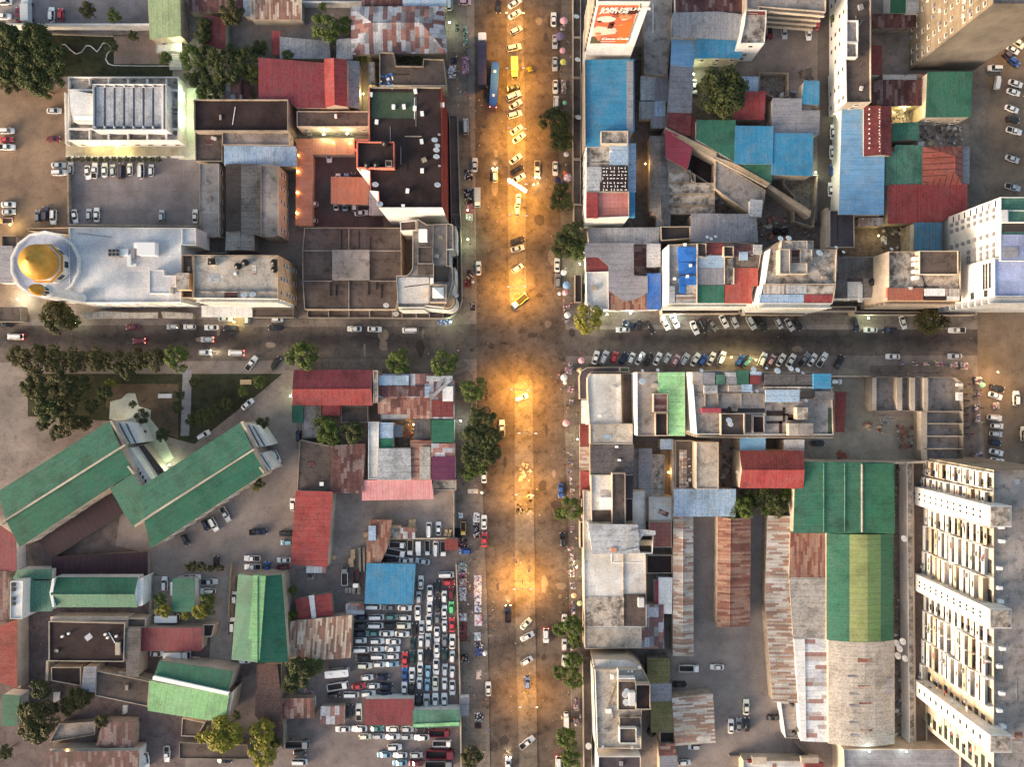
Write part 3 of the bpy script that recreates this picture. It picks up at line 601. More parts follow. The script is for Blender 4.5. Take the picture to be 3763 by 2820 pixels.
# mosque
r = B("white mosque with a golden dome and a wide flat roof", [562,320, 1592,326, 1592,466, 1472,466, 1470,932, 640,936, 562,900], 15, 'f', 'mosque', {'N':'white','E':'white','S':'pinkw','W':'white'}, 'mosque', 'mosque', par=.6, win='S')  # pinker south wall has the warm dusk light in its colour
cq = P(372, 628, 15); R0 = 285/Z0*K*(H-15)/H
for rr, z0_, z1_ in ((R0, 0, 15),):
    n = 14; ring = [Vector((cq.x+rr*math.cos(2*math.pi*i/n+.22), cq.y+rr*.97*math.sin(2*math.pi*i/n+.22))) for i in range(n)]
    mb = MB(); ins = inset(ring, .6)
    for i in range(n):
        j = (i+1) % n; mb.add([(*ring[i], 0), (*ring[j], 0), (*ring[j], 15.6), (*ring[i], 15.6)], [(0, 1, 2, 3)])
        mb.add([(*ring[i], 15.6), (*ring[j], 15.6), (*ins[j], 15.6), (*ins[i], 15.6)], [(0, 1, 2, 3)]); mb.add([(*ins[i], 15.6), (*ins[j], 15.6), (*ins[j], 14.6), (*ins[i], 14.6)], [(0, 1, 2, 3)])
    child(r, "rotunda", mb, M('white')); mb = MB(); mb.prism(ins, 14.2, 14.8); child(r, "rotunda_roof", mb, M('ringroof'))
dc = P(372, 620, 18); dx = Vector(r.location)
mb = MB(); mb.lathe([(5.6, 14.8), (5.6, 18.2), (5.9, 18.4), (5.9, 19.0), (5.3, 19.2)], (dc.x, dc.y, 0), 8, ph=.39); child(r, "drum", mb, M('white'))
mb = MB(); mb.lathe([(5.6,18.9),(5.5,19.1),(4.9,19.15),(4.6,19.2),(4.9,20.0),(5.1,21.0),(5.1,22.0),(4.85,23.1),(4.3,24.1),(3.5,25.0),(2.4,25.8),(1.2,26.4),(.4,26.9),(.12,27.6),(.05,28.1)], (dc.x, dc.y, 0), 40); child(r, "dome", mb, M('gold'), True)
mb = MB(); mb.lathe([(6.0, 18.8), (6.0, 19.15), (4.4, 19.2)], (dc.x, dc.y, 0), 8, ph=.39); child(r, "dome_skirt", mb, M('gold'))
for i in range(8):
    a = .39+math.pi/8+i*math.pi/4; mb = MB(); u = Vector((math.cos(a), math.sin(a))); v_ = Vector((-u.y, u.x)); cc = Vector((dc.x, dc.y))+u*5.12
    mb.prism([cc-v_*.9, cc+v_*.9, cc+v_*.9+u*.1, cc-v_*.9+u*.1], 15.6, 17.6); child(r, "window", mb, M('glass'))
mp = P(305, 830, 36)
mb = MB(); mb.lathe([(1.7, 0), (1.55, 31), (2.1, 31.3), (2.1, 32.2), (1.3, 32.3)], (mp.x, mp.y, 0), 8); mb.lathe([(1.25, 32.2), (1.25, 35), (1.7, 35.2), (1.7, 35.5)], (mp.x, mp.y, 0), 8)
child(r, "minaret", mb, M('white'))
mb = MB(); mb.lathe([(1.6,35.3),(1.6,35.6),(1.25,35.7),(1.45,36.4),(1.45,37.2),(1.1,38.2),(.7,39.0),(.15,39.6),(.04,40.4)], (mp.x, mp.y, 0), 20); child(r, "minaret_dome", mb, M('gold'), True)
for i in range(8):
    a = i*math.pi/4+.39; u = Vector((math.cos(a), math.sin(a))); v_ = Vector((-u.y, u.x)); cc = Vector((mp.x, mp.y))+u*1.17
    mb = MB(); mb.prism([cc-v_*.3, cc+v_*.3, cc+v_*.3+u*.08, cc-v_*.3+u*.08], 32.8, 34.6); child(r, "minaret_window", mb, M('shade'))
K_(r, "roof_box", [1110,444,1258,546], 14.4, 17, 'wpaint'); K_(r, "stair_block", [1212,668, 1330,668, 1335,712, 1428,712, 1428,806, 1380,806, 1380,860, 1212,860], 14.4, 17, 'white', 'mosque', par=.25)
K_(r, "cooling_plant", [878,500,968,560], 14.6, 16.4, 'gpaint'); K_(r, "cooling_plant", [972,498,1040,552], 14.6, 15.6, 'wpaint')
for i in range(3):
    for j in range(2):
        p = P(893+i*31, 512+j*30, 16.45); mb = MB(); mb.lathe([(.42, 16.4), (.42, 16.5), (.1, 16.5)], (p.x, p.y, 0), 12); child(r, "fan", mb, M('darkm'))
K_(r, "duct", [1032,540,1062,635], 14.6, 15.4, 'wpaint'); K_(r, "duct", [1086,445,1110,490], 14.6, 16, 'wpaint'); K_(r, "duct", [1062,490,1092,572], 14.6, 15.8, 'gpaint'); K_(r, "duct", [1060,615,1105,640], 14.6, 15, 'wpaint')
K_(r, "roof_kerb", [1474,340,1480,466], 14.4, 15.0, 'wpaint'); K_(r, "pipe", [632,368, 910,400, 910,404, 632,372], 14.4, 14.6, 'gpaint')
B("flat tan wall slab between rotunda and parking yard", [218,330, 560,322, 560,385, 232,352], 4, 'f', 'dconc', 'beige', 'annex', 'annex', par=.3)
B("grey blue sheet roof west of the mosque rotunda", [-40,482, 104,482, 95,770, -40,770], 5, 's', 'ash', 'cream', 'annex', 'annex', ax='x')
B("small open roofed hut with junk northwest of the mosque", [12,388,136,480], 3, 'f', 'dconc', 'dirty', 'hut', 'hut', par=.6)
B("low dark gate house roof by the street west of the mosque", [-30,965, 165,965, 172,1090, -30,1090], 3.5, 'f', 'dconc', 'gwall', 'gatehouse', 'gatehouse', par=.2)
wall("low brown wall on the east edge of the dirt car park", [552,-180, 556,320], 1.6, 'dirty', .25)
wall("stained wall between mosque roof and paved yard", [560,302, 1600,312], 2.4, 'dirty', .3)
T(1, 1)
r = B("wide mottled dark slab roof with a raised square centre", [262,325, 1045,325, 1050,510, 1052,742, 1005,990, 262,990, 246,760, 246,512], 9, 'f', 'jconc', 'dirty', 'market_hall', 'hall', par=.35)
K_(r, "roof_platform", [488,505,790,750], 8, 9.3, 'conc')
for y in (512, 758): K_(r, "roof_kerb", [250,y-3,486,y+3], 8.5, 9.05, 'conc'); K_(r, "roof_kerb", [792,y-3,1050,y+3], 8.5, 9.05, 'conc')
for y0, y1 in ((330, 500), (762, 985)): K_(r, "roof_kerb", [620,y0,626,y1], 8.5, 9.05, 'dirty')
for x, y0, y1 in ((703,345,495),(560,345,500),(795,400,495),(470,770,880),(780,770,870),(885,790,900),(516,790,875),(845,770,830)): K_(r, "roof_kerb", [x,y0,x+7,y1], 8.55, 8.85, 'black')
r = B("dark arcade roof wrapping the rounded street corner", [286,992, 1055,994, 1380,1000, 1460,970, 1500,920, 1508,850, 1495,300, 1460,215, 1528,215, 1532,330, 1543,905, 1528,965, 1495,1020, 1440,1055, 1390,1062, 286,1056], 5, 'f', 'dconc', 'gwall', 'arcade', 'arcade', par=.5)
for x in (458,624,792,977,1055,1170,1278,1388): K_(r, "roof_kerb", [x-3,1000,x+3,1056], 4.4, 5.05, 'conc')
r = B("rounded art deco corner block with ribbed balconies and a pale terrace", [1178,252, 1260,300, 1432,290, 1470,300, 1472,500, 1420,505, 1420,632, 1465,640, 1468,770, 1430,900, 1395,975, 1245,960, 1240,975, 1020,975, 1008,715, 1095,712, 1120,690, 1140,650, 1140,350, 1178,345], 17, 'f', 'conc', {'N':'cream','E':'cream','S':'pinkw','W':'cream'}, 'apartment_block', 'building', par=.7, win='ES')
q_ = root_q[r.name]; ledges(r, q_, 17, 'ES', M('pinkw'), d=.7)
K_(r, "terrace_slab", [1022,728,1272,940], 16.2, 16.6, 'lconc'); K_(r, "corner_tower", [1278,786,1414,930], 15, 20, 'cream', 'cconc', par=.5)
t_ = pts_of([1300,805,1392,892], 21.5); mb = MB(); ct = sum(t_, Vector((0,0)))/4
mb.add([(*p, 19.8) for p in t_]+[(ct.x, ct.y, 22)], [(0,1,4),(1,2,4),(2,3,4),(3,0,4)]); child(r, "skylight", mb, M('wpaint'))
K_(r, "black_roof_sheet", [1312,638,1430,760], 16.3, 16.8, 'darkm'); K_(r, "roof_room", [1190,336,1258,434], 16, 18.5, 'wpaint'); K_(r, "roof_kerb", [1304,300,1310,480], 16.3, 16.95, 'cream')
K_(r, "roof_room", [1182,480,1305,618], 16.2, 17.6, 'conc', 'dconc', par=.3); K_(r, "roof_kerb", [1308,480,1314,770], 16.3, 16.95, 'cream'); K_(r, "roof_room", [1184,625,1308,706], 16.2, 16.9, 'dconc'); K_(r, "roof_kerb", [1416,300,1422,500], 16.3, 16.95, 'cream')
bc = P(1425, 925, 16); 
for f in range(1, 6):
    mb = MB(); mb.lathe([(2.7, 3*f-.3), (2.7, 3*f+.9), (2.5, 3*f+.9), (2.5, 3*f), (1, 3*f)], (bc.x, bc.y, 0), 28); child(r, "bay_balcony", mb, M('pinkw'), False)
mb = MB(); mb.lathe([(2.1, 0), (2.1, 16.6), (1.9, 16.6), (1.9, 15.9), (.1, 15.9)], (bc.x, bc.y, 0), 28); child(r, "round_bay", mb, M('beige'))
B("small stepped annex with white brackets on the market hall roof", [1040,278, 1170,262, 1172,345, 1105,350, 1042,352], 15, 'f', 'dconc', 'white', 'annex', 'annex', par=.6, win='S')
# ------------------------------------------------------------------ north east block
T(2, 0)
bb = B("tall white tower block carrying the red drinks billboard", [438,-330, 880,-330, 862,12, 432,12], 47, 'f', 'conc', {'N':'cream','E':'cream','S':'white','W':'white'}, 'tower_block', 'building', par=.8)
ledges(bb, root_q[bb.name], 44, 'W', M('cream'), d=.7, zb=14)
r = B("big blue sheet roof block below the billboard wall", [342,492, 722,490, 726,1066, 684,1066, 684,1168, 456,1170, 448,1186, 346,1186], 15, 's', 'blue', {'N':'cream','E':'cream','S':'cream','W':'white'}, 'apartment_block', 'building', low='W', ax='x', rise=.4, win='W')
K_(r, "side_roof", [672,495,722,1066], 15, 15.6, 'ash', ax='x'); K_(r, "stair_house", [462,1062,682,1166], 14, 17, 'cream', 'mconc', par=.3)
ledges(r, root_q[r.name], 15, 'W', M('cream'), d=.6)
r = B("stained slab and black polka dot roof block on the avenue", [342,1192, 684,1172, 684,1352, 682,1560, 340,1560], 15, 'f', 'mconc', {'N':'cream','E':'cream','S':'cream','W':'white'}, 'apartment_block', 'building', par=.4, win='W')
K_(r, "sheet_roof", [345,1356,465,1552], 14.5, 15.1, 'lgrey', ax='x'); K_(r, "sheet_roof", [532,1180,680,1340], 14.5, 15.0, 'sky', ax='x')
K_(r, "black_roof", [466,1352,680,1476], 14.6, 15.25, 'black'); K_(r, "black_roof", [452,1480,680,1552], 14.6, 15.2, 'black')
random.seed(5)
for i in range(7):
    for j in range(7):
        p = P(482+i*30+random.uniform(-6,6), 1366+j*28+(8 if j > 3 else 0), 15.3); a_, b_ = (.1, .32) if random.random() < .5 else (.3, .12); mb = MB(); mb.box(p.x-a_, p.y-b_, 15.2, p.x+a_, p.y+b_, 15.32); child(r, "ballast_block", mb, M('wpaint'))
B("light blue side roof strip behind the polka dot roof", [690,1172,738,1556], 12, 's', 'sky', 'cream', 'annex', 'annex', ax='x', rise=.2)
T(2, 1)
r = B("pink tiled terrace block with a red lean-to and white south wall", [340,34, 690,32, 690,236, 345,250], 15, 'f', 'pinktile', {'N':'cream','E':'cream','S':'pinkw','W':'white'}, 'apartment_block', 'building', par=.4, win='W')
K_(r, "sheet_roof", [342,38,434,246], 14.5, 15.3, 'red', ax='x'); K_(r, "sheet_roof", [692,36,738,238], 12, 13.5, 'blue', ax='x')
T(2, 0)
for i, (y0, y1) in enumerate(((-60,300),(302,625),(632,940),(946,1290),(1296,1660))):
    B(["arcade roof section under the billboard tower with two dishes","arcade roof section beside the yellow umbrella","arcade roof section beside the parked white vans","arcade roof section behind the dense kerb tree","arcade roof section beside the striped umbrellas"][i], [234,y0,298,y1], 4.5, 'f', 'dconc', 'cream', 'arcade', 'arcade', par=.5)
T(2, 1)
B("arcade roof section under the pink tiled terrace block", [240,135,322,320], 4.5, 'f', 'dconc', 'cream', 'arcade', 'arcade', par=.5)
B("black roofed arcade strip beside the white corner terrace", [250,705,306,930], 4.5, 'f', 'black', 'gwall', 'arcade', 'arcade', par=.3)
T(2, 0)
B("long rubbish strewn slab roof in the lane behind the billboard", [815,-60, 1040,-60, 1030,300, 1000,618, 812,600], 5, 'f', 'conc', 'dirty', 'outbuilding', 'outbuilding', par=.3)
for i, q in enumerate(([788,625,900,808],[904,620,998,822],[778,832,892,960],[888,830,978,946],[872,952,976,1036])):
    B(["pale patched shanty roof at the top of the lane cluster","grey shanty roof with three dark slits in the lane","striped grey shanty roof in the middle of the lane","small blue grey shanty roof beside the striped one","lowest grey shanty roof of the lane cluster"][i], q, 3.2, 's', ['lgrey','ash','grey','sky','ash'][i], 'dirty', 'shack', 'shack', ax='y', rise=.3)
B("long weathered fibre sheet roof along the dark lane", [856,1110, 998,1110, 1015,1860, 862,1700], 4.5, 'gy', 'fibre', 'dirty', 'warehouse', 'warehouse', f=.55, rise=.8)
B("rusty end roof of the long fibre sheet shed", [870,1705,1018,1745], 4, 's', 'rust', 'dirty', 'shed', ax='y', rise=.2)
B("short blue grey roof at the lane end by a dark gap", [918,1750,1018,1850], 4, 's', 'ash', 'dirty', 'shed', ax='y', rise=.3)
B("light blue roof panel at the elbow of the courtyard range", [1040,305, 1240,318, 1205,540, 1030,528], 6, 's', 'lblue', 'cream', 'range', 'building', low='E', ax='x', rise=.4)
B("long plain grey roof range west of the parked white car", [1030,532, 1205,542, 1190,912, 1008,910], 6, 's', 'ash', 'cream', 'range', 'building', low='E', ax='x', rise=.4)
B("dark red roof end of the long grey range", [1006,914, 1190,916, 1180,1095, 1130,1085, 998,1020], 6, 's', 'dred', 'cream', 'range', 'building', low='E', ax='x', rise=.4)
B("small crimson roof sliver beside the large green roof", [1192,940, 1232,975, 1230,1125, 1190,1100], 5, 's', 'dred', 'cream', 'annex', 'annex', ax='x', rise=.2)
B("wide slate grey sheet roof north of the blue courtyard roofs", [1045,115, 1400,105, 1620,130, 1585,320, 1040,295], 8, 's', 'grey', 'cream', low='S', ax='y')
B("bright blue roof with a cream courtyard wall beneath it", [1245,314, 1590,320, 1600,465, 1230,468], 7, 's', 'blue', 'cream', low='S', ax='y', win='S')
B("dark maroon sheet roof with a white gable at the photo's top", [1072,-60,1632,90], 8, 's', 'drust', 'white', low='S', ax='y')
r = B("white stair tower block with a pale slab roof by the yard", [1640,78, 1808,80, 1806,180, 1790,350, 1590,352, 1625,200], 13, 'f', 'mconc', 'white', 'apartment_block', 'building', par=.4, win='S')
K_(r, "red_terrace", [1650,85,1806,118], 12, 12.7, 'dred')
r = B("cream L shaped flats with an open gallery over the car court", [1645,-200, 2300,-200, 2288,96, 2180,85, 1748,52, 1745,78, 1645,72], 13, 'f', 'conc', 'cream', 'apartment_block', 'building', par=.6, win='S')
ledges(r, root_q[r.name], 13, 'S', M('cream'), d=1.1)
B("pale blue lean-to roof beside the big round tree", [1545,630, 1735,630, 1733,748, 1560,745], 3.5, 's', 'sky', 'cream', 'lean_to', 'lean-to', ax='y', rise=.3)
B("faded red shed roof south east of the round tree", [1560,755, 1790,752, 1780,970, 1548,965], 5, 's', 'red', 'dirty', 'shed', 'shed', ax='y')
B("roofless ruined room with a floor ring and debris", [1748,585, 1985,590, 1985,775, 1890,800, 1750,740], 3, 'f', 'rubble', 'dirty', 'ruin', 'ruin', par=2.6)
B("crimson roof cut by the diagonal wall", [985,1066, 1208,1158, 1155,1370, 992,1280], 6, 's', 'crimson', 'cream', 'house', 'house', ax='x', low='E')
B("large dark green sheet roof with pale gutters on both sides", [1240,982, 1548,985, 1542,1308, 1238,1128], 7, 's', 'green', 'white', 'hall', 'hall', ax='y', rise=.4)
B("deep blue square roof between green and lighter blue roofs", [1556,1030, 1852,1034, 1848,1330, 1550,1326], 7.3, 's', 'blue', 'cream', 'hall', 'hall', ax='y', rise=.4)
B("green roof remnant against the diagonal wall", [1580,1332, 1845,1334, 1840,1480, 1720,1410], 6, 's', 'green', 'cream', 'hall', 'hall', ax='y', rise=.3)
r = B("long tan parapet range cutting diagonally across the block", [985,1030, 1400,1235, 1400,1275, 1560,1330, 1840,1490, 1810,1520, 1380,1290, 980,1062], 6.5, 'f', 'beige', 'cream', 'range', 'wall', par=.1)
B("tan diagonal parapet wall running down to the side lane", [1835,1500, 2080,1655, 2172,1716, 2160,1765, 2060,1700, 1815,1525], 5, 'f', 'beige', 'cream', 'range', 'wall', par=.1)
B("trapezoid slab roof with two large dark oval stains", [1395,1295, 1800,1545, 1780,1700, 1680,1745, 1388,1530], 6, 'f', 'conc', 'dirty', par=.3)
B("open dark yard room with debris beside the crimson roof", [1212,1185, 1390,1280, 1385,1525, 1160,1378], 3.5, 'f', 'black', 'dirty', 'ruin', 'ruin', par=2.8)
for i, (y0, y1) in enumerate(((1390,1478),(1484,1574),(1578,1666),(1672,1740))):
    B(["top slab terrace of the four stained steps","second slab terrace of the four stained steps","third slab terrace of the four stained steps","lowest slab terrace of the four stained steps"][i], [1008,y0,1386 if i else 1180,y1], 5-.4*i, 'f', 'mconc', 'dirty', 'terrace', 'terrace', par=.3)
B("stained triangular slab beside the crimson roof foot", [1000,1285, 1150,1375, 1230,1420, 1230,1478, 1195,1478, 1185,1386, 1004,1386], 5.2, 'f', 'conc', 'dirty', 'terrace', 'terrace', par=.3)
T(3, 0)
B("small blue sheet roof above the grey courtyard roofs", [428,662, 540,665, 540,845, 405,840], 6, 's', 'blue', 'cream', 'shed', 'shed', ax='y', rise=.3)
B("grey sheet roof west of the dark roof slit", [172,805, 400,808, 395,905, 352,910, 345,1085, 168,1083], 6, 's', 'ash', 'cream', low='W', ax='x', rise=.3)
B("grey sheet roof east of the dark roof slit", [366,905, 545,905, 540,1090, 362,1085], 6, 's', 'ash', 'cream', low='E', ax='x', rise=.3)
B("cracked tan slab room between the blue and grey roofs", [402,848, 540,848, 540,898, 400,896], 5, 'f', 'mconc', 'dirty', par=.3)
B("large bright blue roof beside the narrow lane", [170,1090, 490,1092, 486,1425, 162,1415], 7, 's', 'blue', 'cream', 'hall', 'hall', ax='y', rise=.4)
B("stained roofless yard room below the bright blue roof", [262,1428, 540,1420, 505,1850, 340,1800, 345,1600, 258,1500], 3, 'f', 'rubble', 'dirty', 'ruin', 'ruin', par=2.4)
r = B("cream L shaped flats with rooftop stair well over the lane", [770,-200, 968,-200, 970,830, 768,832, 762,480, 772,470, 772,10], 13, 'f', 'dconc', {'N':'cream','E':'cream','S':'cream','W':'white'}, 'apartment_block', 'building', par=.6, win='SW')
K_(r, "stair_well", [770,162,866,340], 12, 14.6, 'white', 'conc', par=1.2); K_(r, "stair_well", [770,342,862,462], 12, 14.6, 'white', 'mconc', par=1.2)
B("small dark red roof east of the L shaped flats", [975,375, 1048,378, 1045,605, 975,600], 6, 's', 'dred', 'white', 'shed', 'shed', ax='x', rise=.4)
B("long pale blue roof with a step beside the lane", [735,888, 905,890, 905,1268, 1068,1272, 1062,1742, 712,1738], 7, 's', 'lblue', {'N':'cream','E':'cream','S':'cream','W':'white'}, 'warehouse', 'warehouse', low='W', ax='x', rise=.4)
r = B("brown red roof with rows of small white blocks", [912,868, 1128,868, 1130,1262, 912,1265], 8, 'gy', 'dred', 'cream', 'warehouse', 'warehouse', f=.58, rise=.7)
mb = MB(); random.seed(9)
for x, n_ in ((957,9),(1038,15)):
    for i in range(n_): p = P(x+random.uniform(-3,3), 885+i*360/n_+random.uniform(-5,5), 8.9); mb = MB(); mb.box(p.x-.12, p.y-.16, 8.45, p.x+.12, p.y+.16, 8.98); child(r, "ballast_block", mb, M('wpaint'))
B("two tone green roof hall with a cream east parapet", [1428,592, 1782,590, 1775,945, 1415,948], 8, 's', 'green', 'cream', 'hall', 'hall', low='S', ax='y', rise=.5, win='S')
r = B("small green roof with a paler east half beside the junk yard", [1142,1005, 1350,995, 1355,1138, 1140,1145], 5, 'gy', 'green', 'dirty', 'shed', 'shed', mt2='teal', f=.58, rise=.5)
B("patched green roof west of the striped tile roof", [1088,1240, 1160,1240, 1168,1185, 1388,1190, 1385,1500, 1090,1508], 6, 's', 'teal', 'cream', 'warehouse', 'warehouse', ax='y', rise=.5)
B("hipped red tile roof with dark ribs", [1392,1195, 1705,1195, 1705,1498, 1390,1500], 6.5, 'hy', 'terratile', 'dirty', 'house', 'house', f=.72, rise=2.0, hip=.3)
B("narrow grey gutter roof east of the ribbed tile roof", [1708,1200,1760,1490], 5, 's', 'ash', 'dirty', 'annex', 'annex', ax='x', rise=.2)
B("faded red roof under the patched green roof", [1112,1510, 1352,1505, 1350,1808, 1108,1812], 6, 's', 'red', 'cream', 'warehouse', 'warehouse', ax='y', low='S', rise=.5)
B("wide red roof beside the white tower's foot", [1356,1508, 1738,1500, 1742,1700, 1520,1800, 1352,1806], 6.2, 's', 'red', 'cream', 'warehouse', 'warehouse', ax='y', low='S', rise=.5)
B("pinkish rusty patchwork roof beside the L shaped flats", [975,660, 1130,655, 1410,660, 1412,850, 1100,858, 975,825], 5, 's', 'drust', 'dirty', 'workshop', 'workshop', ax='y', rise=.5)
B("long pale slab with stripes above the patchwork roof", [1060,598, 1350,600, 1352,660, 1060,670], 4, 'f', 'lconc', 'dirty', 'outbuilding', 'outbuilding', par=.2)
B("rusty roof strip left of the two tone green hall", [1356,600,1418,850], 4, 's', 'rust', 'cream', 'shed', 'shed', ax='x', rise=.3)
B("dark green roof in the north east corner garden", [1130,-60,1258,100], 5, 's', 'dgreen', 'white', 'house', 'house', ax='y', rise=.4)
B("pale grey roof beside the dark green corner roof", [1262,-60,1372,98], 6, 's', 'lgrey', 'white', 'house', 'house', low='E', ax='x', rise=.4)
B("dim purple brown roof below the garden trees", [980,120, 1340,115, 1330,210, 980,225], 4, 's', 'drust', 'dirty', 'shed', 'shed', ax='y', rise=.3)
T(3, 0)
DEF['beigegrey'] = lambda a: concrete(S(150,134,112,.62), .35, .42, name="weathered_render"); DEF['ashwall'] = lambda a: concrete(S(126,118,108,.6), .2, .4, name="grey_render_plain")
r = B("grey high rise with air conditioners on its west wall", [1960,28, 2600,28, 2600,-900, 1960,-900], 43, 'f', 'conc', {'N':'gwall','E':'gwall','S':'ashwall','W':'beigegrey'}, 'tower_block', 'building', par=.6)
q = root_q[r.name]; x0 = min(p.x for p in q); y0 = min(p.y for p in q); random.seed(3); lr = Vector(r.location)
acm = MB(); acm.box(-.28,-.45,-.35,.28,.45,.35); acm.box(-.34,-.3,-.25,-.28,.3,.25, 1); ACM = bpy.data.meshes.new("air_conditioner"); ACM.from_pydata(acm.v, [], acm.f)
ACM.materials.append(M('wpaint')); ACM.materials.append(M('gpaint')); ACM.polygons.foreach_set("material_index", acm.m)
ACM2 = ACM.copy(); ACM2.name = 'air_conditioner_old'; ACM2.materials.clear(); ACM2.materials.append(M('gpaint')); ACM2.materials.append(M('darkm'))
def ac(root, x, y, z, s=1.0):
    o = bpy.data.objects.new("air_conditioner", ACM if s == 1.0 else ACM2); COL.objects.link(o); o.parent = root; o.location = Vector((x, y, z))-Vector(root.location); o.scale = (s, s, s)
k = 0
for f in range(13):
    for b_ in range(9):
        z = 2.6+f*3.1; y = y0+1.6+b_*3.4
        if random.random() < .62 and k < 98:
            o = bpy.data.objects.new("window", win_mesh(1.3, 1.2)); COL.objects.link(o); o.parent = r; o.location = Vector((x0-.05, y, z))-lr; o.rotation_euler = (0, 0, -math.pi/2); k += 1
        if random.random() < .38: ac(r, x0-.35, y+random.uniform(.9, 1.7), z-random.uniform(-.3, .7), random.choice((1.0, 1.1, 1.1)))
for f in range(1, 14):
    mb = MB(); mb.box(x0-.12, y0, f*3.1+.1, x0-.003, y0+60, f*3.1+.28); child(r, "floor_band", mb, M('beigegrey'))
T(3, 1)
# white tower and neighbours
DEF['tealblue'] = lambda a: metal(S(44,108,142), a, .25)
B("teal blue roof wedged at the foot of the white tower", [1322,290, 1535,290, 1535,508, 1318,505], 8, 's', 'tealblue', 'cream', 'annex', 'annex', ax='y', rise=.3)
for nm, q, hh, mk in (("white tower with rows of air conditioners and a blue grey roof", [2022,75, 2700,75, 2700,596, 2022,596], 32, 'teal'), ("white corner tower wing with slatted south balconies", [1972,570, 2700,570, 2700,885, 1972,885], 31.5, 'bluewhite')):
    r = B(nm, q, hh, 'f', mk, {'N':'white','E':'white','S':'white','W':'white'}, 'tower_block', 'building', par=.4)
    qq = root_q[r.name]; x0 = min(p.x for p in qq); y0 = min(p.y for p in qq); y1 = max(p.y for p in qq)
    if mk == 'teal':
        for f in range(8):
            z = 8.6+f*2.95
            for yy in (y1-3.0, y1-4.9): ac(r, x0-.32, yy, z, 1.1)
            ac(r, x0-.32, y1-9.6, z, 1.1)
            mb = MB(); mb.box(x0-.05, y1-2.2, z+.2, x0-.003, y1-.5, z+.75); child(r, "window", mb, M('glass'))
            if f > 2:
                for yy in (y0+2, y0+3.2, y0+4.8): ac(r, x0-.32, yy, z, 1.1)
        K_(r, "roof_sheet", [2030,380,2600,590], 31.6, 31.9, 'bluewhite'); K_(r, "roof_room", [2025,180,2080,280], 31, 33.5, 'white'); K_(r, "roof_room", [2080,182,2600,282], 31, 33, 'white', 'teal', par=.3)
        K_(r, "recess_shade", [2050,284,2600,356], 31.6, 31.95, 'shade'); K_(r, "roof_tray", [2042,482,2165,566], 31.8, 32.0, 'ash')  # dark slab on the flat roof paints the shade of a recess
    else:
        for f in range(1, 10):
            z = f*3.2; mb = MB(); mb.box(x0-.2, y0-1.7, z, x0+60, y0-.003, z+.45); child(r, "balcony", mb, M('white'))
            mb = MB(); mb.box(x0-.2, y0-1.75, z+.455, x0+60, y0-1.6, z+1.1); child(r, "balcony_rail", mb, M('white'))
            mb = MB(); mb.box(x0+1, y0-.05, z+.5, x0+58, y0-.003, z+2.6); child(r, "window_band", mb, M('glass'))
        for f in (8, 6, 4): mb = MB(); mb.box(x0-.12, y0+.3, f*3.2+1.2, x0-.003, y0+2.2, f*3.2+2.8); child(r, "window", mb, M('glass'))
        for z in (26.2, 27.5, 29.0): mb = MB(); mb.box(x0-.1, y0+2.5, z, x0-.003, y0+9.5, z+.9); child(r, "window", mb, M('glass'))
wall("cream wall with small openings along the lane mouth", [612,172, 612,480], 5, 'cream', .6)
B("dark stained flat roof beside the cream lane wall", [632,182, 832,190, 835,486, 632,484], 6, 'f', 'bitumen', 'cream', par=.4)
B("grey tin strip roof below the pale blue warehouse", [870,250,1062,308], 4, 's', 'gstrip', 'dirty', 'shed', 'shed', ax='y', rise=.2)
B("narrow tan roof strip beside the teal blue roof", [1272,315,1312,505], 5, 's', 'tan', 'dirty', 'annex', 'annex', ax='x', rise=.2)
T(2, 1)
B("grey sheet roof left of a pair behind the street blocks", [1197,216, 1396,220, 1398,435, 1195,435], 7, 's', 'ash', 'dirty', 'warehouse', 'warehouse', ax='y', low='S', rise=.7)
B("wider grey sheet roof right of a pair behind the street blocks", [1406,220, 1715,224, 1730,438, 1404,436], 7, 's', 'grey', 'dirty', 'warehouse', 'warehouse', ax='y', low='S', rise=.7)
B("small bright grey roof standing over the diagonal wall", [1678,100, 1768,108, 1758,235, 1672,225], 8, 's', 'lgrey', 'white', 'shed', 'shed', ax='x', rise=.2)
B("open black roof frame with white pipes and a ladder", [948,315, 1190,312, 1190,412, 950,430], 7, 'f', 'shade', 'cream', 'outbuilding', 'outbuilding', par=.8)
B("long grey tin roof strip below the pink tiled terrace", [360,335, 930,330, 925,455, 375,455], 6, 's', 'grey', 'pinkw', low='S', ax='y', rise=.4)
B("slate grey angled roof complex on the street corner", [335,458, 718,456, 722,720, 832,726, 832,850, 722,912, 640,918, 528,830, 528,640, 440,560, 335,560], 7.5, 's', 'ash', 'pinkw', 'corner_building', 'building', low='N', ax='x', rise=.8)
B("small dark red corner roof with a white trim", [342,568, 430,566, 522,640, 522,676, 345,682], 7, 's', 'dred', 'white', 'corner_building', 'building', low='W', ax='x', rise=.3)
B("mouldy white corner terrace facing the crossing", [340,686, 524,680, 525,990, 420,992, 345,930], 7.5, 'f', 'lconc', 'white', 'corner_building', 'building', par=.6, win='SW')
B("ribbed rusty edged roof strip along the side street front", [528,835, 640,922, 722,916, 830,852, 830,988, 528,990], 7, 's', 'rstrip', 'white', 'corner_building', 'building', low='S', ax='y', rise=.4, win='S')
B("dark rusty sunken roof inside the corner complex", [724,460, 834,458, 834,720, 724,716], 4.5, 's', 'drust', 'dirty', 'shed', 'shed', ax='x', rise=.2)
B("white ribbed roof above the blue tarpaulin roof", [840,462, 938,462, 938,638, 840,640], 7, 's', 'lgrey', 'white', 'annex', 'annex', ax='x', rise=.3)
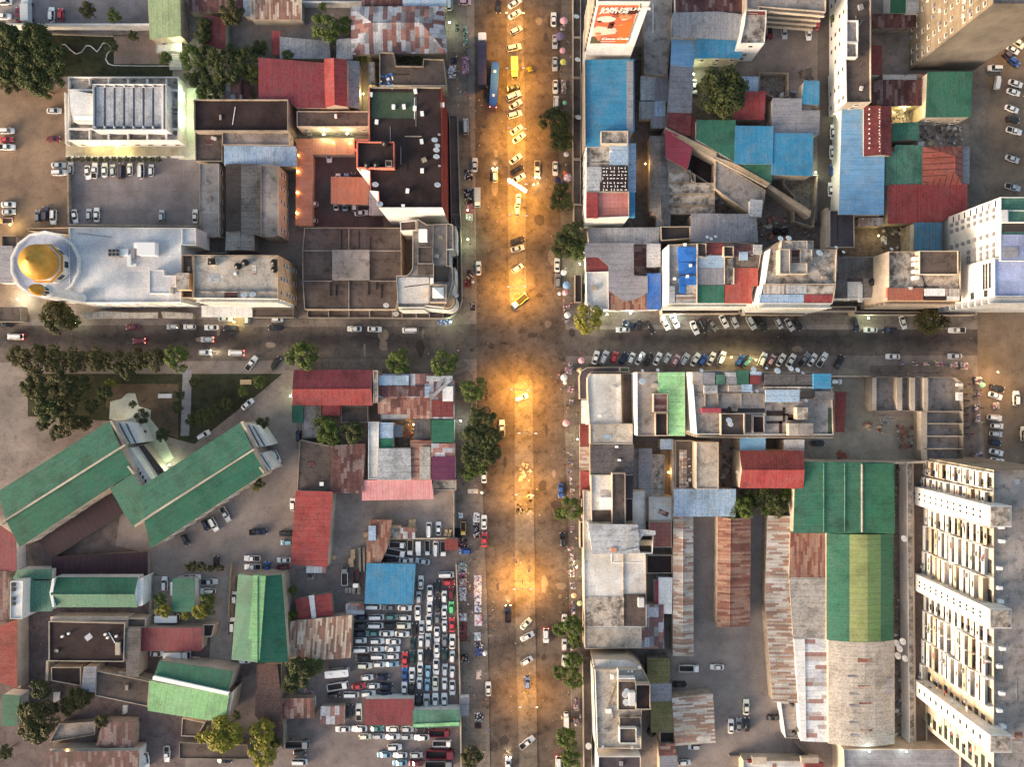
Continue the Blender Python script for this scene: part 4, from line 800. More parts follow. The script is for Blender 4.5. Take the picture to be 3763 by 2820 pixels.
B("bright blue tarpaulin roof beside the pale side wall", [840,705, 942,702, 942,984, 838,984], 7.5, 's', 'bblue', 'white', 'annex', 'annex', ax='y', rise=.3)
r = B("street block roofed in torn blue tarpaulin, green and red sheets", [1012,462, 1240,452, 1320,440, 1540,440, 1775,462, 1745,650, 1665,942, 1012,942], 17, 'f', 'conc', {'N':'dirty','E':'cream','S':'pinkw','W':'white'}, 'apartment_block', 'building', par=.5, win='S')
ledges(r, root_q[r.name], 17, 'S', M('pinkw'), d=.9)
for q, mk, z, ax_ in (([1086,482,1238,600],'tarp',17.1,'x'),([1090,606,1236,700],'tarp',17.0,'x'),([1096,716,1234,790],'tarp',17.15,'x'),([1100,792,1150,860],'tarp',17.0,'x'),([1152,790,1234,862],'mconc',16.9,'x'),([1068,868,1234,938],'gstrip',16.9,'x'),
    ([1246,550,1466,650],'sky',17.1,'x'),([1246,652,1466,790],'ash',17.0,'y'),([1246,793,1462,938],'green',17.05,'y'),([1322,446,1458,540],'dred',17.3,'x'),([1548,652,1738,800],'brick',17.2,'y'),([1468,790,1690,940],'brick',17.1,'y'),([1548,462,1700,560],'drust',17.0,'x'),([1560,560,1735,645],'rubble',16.9,'x'),([1700,465,1770,540],'lgrey',17.5,'x'),([1585,522,1655,588],'sky',17.3,'x'),([1020,800,1062,938],'lgrey',17.0,'x')):
    K_(r, "sheet_roof", q, 16.3, z, mk, ax=ax_)
K_(r, "stair_house", [1246,452,1320,560], 16.4, 18.4, 'mconc', 'dconc', par=.8); K_(r, "stair_house", [1460,475,1542,560], 16.4, 19, 'cream', 'dconc', par=.8); K_(r, "party_wall", [1240,560,1246,938], 16.4, 17.5, 'cream'); K_(r, "party_wall", [1466,560,1470,780], 16.4, 17.5, 'cream'); K_(r, "party_wall", [1540,650,1547,785], 16.4, 17.6, 'cream'); K_(r, "roof_hatch", [1480,575,1535,775], 16.4, 17.0, 'mconc')
B("brown arcade roof strip fronting the tarpaulin roofed block", [955,990, 1590,992, 1590,1025, 958,1026], 4.5, 'f', 'dconc', 'cream', 'arcade', 'arcade', par=.5)
T(3, 1)
r = B("stained block with cream rooftop rooms and a big dish", [148,498, 235,430, 500,430, 500,500, 694,500, 682,785, 672,868, 655,945, 55,940, 90,785, 105,780], 22, 'f', 'mconc', {'N':'dirty','E':'cream','S':'pinkw','W':'white'}, 'apartment_block', 'building', par=.5, win='S')
ledges(r, root_q[r.name], 22, 'S', M('pinkw'), d=1.2)
for q, z0_, z1_, a_, b_ in (([240,430,368,498],21,24,'mconc','mconc'),([372,430,452,498],21,24,'cream','mconc'),([228,498,312,700],21,25,'cream','conc'),([318,500,394,602],21,23,'cream','drust'),([396,502,492,608],21,24,'mconc','mconc'),([316,612,452,700],21,24,'cream','cconc')):
    K_(r, "roof_room", q, z0_, z1_, a_, b_, par=.3)
for q, mk in (([92,792,272,864],'gstrip'),([276,792,446,862],'lgrey'),([450,796,668,864],'mconc'),([60,868,424,938],'sky'),([430,870,658,940],'red')): K_(r, "sheet_roof", q, 21, 21.9, mk, ax='y')
K_(r, "party_wall", [100,780,672,788], 21, 22.3, 'cream')
B("dark arcade roof strip fronting the cream roomed block", [-60,1000, 440,1002, 440,1034, -60,1034], 4.5, 'f', 'dconc', 'cream', 'arcade', 'arcade', par=.4)
B("dark arcade roof strip west of the street tree", [475,965, 850,965, 850,1003, 475,1003], 6, 'f', 'dconc', 'cream', 'arcade', 'arcade', par=.4)
B("dark arcade roof strip running behind the street tree", [832,1005, 1830,1012, 1828,1034, 832,1034], 4.5, 'f', 'dconc', 'cream', 'arcade', 'arcade', par=.4)
r = B("low dark roofed house with a pale paved light well", [700,562, 995,560, 998,900, 665,905, 690,700], 10, 'f', 'bitumen', {'N':'dirty','E':'cream','S':'pinkw','W':'cream'}, par=.4, win='S')
K_(r, "sheet_roof", [702,565,995,735], 9.3, 10.3, 'dgrey', ax='y'); K_(r, "sheet_roof", [672,690,772,900], 9.3, 10.1, 'dgrey', ax='y'); K_(r, "light_well", [776,765,892,898], 9.2, 9.65, 'lconc'); K_(r, "sheet_roof", [905,735,992,892], 9.3, 10.0, 'fibre'); K_(r, "light_well", [872,780,900,930], 9.3, 10.2, 'white')
r = B("mouldy brown roof block with a terracotta and white sheet front", [1112,518, 1698,512, 1698,808, 1690,920, 1098,918, 1112,800], 20, 'f', 'mconc', {'N':'dirty','E':'cream','S':'beige','W':'cream'}, 'apartment_block', 'building', par=.6, win='S')
ledges(r, root_q[r.name], 20, 'S', M('cream'), d=1.0)
K_(r, "roof_wing", [1362,512,1680,705], 19, 22, 'cream', 'dconc', par=.4)
for i, yy in enumerate((560, 605, 665, 715)): K_(r, "white_pier", [1325,yy,1362,yy+26], 19, 21.5, 'white')
for q, mk in (([1102,815,1392,916],'terra'),([1404,820,1572,880],'wsheet'),([1584,822,1686,880],'gstrip'),([1586,882,1686,916],'wsheet'),([1405,884,1575,916],'black')): K_(r, "sheet_roof", q, 19, 20.1, mk, ax='y')
# ------------------------------------------------------------------ billboard on the tower (flat printed sheet)
T(2, 0)
xs = sorted(p.x for p in root_q[bb.name]); ys = min(p.y for p in root_q[bb.name])
BX0, BX1 = xs[0]+.4, xs[-1]-3.2; BZ0, BZ1 = 23.5, 46.0
bw, bh = BX1-BX0, BZ1-BZ0
br_ = empty("billboard", (BX0, ys-.35, BZ0)); tag(br_, "huge advertising billboard with a smiling woman and red oval logo on the tower", "billboard")
def flat(name, pts, d, col, rough=.5):
    """Polygon on the billboard sheet, u right and v up in 0..1, d metres proud."""
    k = "print_%02x%02x%02x" % tuple(col)
    if k not in MC: MC[k] = plain(k, S(*col, .6, .05), rough)
    n = len(pts); o = mesh_obj(name, [(u*bw, -d, v*bh) for u, v in pts]+[(u*bw, -d+.012, v*bh) for u, v in pts], [tuple(range(n)), tuple(range(2*n-1, n-1, -1))]+[(i, (i+1) % n, n+(i+1) % n, n+i) for i in range(n)], MC[k], None, br_); return o
def ell(cx_, cy_, a, b, n=26, t=0.0, s=0, e=2*math.pi):
    return [(cx_+a*math.cos(s+(e-s)*i/n)*math.cos(t)-b*math.sin(s+(e-s)*i/n)*math.sin(t), cy_+(a*math.cos(s+(e-s)*i/n)*math.sin(t)+b*math.sin(s+(e-s)*i/n)*math.cos(t))*bw/bh) for i in range(n)]
mb = MB(); mb.box(-.15, -.02, -.15, bw+.15, .3, bh+.15); o = mb.make("panel", M('frame'), br_)
flat("poster", [(0,0),(1,0),(1,1),(0,1)], .03, (196,104,70))
flat("poster_print", [(0,0),(.3,0),(.28,.14),(0,.2)], .05, (96,88,60)); flat("poster_print", [(0,.2),(.62,.28),(.6,.42),(.1,.48),(0,.42)], .05, (222,206,190))
flat("poster_print", ell(.28,.66,.24,.17), .06, (226,214,206)); flat("poster_print", ell(.47,.82,.14,.11), .07, (108,48,36)); flat("poster_print", ell(.5,.73,.1,.07), .08, (150,84,60))
flat("poster_print", ell(.78,.84,.26,.13), .09, (78,42,32)); flat("poster_print", ell(.76,.72,.17,.145, t=-.25), .11, (206,140,100)); flat("poster_print", ell(.9,.9,.12,.08), .1, (64,36,30))
flat("poster_print", ell(.70,.765,.03,.012), .13, (48,28,24)); flat("poster_print", ell(.83,.755,.03,.012), .13, (48,28,24)); flat("poster_print", ell(.74,.655,.075,.03,t=.12), .13, (238,228,220)); flat("poster_print", ell(.745,.70,.02,.03), .13, (184,116,80))
flat("poster_print", [(.62,.5),(.74,.58),(.95,.62),(1,.55),(1,0),(.62,0),(.72,.25)], .10, (222,112,44)); flat("poster_print", [(.4,.56),(.62,.52),(.78,.56),(.7,.49),(.45,.5)], .12, (206,132,92))
flat("poster_print", [(.36,.42),(.5,.42),(.52,.56),(.46,.6),(.38,.58)], .12, (98,48,36)); flat("poster_print", ell(.16,.28,.09,.07), .12, (196,122,84)); flat("poster_print", [(.1,.22),(.22,.24),(.3,.12),(.2,.08)], .11, (200,128,90))
flat("poster_print", ell(.12,.6,.06,.05), .1, (84,44,34)); flat("poster_print", ell(.55,.36,.12,.04), .12, (196,188,180))
flat("logo_plate", ell(.45,.145,.22,.052), .15, (200,20,34))
def text(name, s, u, v, size, col, shear=0.0, sx=1.0):
    cu = bpy.data.curves.new(name, 'FONT'); cu.body = s; cu.size = size; cu.extrude = .015; cu.offset = .03*size/1.5; cu.shear = shear
    o = bpy.data.objects.new(name, cu); COL.objects.link(o); k = "print_%02x%02x%02x" % tuple(col)
    if k not in MC: MC[k] = plain(k, S(*col))
    cu.materials.append(MC[k]); o.parent = br_; o.location = (u*bw, -.2, v*bh); o.rotation_euler = (math.pi/2, 0, 0); o.scale = (sx, 1, 1)
    me = bpy.data.meshes.new_from_object(o.evaluated_get(bpy.context.evaluated_depsgraph_get())); m2 = bpy.data.objects.new(name, me); COL.objects.link(m2); m2.parent = br_; m2.location = o.location; m2.rotation_euler = o.rotation_euler; bpy.data.objects.remove(o); return m2
text("lettering", "SABE MELHOR", .07, .895, 2.0, (240,240,240), .15, 1.0); text("lettering", "JUNTOS", .07, .825, 2.0, (240,240,240), .15)
text("logo_lettering", "Coca-Cola", .27, .125, 1.75, (240,240,240), .35)
mb = MB(); mb.box(.26*bw, -.17, .065*bh, .68*bw, -.15, .072*bh); mb.make("lettering_rule", MC["print_f0f0f0"], br_)
# ------------------------------------------------------------------ south west block
T(0, 2)
A30 = math.radians(31.5)
def gab(label, a, b, c_, d, h, mt, mt2=None, f=.5, rise=1.6, win='', W='cream', name='school_wing'):
    """Gable roof over a turned rectangle: ridge runs from side a-d to side b-c."""
    return B(label, [*a, *b, *c_, *d], h, 'gx', mt, W, name, 'building', ang=A30, mt2=mt2, f=f, rise=rise, win=win)
w1 = gab("green roofed school wing nearest the wooded garden", (-10,945), (890,375), (1085,782), (165,1390), 12, 'green', 'dgreen', .53, 1.6, 'S')
q = root_q[w1.name]
K_(w1, "gable_parapet", [-4,1205, 20,1185, 1010,560, 1018,572, 40,1190, 15,1220], 12.8, 14.2, 'cream')
K_(w1, "parapet", [888,368, 905,366, 1018,560, 1000,575], 11, 12.6, 'cream'); K_(w1, "parapet", [935,612, 950,604, 1095,800, 1078,806], 11, 12.6, 'cream')
w2 = gab("green roofed school wing pointing at the parked pickups", (1155,905), (1958,385), (2150,792), (1228,1402), 12, 'green', 'dgreen', .52, 1.6, 'S')
K_(w2, "ridge_parapet", [1088,1222, 1248,1112, 2060,596, 2066,608, 1258,1126, 1095,1238], 12.8, 14.0, 'cream'); K_(w2, "parapet", [1952,378, 1968,374, 2085,580, 2062,592], 11, 12.6, 'cream'); K_(w2, "parapet", [2018,640, 2030,632, 2150,788, 2138,800], 11, 12.6, 'cream')
B("lower green roof link joining the two school wings", [905,925, 1080,800, 1258,1112, 1090,1228, 1010,1110], 11.5, 's', 'green', 'cream', 'school_link', 'building', ang=A30+math.pi/2, rise=.4)
for nm, q, n_ in (("white louvred end bay of the school wing by the garden",[905,378, 1080,388, 1150,548, 1010,562],3),("white louvred end bay of the school wing by the pickups",[1975,388, 2090,412, 2195,570, 2068,588],3),("lower white louvred bay beside the round shrub",[2040,650, 2150,625, 2230,760, 2150,785],3)):
    r = B(nm, q, 8.5, 'f', 'bitumen', 'white', 'louvred_bay', 'building', par=.3)
    a, b, c_, d = [Vector(q[i:i+2]) for i in (0, 2, 4, 6)]
    for i in range(n_):
        t0, t1 = i/n_+.05, (i+.62)/n_+.05; K_(r, "louvre", [*a.lerp(b, t0), *a.lerp(b, t1), *d.lerp(c_, t1), *d.lerp(c_, t0)], 8, 9.2, 'white')
B("tilted dark plum slatted shade roof behind the garden wing", [315,1340, 905,965, 1000,1115, 430,1480], 2.6, 's', 'plum', 'gwall', 'shade_roof', 'shade roof', ang=math.radians(-60), rise=.1)
B("long dark plum slatted shade roof north of the green hall", [428,1482, 1195,1440, 1195,1625, 430,1628], 2.6, 's', 'plum', 'gwall', 'shade_roof', 'shade roof', ax='y', rise=.1)
r = B("white walled entrance link with small windows between the wings", [985,600, 1060,590, 1240,860, 1175,888], 9, 'f', 'white', 'white', 'entrance_link', 'building', par=.2)
for i in range(8):
    a = Vector((1018,620)).lerp(Vector((1190,870)), (i+.3)/8); K_(r, "roof_light", [a.x,a.y,a.x+12,a.y+24], 8.8, 9.05, 'shade')
B("dark open porch roof beside the lit entrance path", [1090,580, 1170,560, 1345,790, 1270,830], 4, 'f', 'dconc', 'cream', 'porch', 'porch', par=.3)
T(0, 3)
for i, (nm, q, mk, r_) in enumerate((
  ("red roof house at the frame edge below the school wing", [-40,-330, 128,-215, 130,62, -40,64], 'maroon', 's'),
  ("pale teal sheet roof behind the white gate posts", [150,56, 422,56, 420,126, 115,122], 'teal', 's'),
  ("dim green roof west of the white gable wall", [195,150, 410,148, 420,385, 195,395], 'teal', 's'),
  )): B(nm, q, 5, r_, mk, 'white', 'house', 'house', ax='y', rise=.4)
r = B("long green gabled hall with white gable walls", [440,118, 1115,118, 1112,358, 432,358], 7, 'gx', 'dgreen', 'white', 'hall', 'hall', mt2='green', f=.52, rise=1.4, win='S')
K_(r, "gable_parapet", [425,128, 442,124, 430,245, 440,360, 425,362, 402,245], 6, 8.4, 'white'); K_(r, "gable_wall", [1117,135, 1165,118, 1160,345, 1115,356, 1103,240], 0, 7, 'white')
r = B("narrow white rendered stair block at the frame edge", [84,150, 188,145, 178,458, 80,455], 9, 'f', 'white', 'white', 'stair_block', 'building', par=.4)
for y in (165,205,280,320): K_(r, "window", [98,y,120,y+26], 8.6, 9.0, 'shade')
B("brown tile roof house filling the west frame edge", [-60,540, 135,470, 135,1015, -60,930], 6, 's', 'redtile', 'cream', 'house', 'house', ax='x', low='E', rise=1.2)
wall("cream wall with dark arched gaps beside the tile roof", [150,470, 152,1005], 4, 'cream', .9)
B("dark plum flat roof above the tile roof house", [-60,70,58,470], 5, 'f', 'dfibreflat', 'dirty', par=.4) if 'dfibreflat' in DEF else B("dark plum sheet roof above the tile roof house", [-60,70,58,470], 5, 's', 'drust', 'dirty', ax='y', rise=.3)
r = B("dark mottled flat roof hall with white cowls and cream windows", [395,475, 1015,490, 1005,805, 395,800], 6.5, 'f', 'black', 'cream', 'hall', 'hall', par=.4)
wall("cream wall with slit windows north of the dark mottled hall", [420,452, 1035,452], 5, 'cream', .8); wall("cream stub wall west of the dark mottled hall", [385,800, 380,960], 4, 'cream', .5)
for x, y in ((552,578),(850,585),(868,612),(940,600),(500,602)): K_(r, "cowl", [x-8,y-8,x+8,y+8], 6, 7, 'wpaint')
K_(r, "roof_duct", [935,650,972,750], 6, 7, 'cream')
B("purple brown flat roof below the dark mottled hall", [415,850, 655,850, 655,995, 640,1000, 415,960], 5, 'f', 'black', 'cream', par=.3)
B("small grey sheet roof below the mottled hall", [690,845, 780,842, 765,1045, 668,1040], 5.5, 's', 'ash', 'cream', 'shed', 'shed', ax='x', rise=.3)
B("long brown grey slab roof left of the green pair", [780,878, 1000,920, 1215,965, 1200,1170, 770,1080], 5, 'f', 'dconc', 'cream', par=.3)
B("tall dark slate roof range east of the mottled hall", [1020,535, 1140,535, 1125,915, 1035,920], 6, 's', 'dgrey', 'cream', 'range', 'building', ax='x', low='W', rise=.5)
B("small dark flat room joined to the slate range", [1032,452, 1185,455, 1180,528, 1030,525], 5, 'f', 'dconc', 'cream', 'annex', 'annex', par=.5)
B("deep red sheet roof with white trucks parked below", [1145,532, 1645,530, 1632,708, 1145,710], 5, 's', 'maroon', 'cream', 'workshop', 'workshop', ax='y', rise=.5)
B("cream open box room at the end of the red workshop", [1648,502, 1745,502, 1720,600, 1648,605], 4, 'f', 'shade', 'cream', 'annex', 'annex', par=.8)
B("small green square roof between two clipped trees", [1412,132, 1580,130, 1575,392, 1405,390], 4.5, 's', 'green', 'white', 'kiosk', 'kiosk', ax='x', rise=.3)
B("dark green sloping roof with three white seams", [1300,802, 1890,885, 1855,1035, 1255,935], 7.5, 's', 'dgreen', 'cream', 'school_hall', 'building', ang=math.radians(80), low='N', rise=.8)
r = B("light green roof below the white ridge gutter", [1225,960, 1860,1080, 1830,1240, 1700,1275, 1210,1195], 7.5, 's', 'sgreen', 'cream', 'school_hall', 'building', ang=math.radians(80), low='S', rise=.8)
K_(r, "ridge_gutter", [1240,928, 1250,918, 1862,1052, 1850,1080, 1840,1075, 1240,952], 7.6, 8.5, 'wpaint'); K_(r, "end_wall", [1845,1082, 1905,1035, 1865,1240, 1830,1238], 0, 7.4, 'cream')
B("small green panel roof with a white frame at the frame edge", [28,1072, 158,1085, 135,1318, 20,1320], 5, 's', 'dgreen', 'white', 'kiosk', 'kiosk', ax='x', rise=.2)
r = B("tall green gabled store with a pale green ridge band", [1940,95, 2288,100, 2340,800, 1885,780], 8, 'gy', 'green', 'cream', 'store_hall', 'hall', f=.5, rise=2.0, mt2='dgreen')
K_(r, "roof_band", [2060,98, 2158,106, 2110,792, 2040,780, 2050,620, 2020,615], 9.0, 10.1, 'sgreen', ax='x')
B("white tank trailer roof beside the clipped trees", [1382,160,1410,268], 3, 'f', 'wpaint', 'wpaint', 'container', 'container', par=.05)
B("dark rusty striped roof under the low garden tree", [840,1290, 1085,1295, 1080,1500, 790,1480], 4, 's', 'drust', 'dirty', 'shed', 'shed', ax='y', rise=.3)
B("dark maroon striped roof at the bottom with a lit white eave", [400,1540, 1130,1530, 1120,1720, 380,1720], 5, 's', 'drust', 'white', 'shed', 'shed', ax='y', rise=.3, low='S')
wall("white eave wall with dark gaps and a bright lamp", [415,1522, 1130,1515], 4.2, 'cream', .6)
B("brown slab roof west of the yellow green trees", [1480,1262, 1665,1300, 1600,1415, 1470,1410], 3, 'f', 'dconc', 'cream', par=.3)
B("long low dark slab roof at the bottom edge of the school yard", [1455,1460, 2010,1480, 2030,1600, 1455,1595], 3, 'f', 'dconc', 'gwall', par=.3)
B("mouldy pale slab yard room below the garden trees", [480,1310, 780,1290, 770,1400, 400,1460], 2.5, 'f', 'conc', 'dirty', 'ruin', 'ruin', par=.8)
wall("thin dark fence running down past the green store", [1885,0, 1870,120, 1850,590], 1.8, 'gwall', .15)
wall("low wall east of the long green hall", [1230,100, 1225,380], 1.5, 'dirty', .2)
wall("slanted rendered wall below the slate range", [975,895, 1245,965], 4, 'cream', .7)
B("long brown roof beneath the green store", [2095,830, 2250,828, 2290,1180, 2300,1500, 2080,1240], 5, 's', 'brown', 'dirty', 'shed', 'shed', ax='x', rise=.3)
T(1, 1)
r = B("maroon gabled hall on the south west corner of the crossing street", [182,1485, 815,1483, 810,1768, 172,1768], 7, 'gx', 'maroon', 'cream', 'hall', 'hall', mt2='red', f=.54, rise=1.6)
T(1, 2)
K_(r, "porch_roof", [408,240,552,328], 0, 5.5, 'red', ax='x')
B("small green lean-to below the maroon gabled hall", [168,248,246,378], 4, 's', 'dgreen', 'white', 'lean_to', 'lean-to', ax='x', rise=.3)
B("long pale party wall roof between maroon and patched roofs", [822,-40,858,225], 8, 'f', 'mconc', 'cream', 'party_wall', 'wall', par=.1)
r = B("blue grey and rust patched roof with a star of loose sheets", [865,-5, 1235,-5, 1430,-5, 1475,45, 1475,345, 1295,345, 1290,175, 865,175], 6.5, 's', 'patch', 'dirty', 'market_house', 'building', ax='y', low='N', rise=.6)
K_(r, "sheet_roof", [870,0,1110,80], 6, 7.1, 'sky', ax='y'); K_(r, "sheet_roof", [875,88,1240,172], 6, 7.0, 'drust', ax='y'); K_(r, "sheet_roof", [1255,5,1465,50], 6, 7.15, 'lgrey', ax='y'); K_(r, "sheet_roof", [1295,200,1470,340], 6, 6.95, 'dred', ax='y'); K_(r, "sheet_roof", [1385,90,1470,212], 6, 7.2, 'wsheet', ax='x')
for i, q in enumerate(([1300,160,1440,30,1455,50,1320,175],[1240,90,1290,92,1262,175,1240,172],[1340,60,1400,20,1370,90,1330,120])): K_(r, "loose_sheet", q, 7.2, 7.3, ['lgrey','sky','ash'][i])
B("rusty brown roof with a bent pale gutter", [866,178, 1290,180, 1288,345, 1105,345, 1150,270, 1145,310, 868,308], 6, 's', 'rust', 'dirty', 'market_house', 'building', ax='y', low='S', rise=.4)
B("pale concrete strip beneath the rusty brown roof", [880,312, 1140,312, 1095,362, 880,360], 5, 'f', 'lconc', 'dirty', 'annex', 'annex', par=.2)
B("deep green square roof with a grid of seams", [1300,368,1474,540], 6.5, 's', 'dgreen', 'white', 'shop', 'shop', ax='x', low='W', rise=.3)
B("grey and maroon striped roof under the green square", [1300,560,1478,660], 6.5, 's', 'patch', 'white', 'shop', 'shop', ax='x', low='W', rise=.3)
B("purple square shop roof at the market pavement", [1302,668,1480,846], 6.7, 's', 'purple', 'white', 'shop', 'shop', ax='x', low='W', rise=.3)
B("brown and cream checker roof with dotted rivet lines", [1130,535, 1290,535, 1294,845, 1130,845], 6, 's', 'rstrip', 'pinkw', 'shop', 'shop', ax='x', low='W', rise=.2)
r2 = B("cream sheet patch strip beside the checker roof", [1205,590,1280,842], 6.45, 's', 'tan', 'pinkw', 'shop', 'shop', ax='x', rise=.1) 
B("large pale grey plain roof in the market block", [868,600, 1120,600, 1124,845, 862,845], 6.5, 's', 'lgrey', 'white', 'warehouse', 'warehouse', ax='x', low='E', rise=.3)
B("white stained slab strip with grey drip marks", [782,380, 868,380, 862,845, 780,845], 6.5, 'f', 'lconc', 'white', par=.3)
B("light blue tin box roof over the dark courtyard", [882,390,978,518], 6, 's', 'sky', 'white', 'hut', 'hut', ax='x', rise=.2)
B("dark green tin box roof below the light blue one", [880,520,974,588], 6, 's', 'dgreen', 'white', 'hut', 'hut', ax='x', rise=.2)
B("grey tarpaulined roof patches inside the dark courtyard", [1162,360, 1280,350, 1285,515, 1160,512], 5, 's', 'dgrey', 'dirty', 'hut', 'hut', ax='y', rise=.2)
B("grey tin hut among courtyard clutter", [985,410,1055,495], 3.5, 's', 'grey', 'dirty', 'hut', 'hut', ax='x', rise=.2)
B("dark slab rooms behind the porch of the maroon hall", [560,250,778,385], 4, 'f', 'dconc', 'dirty', 'outbuilding', 'outbuilding', par=.4)
B("weathered slab strip west of the twin courtyard trees", [248,248,400,508], 3.5, 'f', 'conc', 'dirty', 'outbuilding', 'outbuilding', par=.2)
B("grey brown jointed slab roof below the twin trees", [225,525, 500,580, 478,950, 202,938], 5, 'f', 'dconc', 'dirty', 'warehouse', 'warehouse', par=.2)
B("dark maroon ribbed roof with scattered pale sheets", [503,575, 752,560, 728,952, 482,950], 5.5, 's', 'drust', 'dirty', 'warehouse', 'warehouse', ax='y', low='S', rise=.4)
B("long pink roof facing the open dirt yard", [732,858, 1292,852, 1306,1000, 738,1012], 5, 's', 'pink', 'cream', 'warehouse', 'warehouse', ax='y', low='S', rise=.5)
B("small stained slab room east of the pink roof", [1308,852,1495,935], 4, 'f', 'mconc', 'cream', par=.3)
B("long faded red roof beside the parked white hatchback", [200,945, 488,952, 445,1552, 155,1532], 6, 's', 'red', 'cream', 'warehouse', 'warehouse', ax='x', low='W', rise=.5)
B("white scrap sheet lean-to under the long red roof", [285,1545,430,1600], 3, 's', 'wpatch', 'dirty', 'lean_to', 'lean-to', ax='y', rise=.2)
B("rusty shed roof with blue grey panels above the lorries", [802,1180, 968,1182, 945,1370, 875,1525, 775,1520, 775,1340], 3.6, 's', 'rstrip', 'dirty', 'shed', 'shed', ax='y', rise=.3)
B("pale blue tin panel hut on the rusty shed", [790,1230,836,1336], 4.2, 's', 'sky', 'dirty', 'hut', 'hut', ax='x', rise=.1)
B("tan box hut beside the lorry row", [960,1228,1046,1336], 3, 'f', 'mconc', 'beige', 'hut', 'hut', par=.1)
B("rusty scrap roofed hut next to the tan box hut", [1050,1245,1155,1322], 3, 's', 'patch', 'beige', 'hut', 'hut', ax='y', rise=.2)
B("brown kiosk roof at the market end of the lorry row", [1410,1335,1505,1418], 3.2, 's', 'dred', 'cream', 'kiosk', 'kiosk', ax='y', rise=.2)
wall("pale wall between the lorry row and the crate yard", [955,1330, 1500,1328], 2, 'cream', .25)
wall("long market wall between car lot and clothes sellers", [1475,900, 1475,1330], 2.2, 'dirty', .3)
T(1, 3)
wall("white posted fence between the packed car lot and the market", [1495,10, 1515,600, 1530,1200, 1535,1660], 1.8, 'cream', .25)
B("bright blue nine panel canopy over the car lot", [775,8, 1160,15, 1140,332, 758,325], 4, 's', 'blue', 'gpaint', 'canopy', 'canopy', ax='y', rise=.3, low='S')
B("red shed roof with a white painted cross band", [195,300, 475,252, 490,420, 215,450], 3.5, 's', 'red', 'dirty', 'shed', 'shed', ang=.12, rise=.2)
q_ = [305,272, 335,268, 352,440, 328,445]; sheet_band = B("white painted band lying across the red shed roof", q_, 3.75, 's', 'wsheet', 'dirty', 'roof_sheet', 'sheet', rise=.05)
B("big tan rusty ribbed roof next to the packed cars", [150,480, 645,428, 632,765, 105,805], 5, 's', 'strip', 'dirty', 'warehouse', 'warehouse', ang=math.radians(86), low='S', rise=.5)
B("small rusty tin strip under the blue canopy corner", [605,335,742,412], 3, 's', 'patch', 'dirty', 'shed', 'shed', ax='x', rise=.2)
B("brown rust roof below the dark lot tree", [92,1105, 330,1105, 335,1255, 90,1260], 4, 's', 'rust', 'dirty', 'shed', 'shed', ax='y', rise=.3)
B("grey and rust striped tin roof beside a parked black car", [400,1170, 585,1165, 582,1305, 400,1305], 3, 's', 'patch', 'dirty', 'shed', 'shed', ax='y', rise=.3)
B("red roof office between the two halves of the car lot", [758,1112, 1145,1110, 1140,1308, 755,1310], 4.5, 's', 'maroon', 'white', 'office', 'building', ax='y', low='S', rise=.4)
r = B("grey green roof with a light green lower edge by the market", [1150,1202, 1522,1198, 1524,1322, 1148,1338], 4.5, 's', 'teal', 'white', 'office', 'building', ax='y', low='S', rise=.4)
K_(r, "roof_edge", [1148,1312, 1522,1296, 1524,1322, 1148,1338], 4.3, 4.95, 'lgreen')
B("grey and white market kiosk at the end of the fence", [1532,1100, 1598,1095, 1590,1240, 1540,1240], 3, 's', 'ash', 'wpaint', 'kiosk', 'kiosk', ax='x', rise=.2)
B("long brown slab roof west of the dark lot tree", [-60,820, 80,815, 62,1350, -60,1200], 4.5, 'f', 'dconc', 'cream', 'outbuilding', 'outbuilding', par=.2)
# ------------------------------------------------------------------ south east block
T(2, 1)
r = B("pale corner hall with a rounded grey canopy on the crossing", [375,1512, 625,1512, 632,1930, 368,1930, 352,1640, 352,1545], 9, 'f', 'lconc', {'N':'cream','E':'cream','S':'cream','W':'cream'}, 'corner_building', 'building', par=.4)
B("grey rounded canopy hugging the pale corner hall", [350,1460, 612,1458, 612,1500, 385,1502, 358,1520, 348,1550, 345,1720, 288,1720, 285,1540, 300,1490], 5, 'f', 'ashflat', 'cream', 'canopy', 'canopy', par=.1) if 'ashflat' in DEF else B("grey rounded canopy hugging the pale corner hall", [350,1460, 612,1458, 612,1500, 385,1502, 358,1520, 348,1550, 345,1720, 288,1720, 285,1540, 300,1490], 5, 'f', 'bitumen', 'cream', 'canopy', 'canopy', par=.1)
B("mouldy green slab at the end of the rounded canopy", [616,1460, 690,1460, 692,1500, 616,1500], 5, 'f', 'courtgreen', 'cream', 'canopy', 'canopy', par=.1)
B("stained brown light well with plants behind the corner hall", [636,1510,718,1990], 5, 'f', 'dconc', 'dirty', 'court', 'building', par=.3)
T(2, 2)
B("slab roof with crossing dark seams below the corner hall", [375,398, 718,395, 718,560, 375,560], 9.5, 'f', 'cconc', 'cream', 'shop_house', 'building', par=.2)
B("dark purple plain roof along the avenue", [378,565, 720,562, 720,800, 380,805], 9, 's', 'dgrey', 'cream', 'shop_house', 'building', ax='x', low='W', rise=.2)
r = B("pale slab roof with a brown stair strip along the avenue", [380,810, 720,808, 724,1190, 560,1198, 385,1198], 9.5, 'f', 'lconc', 'cream', 'shop_house', 'building', par=.4, win='W')
K_(r, "roof_house", [552,796,660,1215], 8.8, 12, 'cream', 'dconc', par=.3); K_(r, "roof_slab", [664,815,720,1000], 8.8, 9.6, 'bitumen'); K_(r, "roof_slab", [668,1010,722,1190], 8.8, 9.4, 'black'); K_(r, "roof_room", [460,995,552,1092], 8.8, 11, 'wpaint'); K_(r, "roof_court", [388,1098,550,1190], 8.8, 9.2, 'dconc')
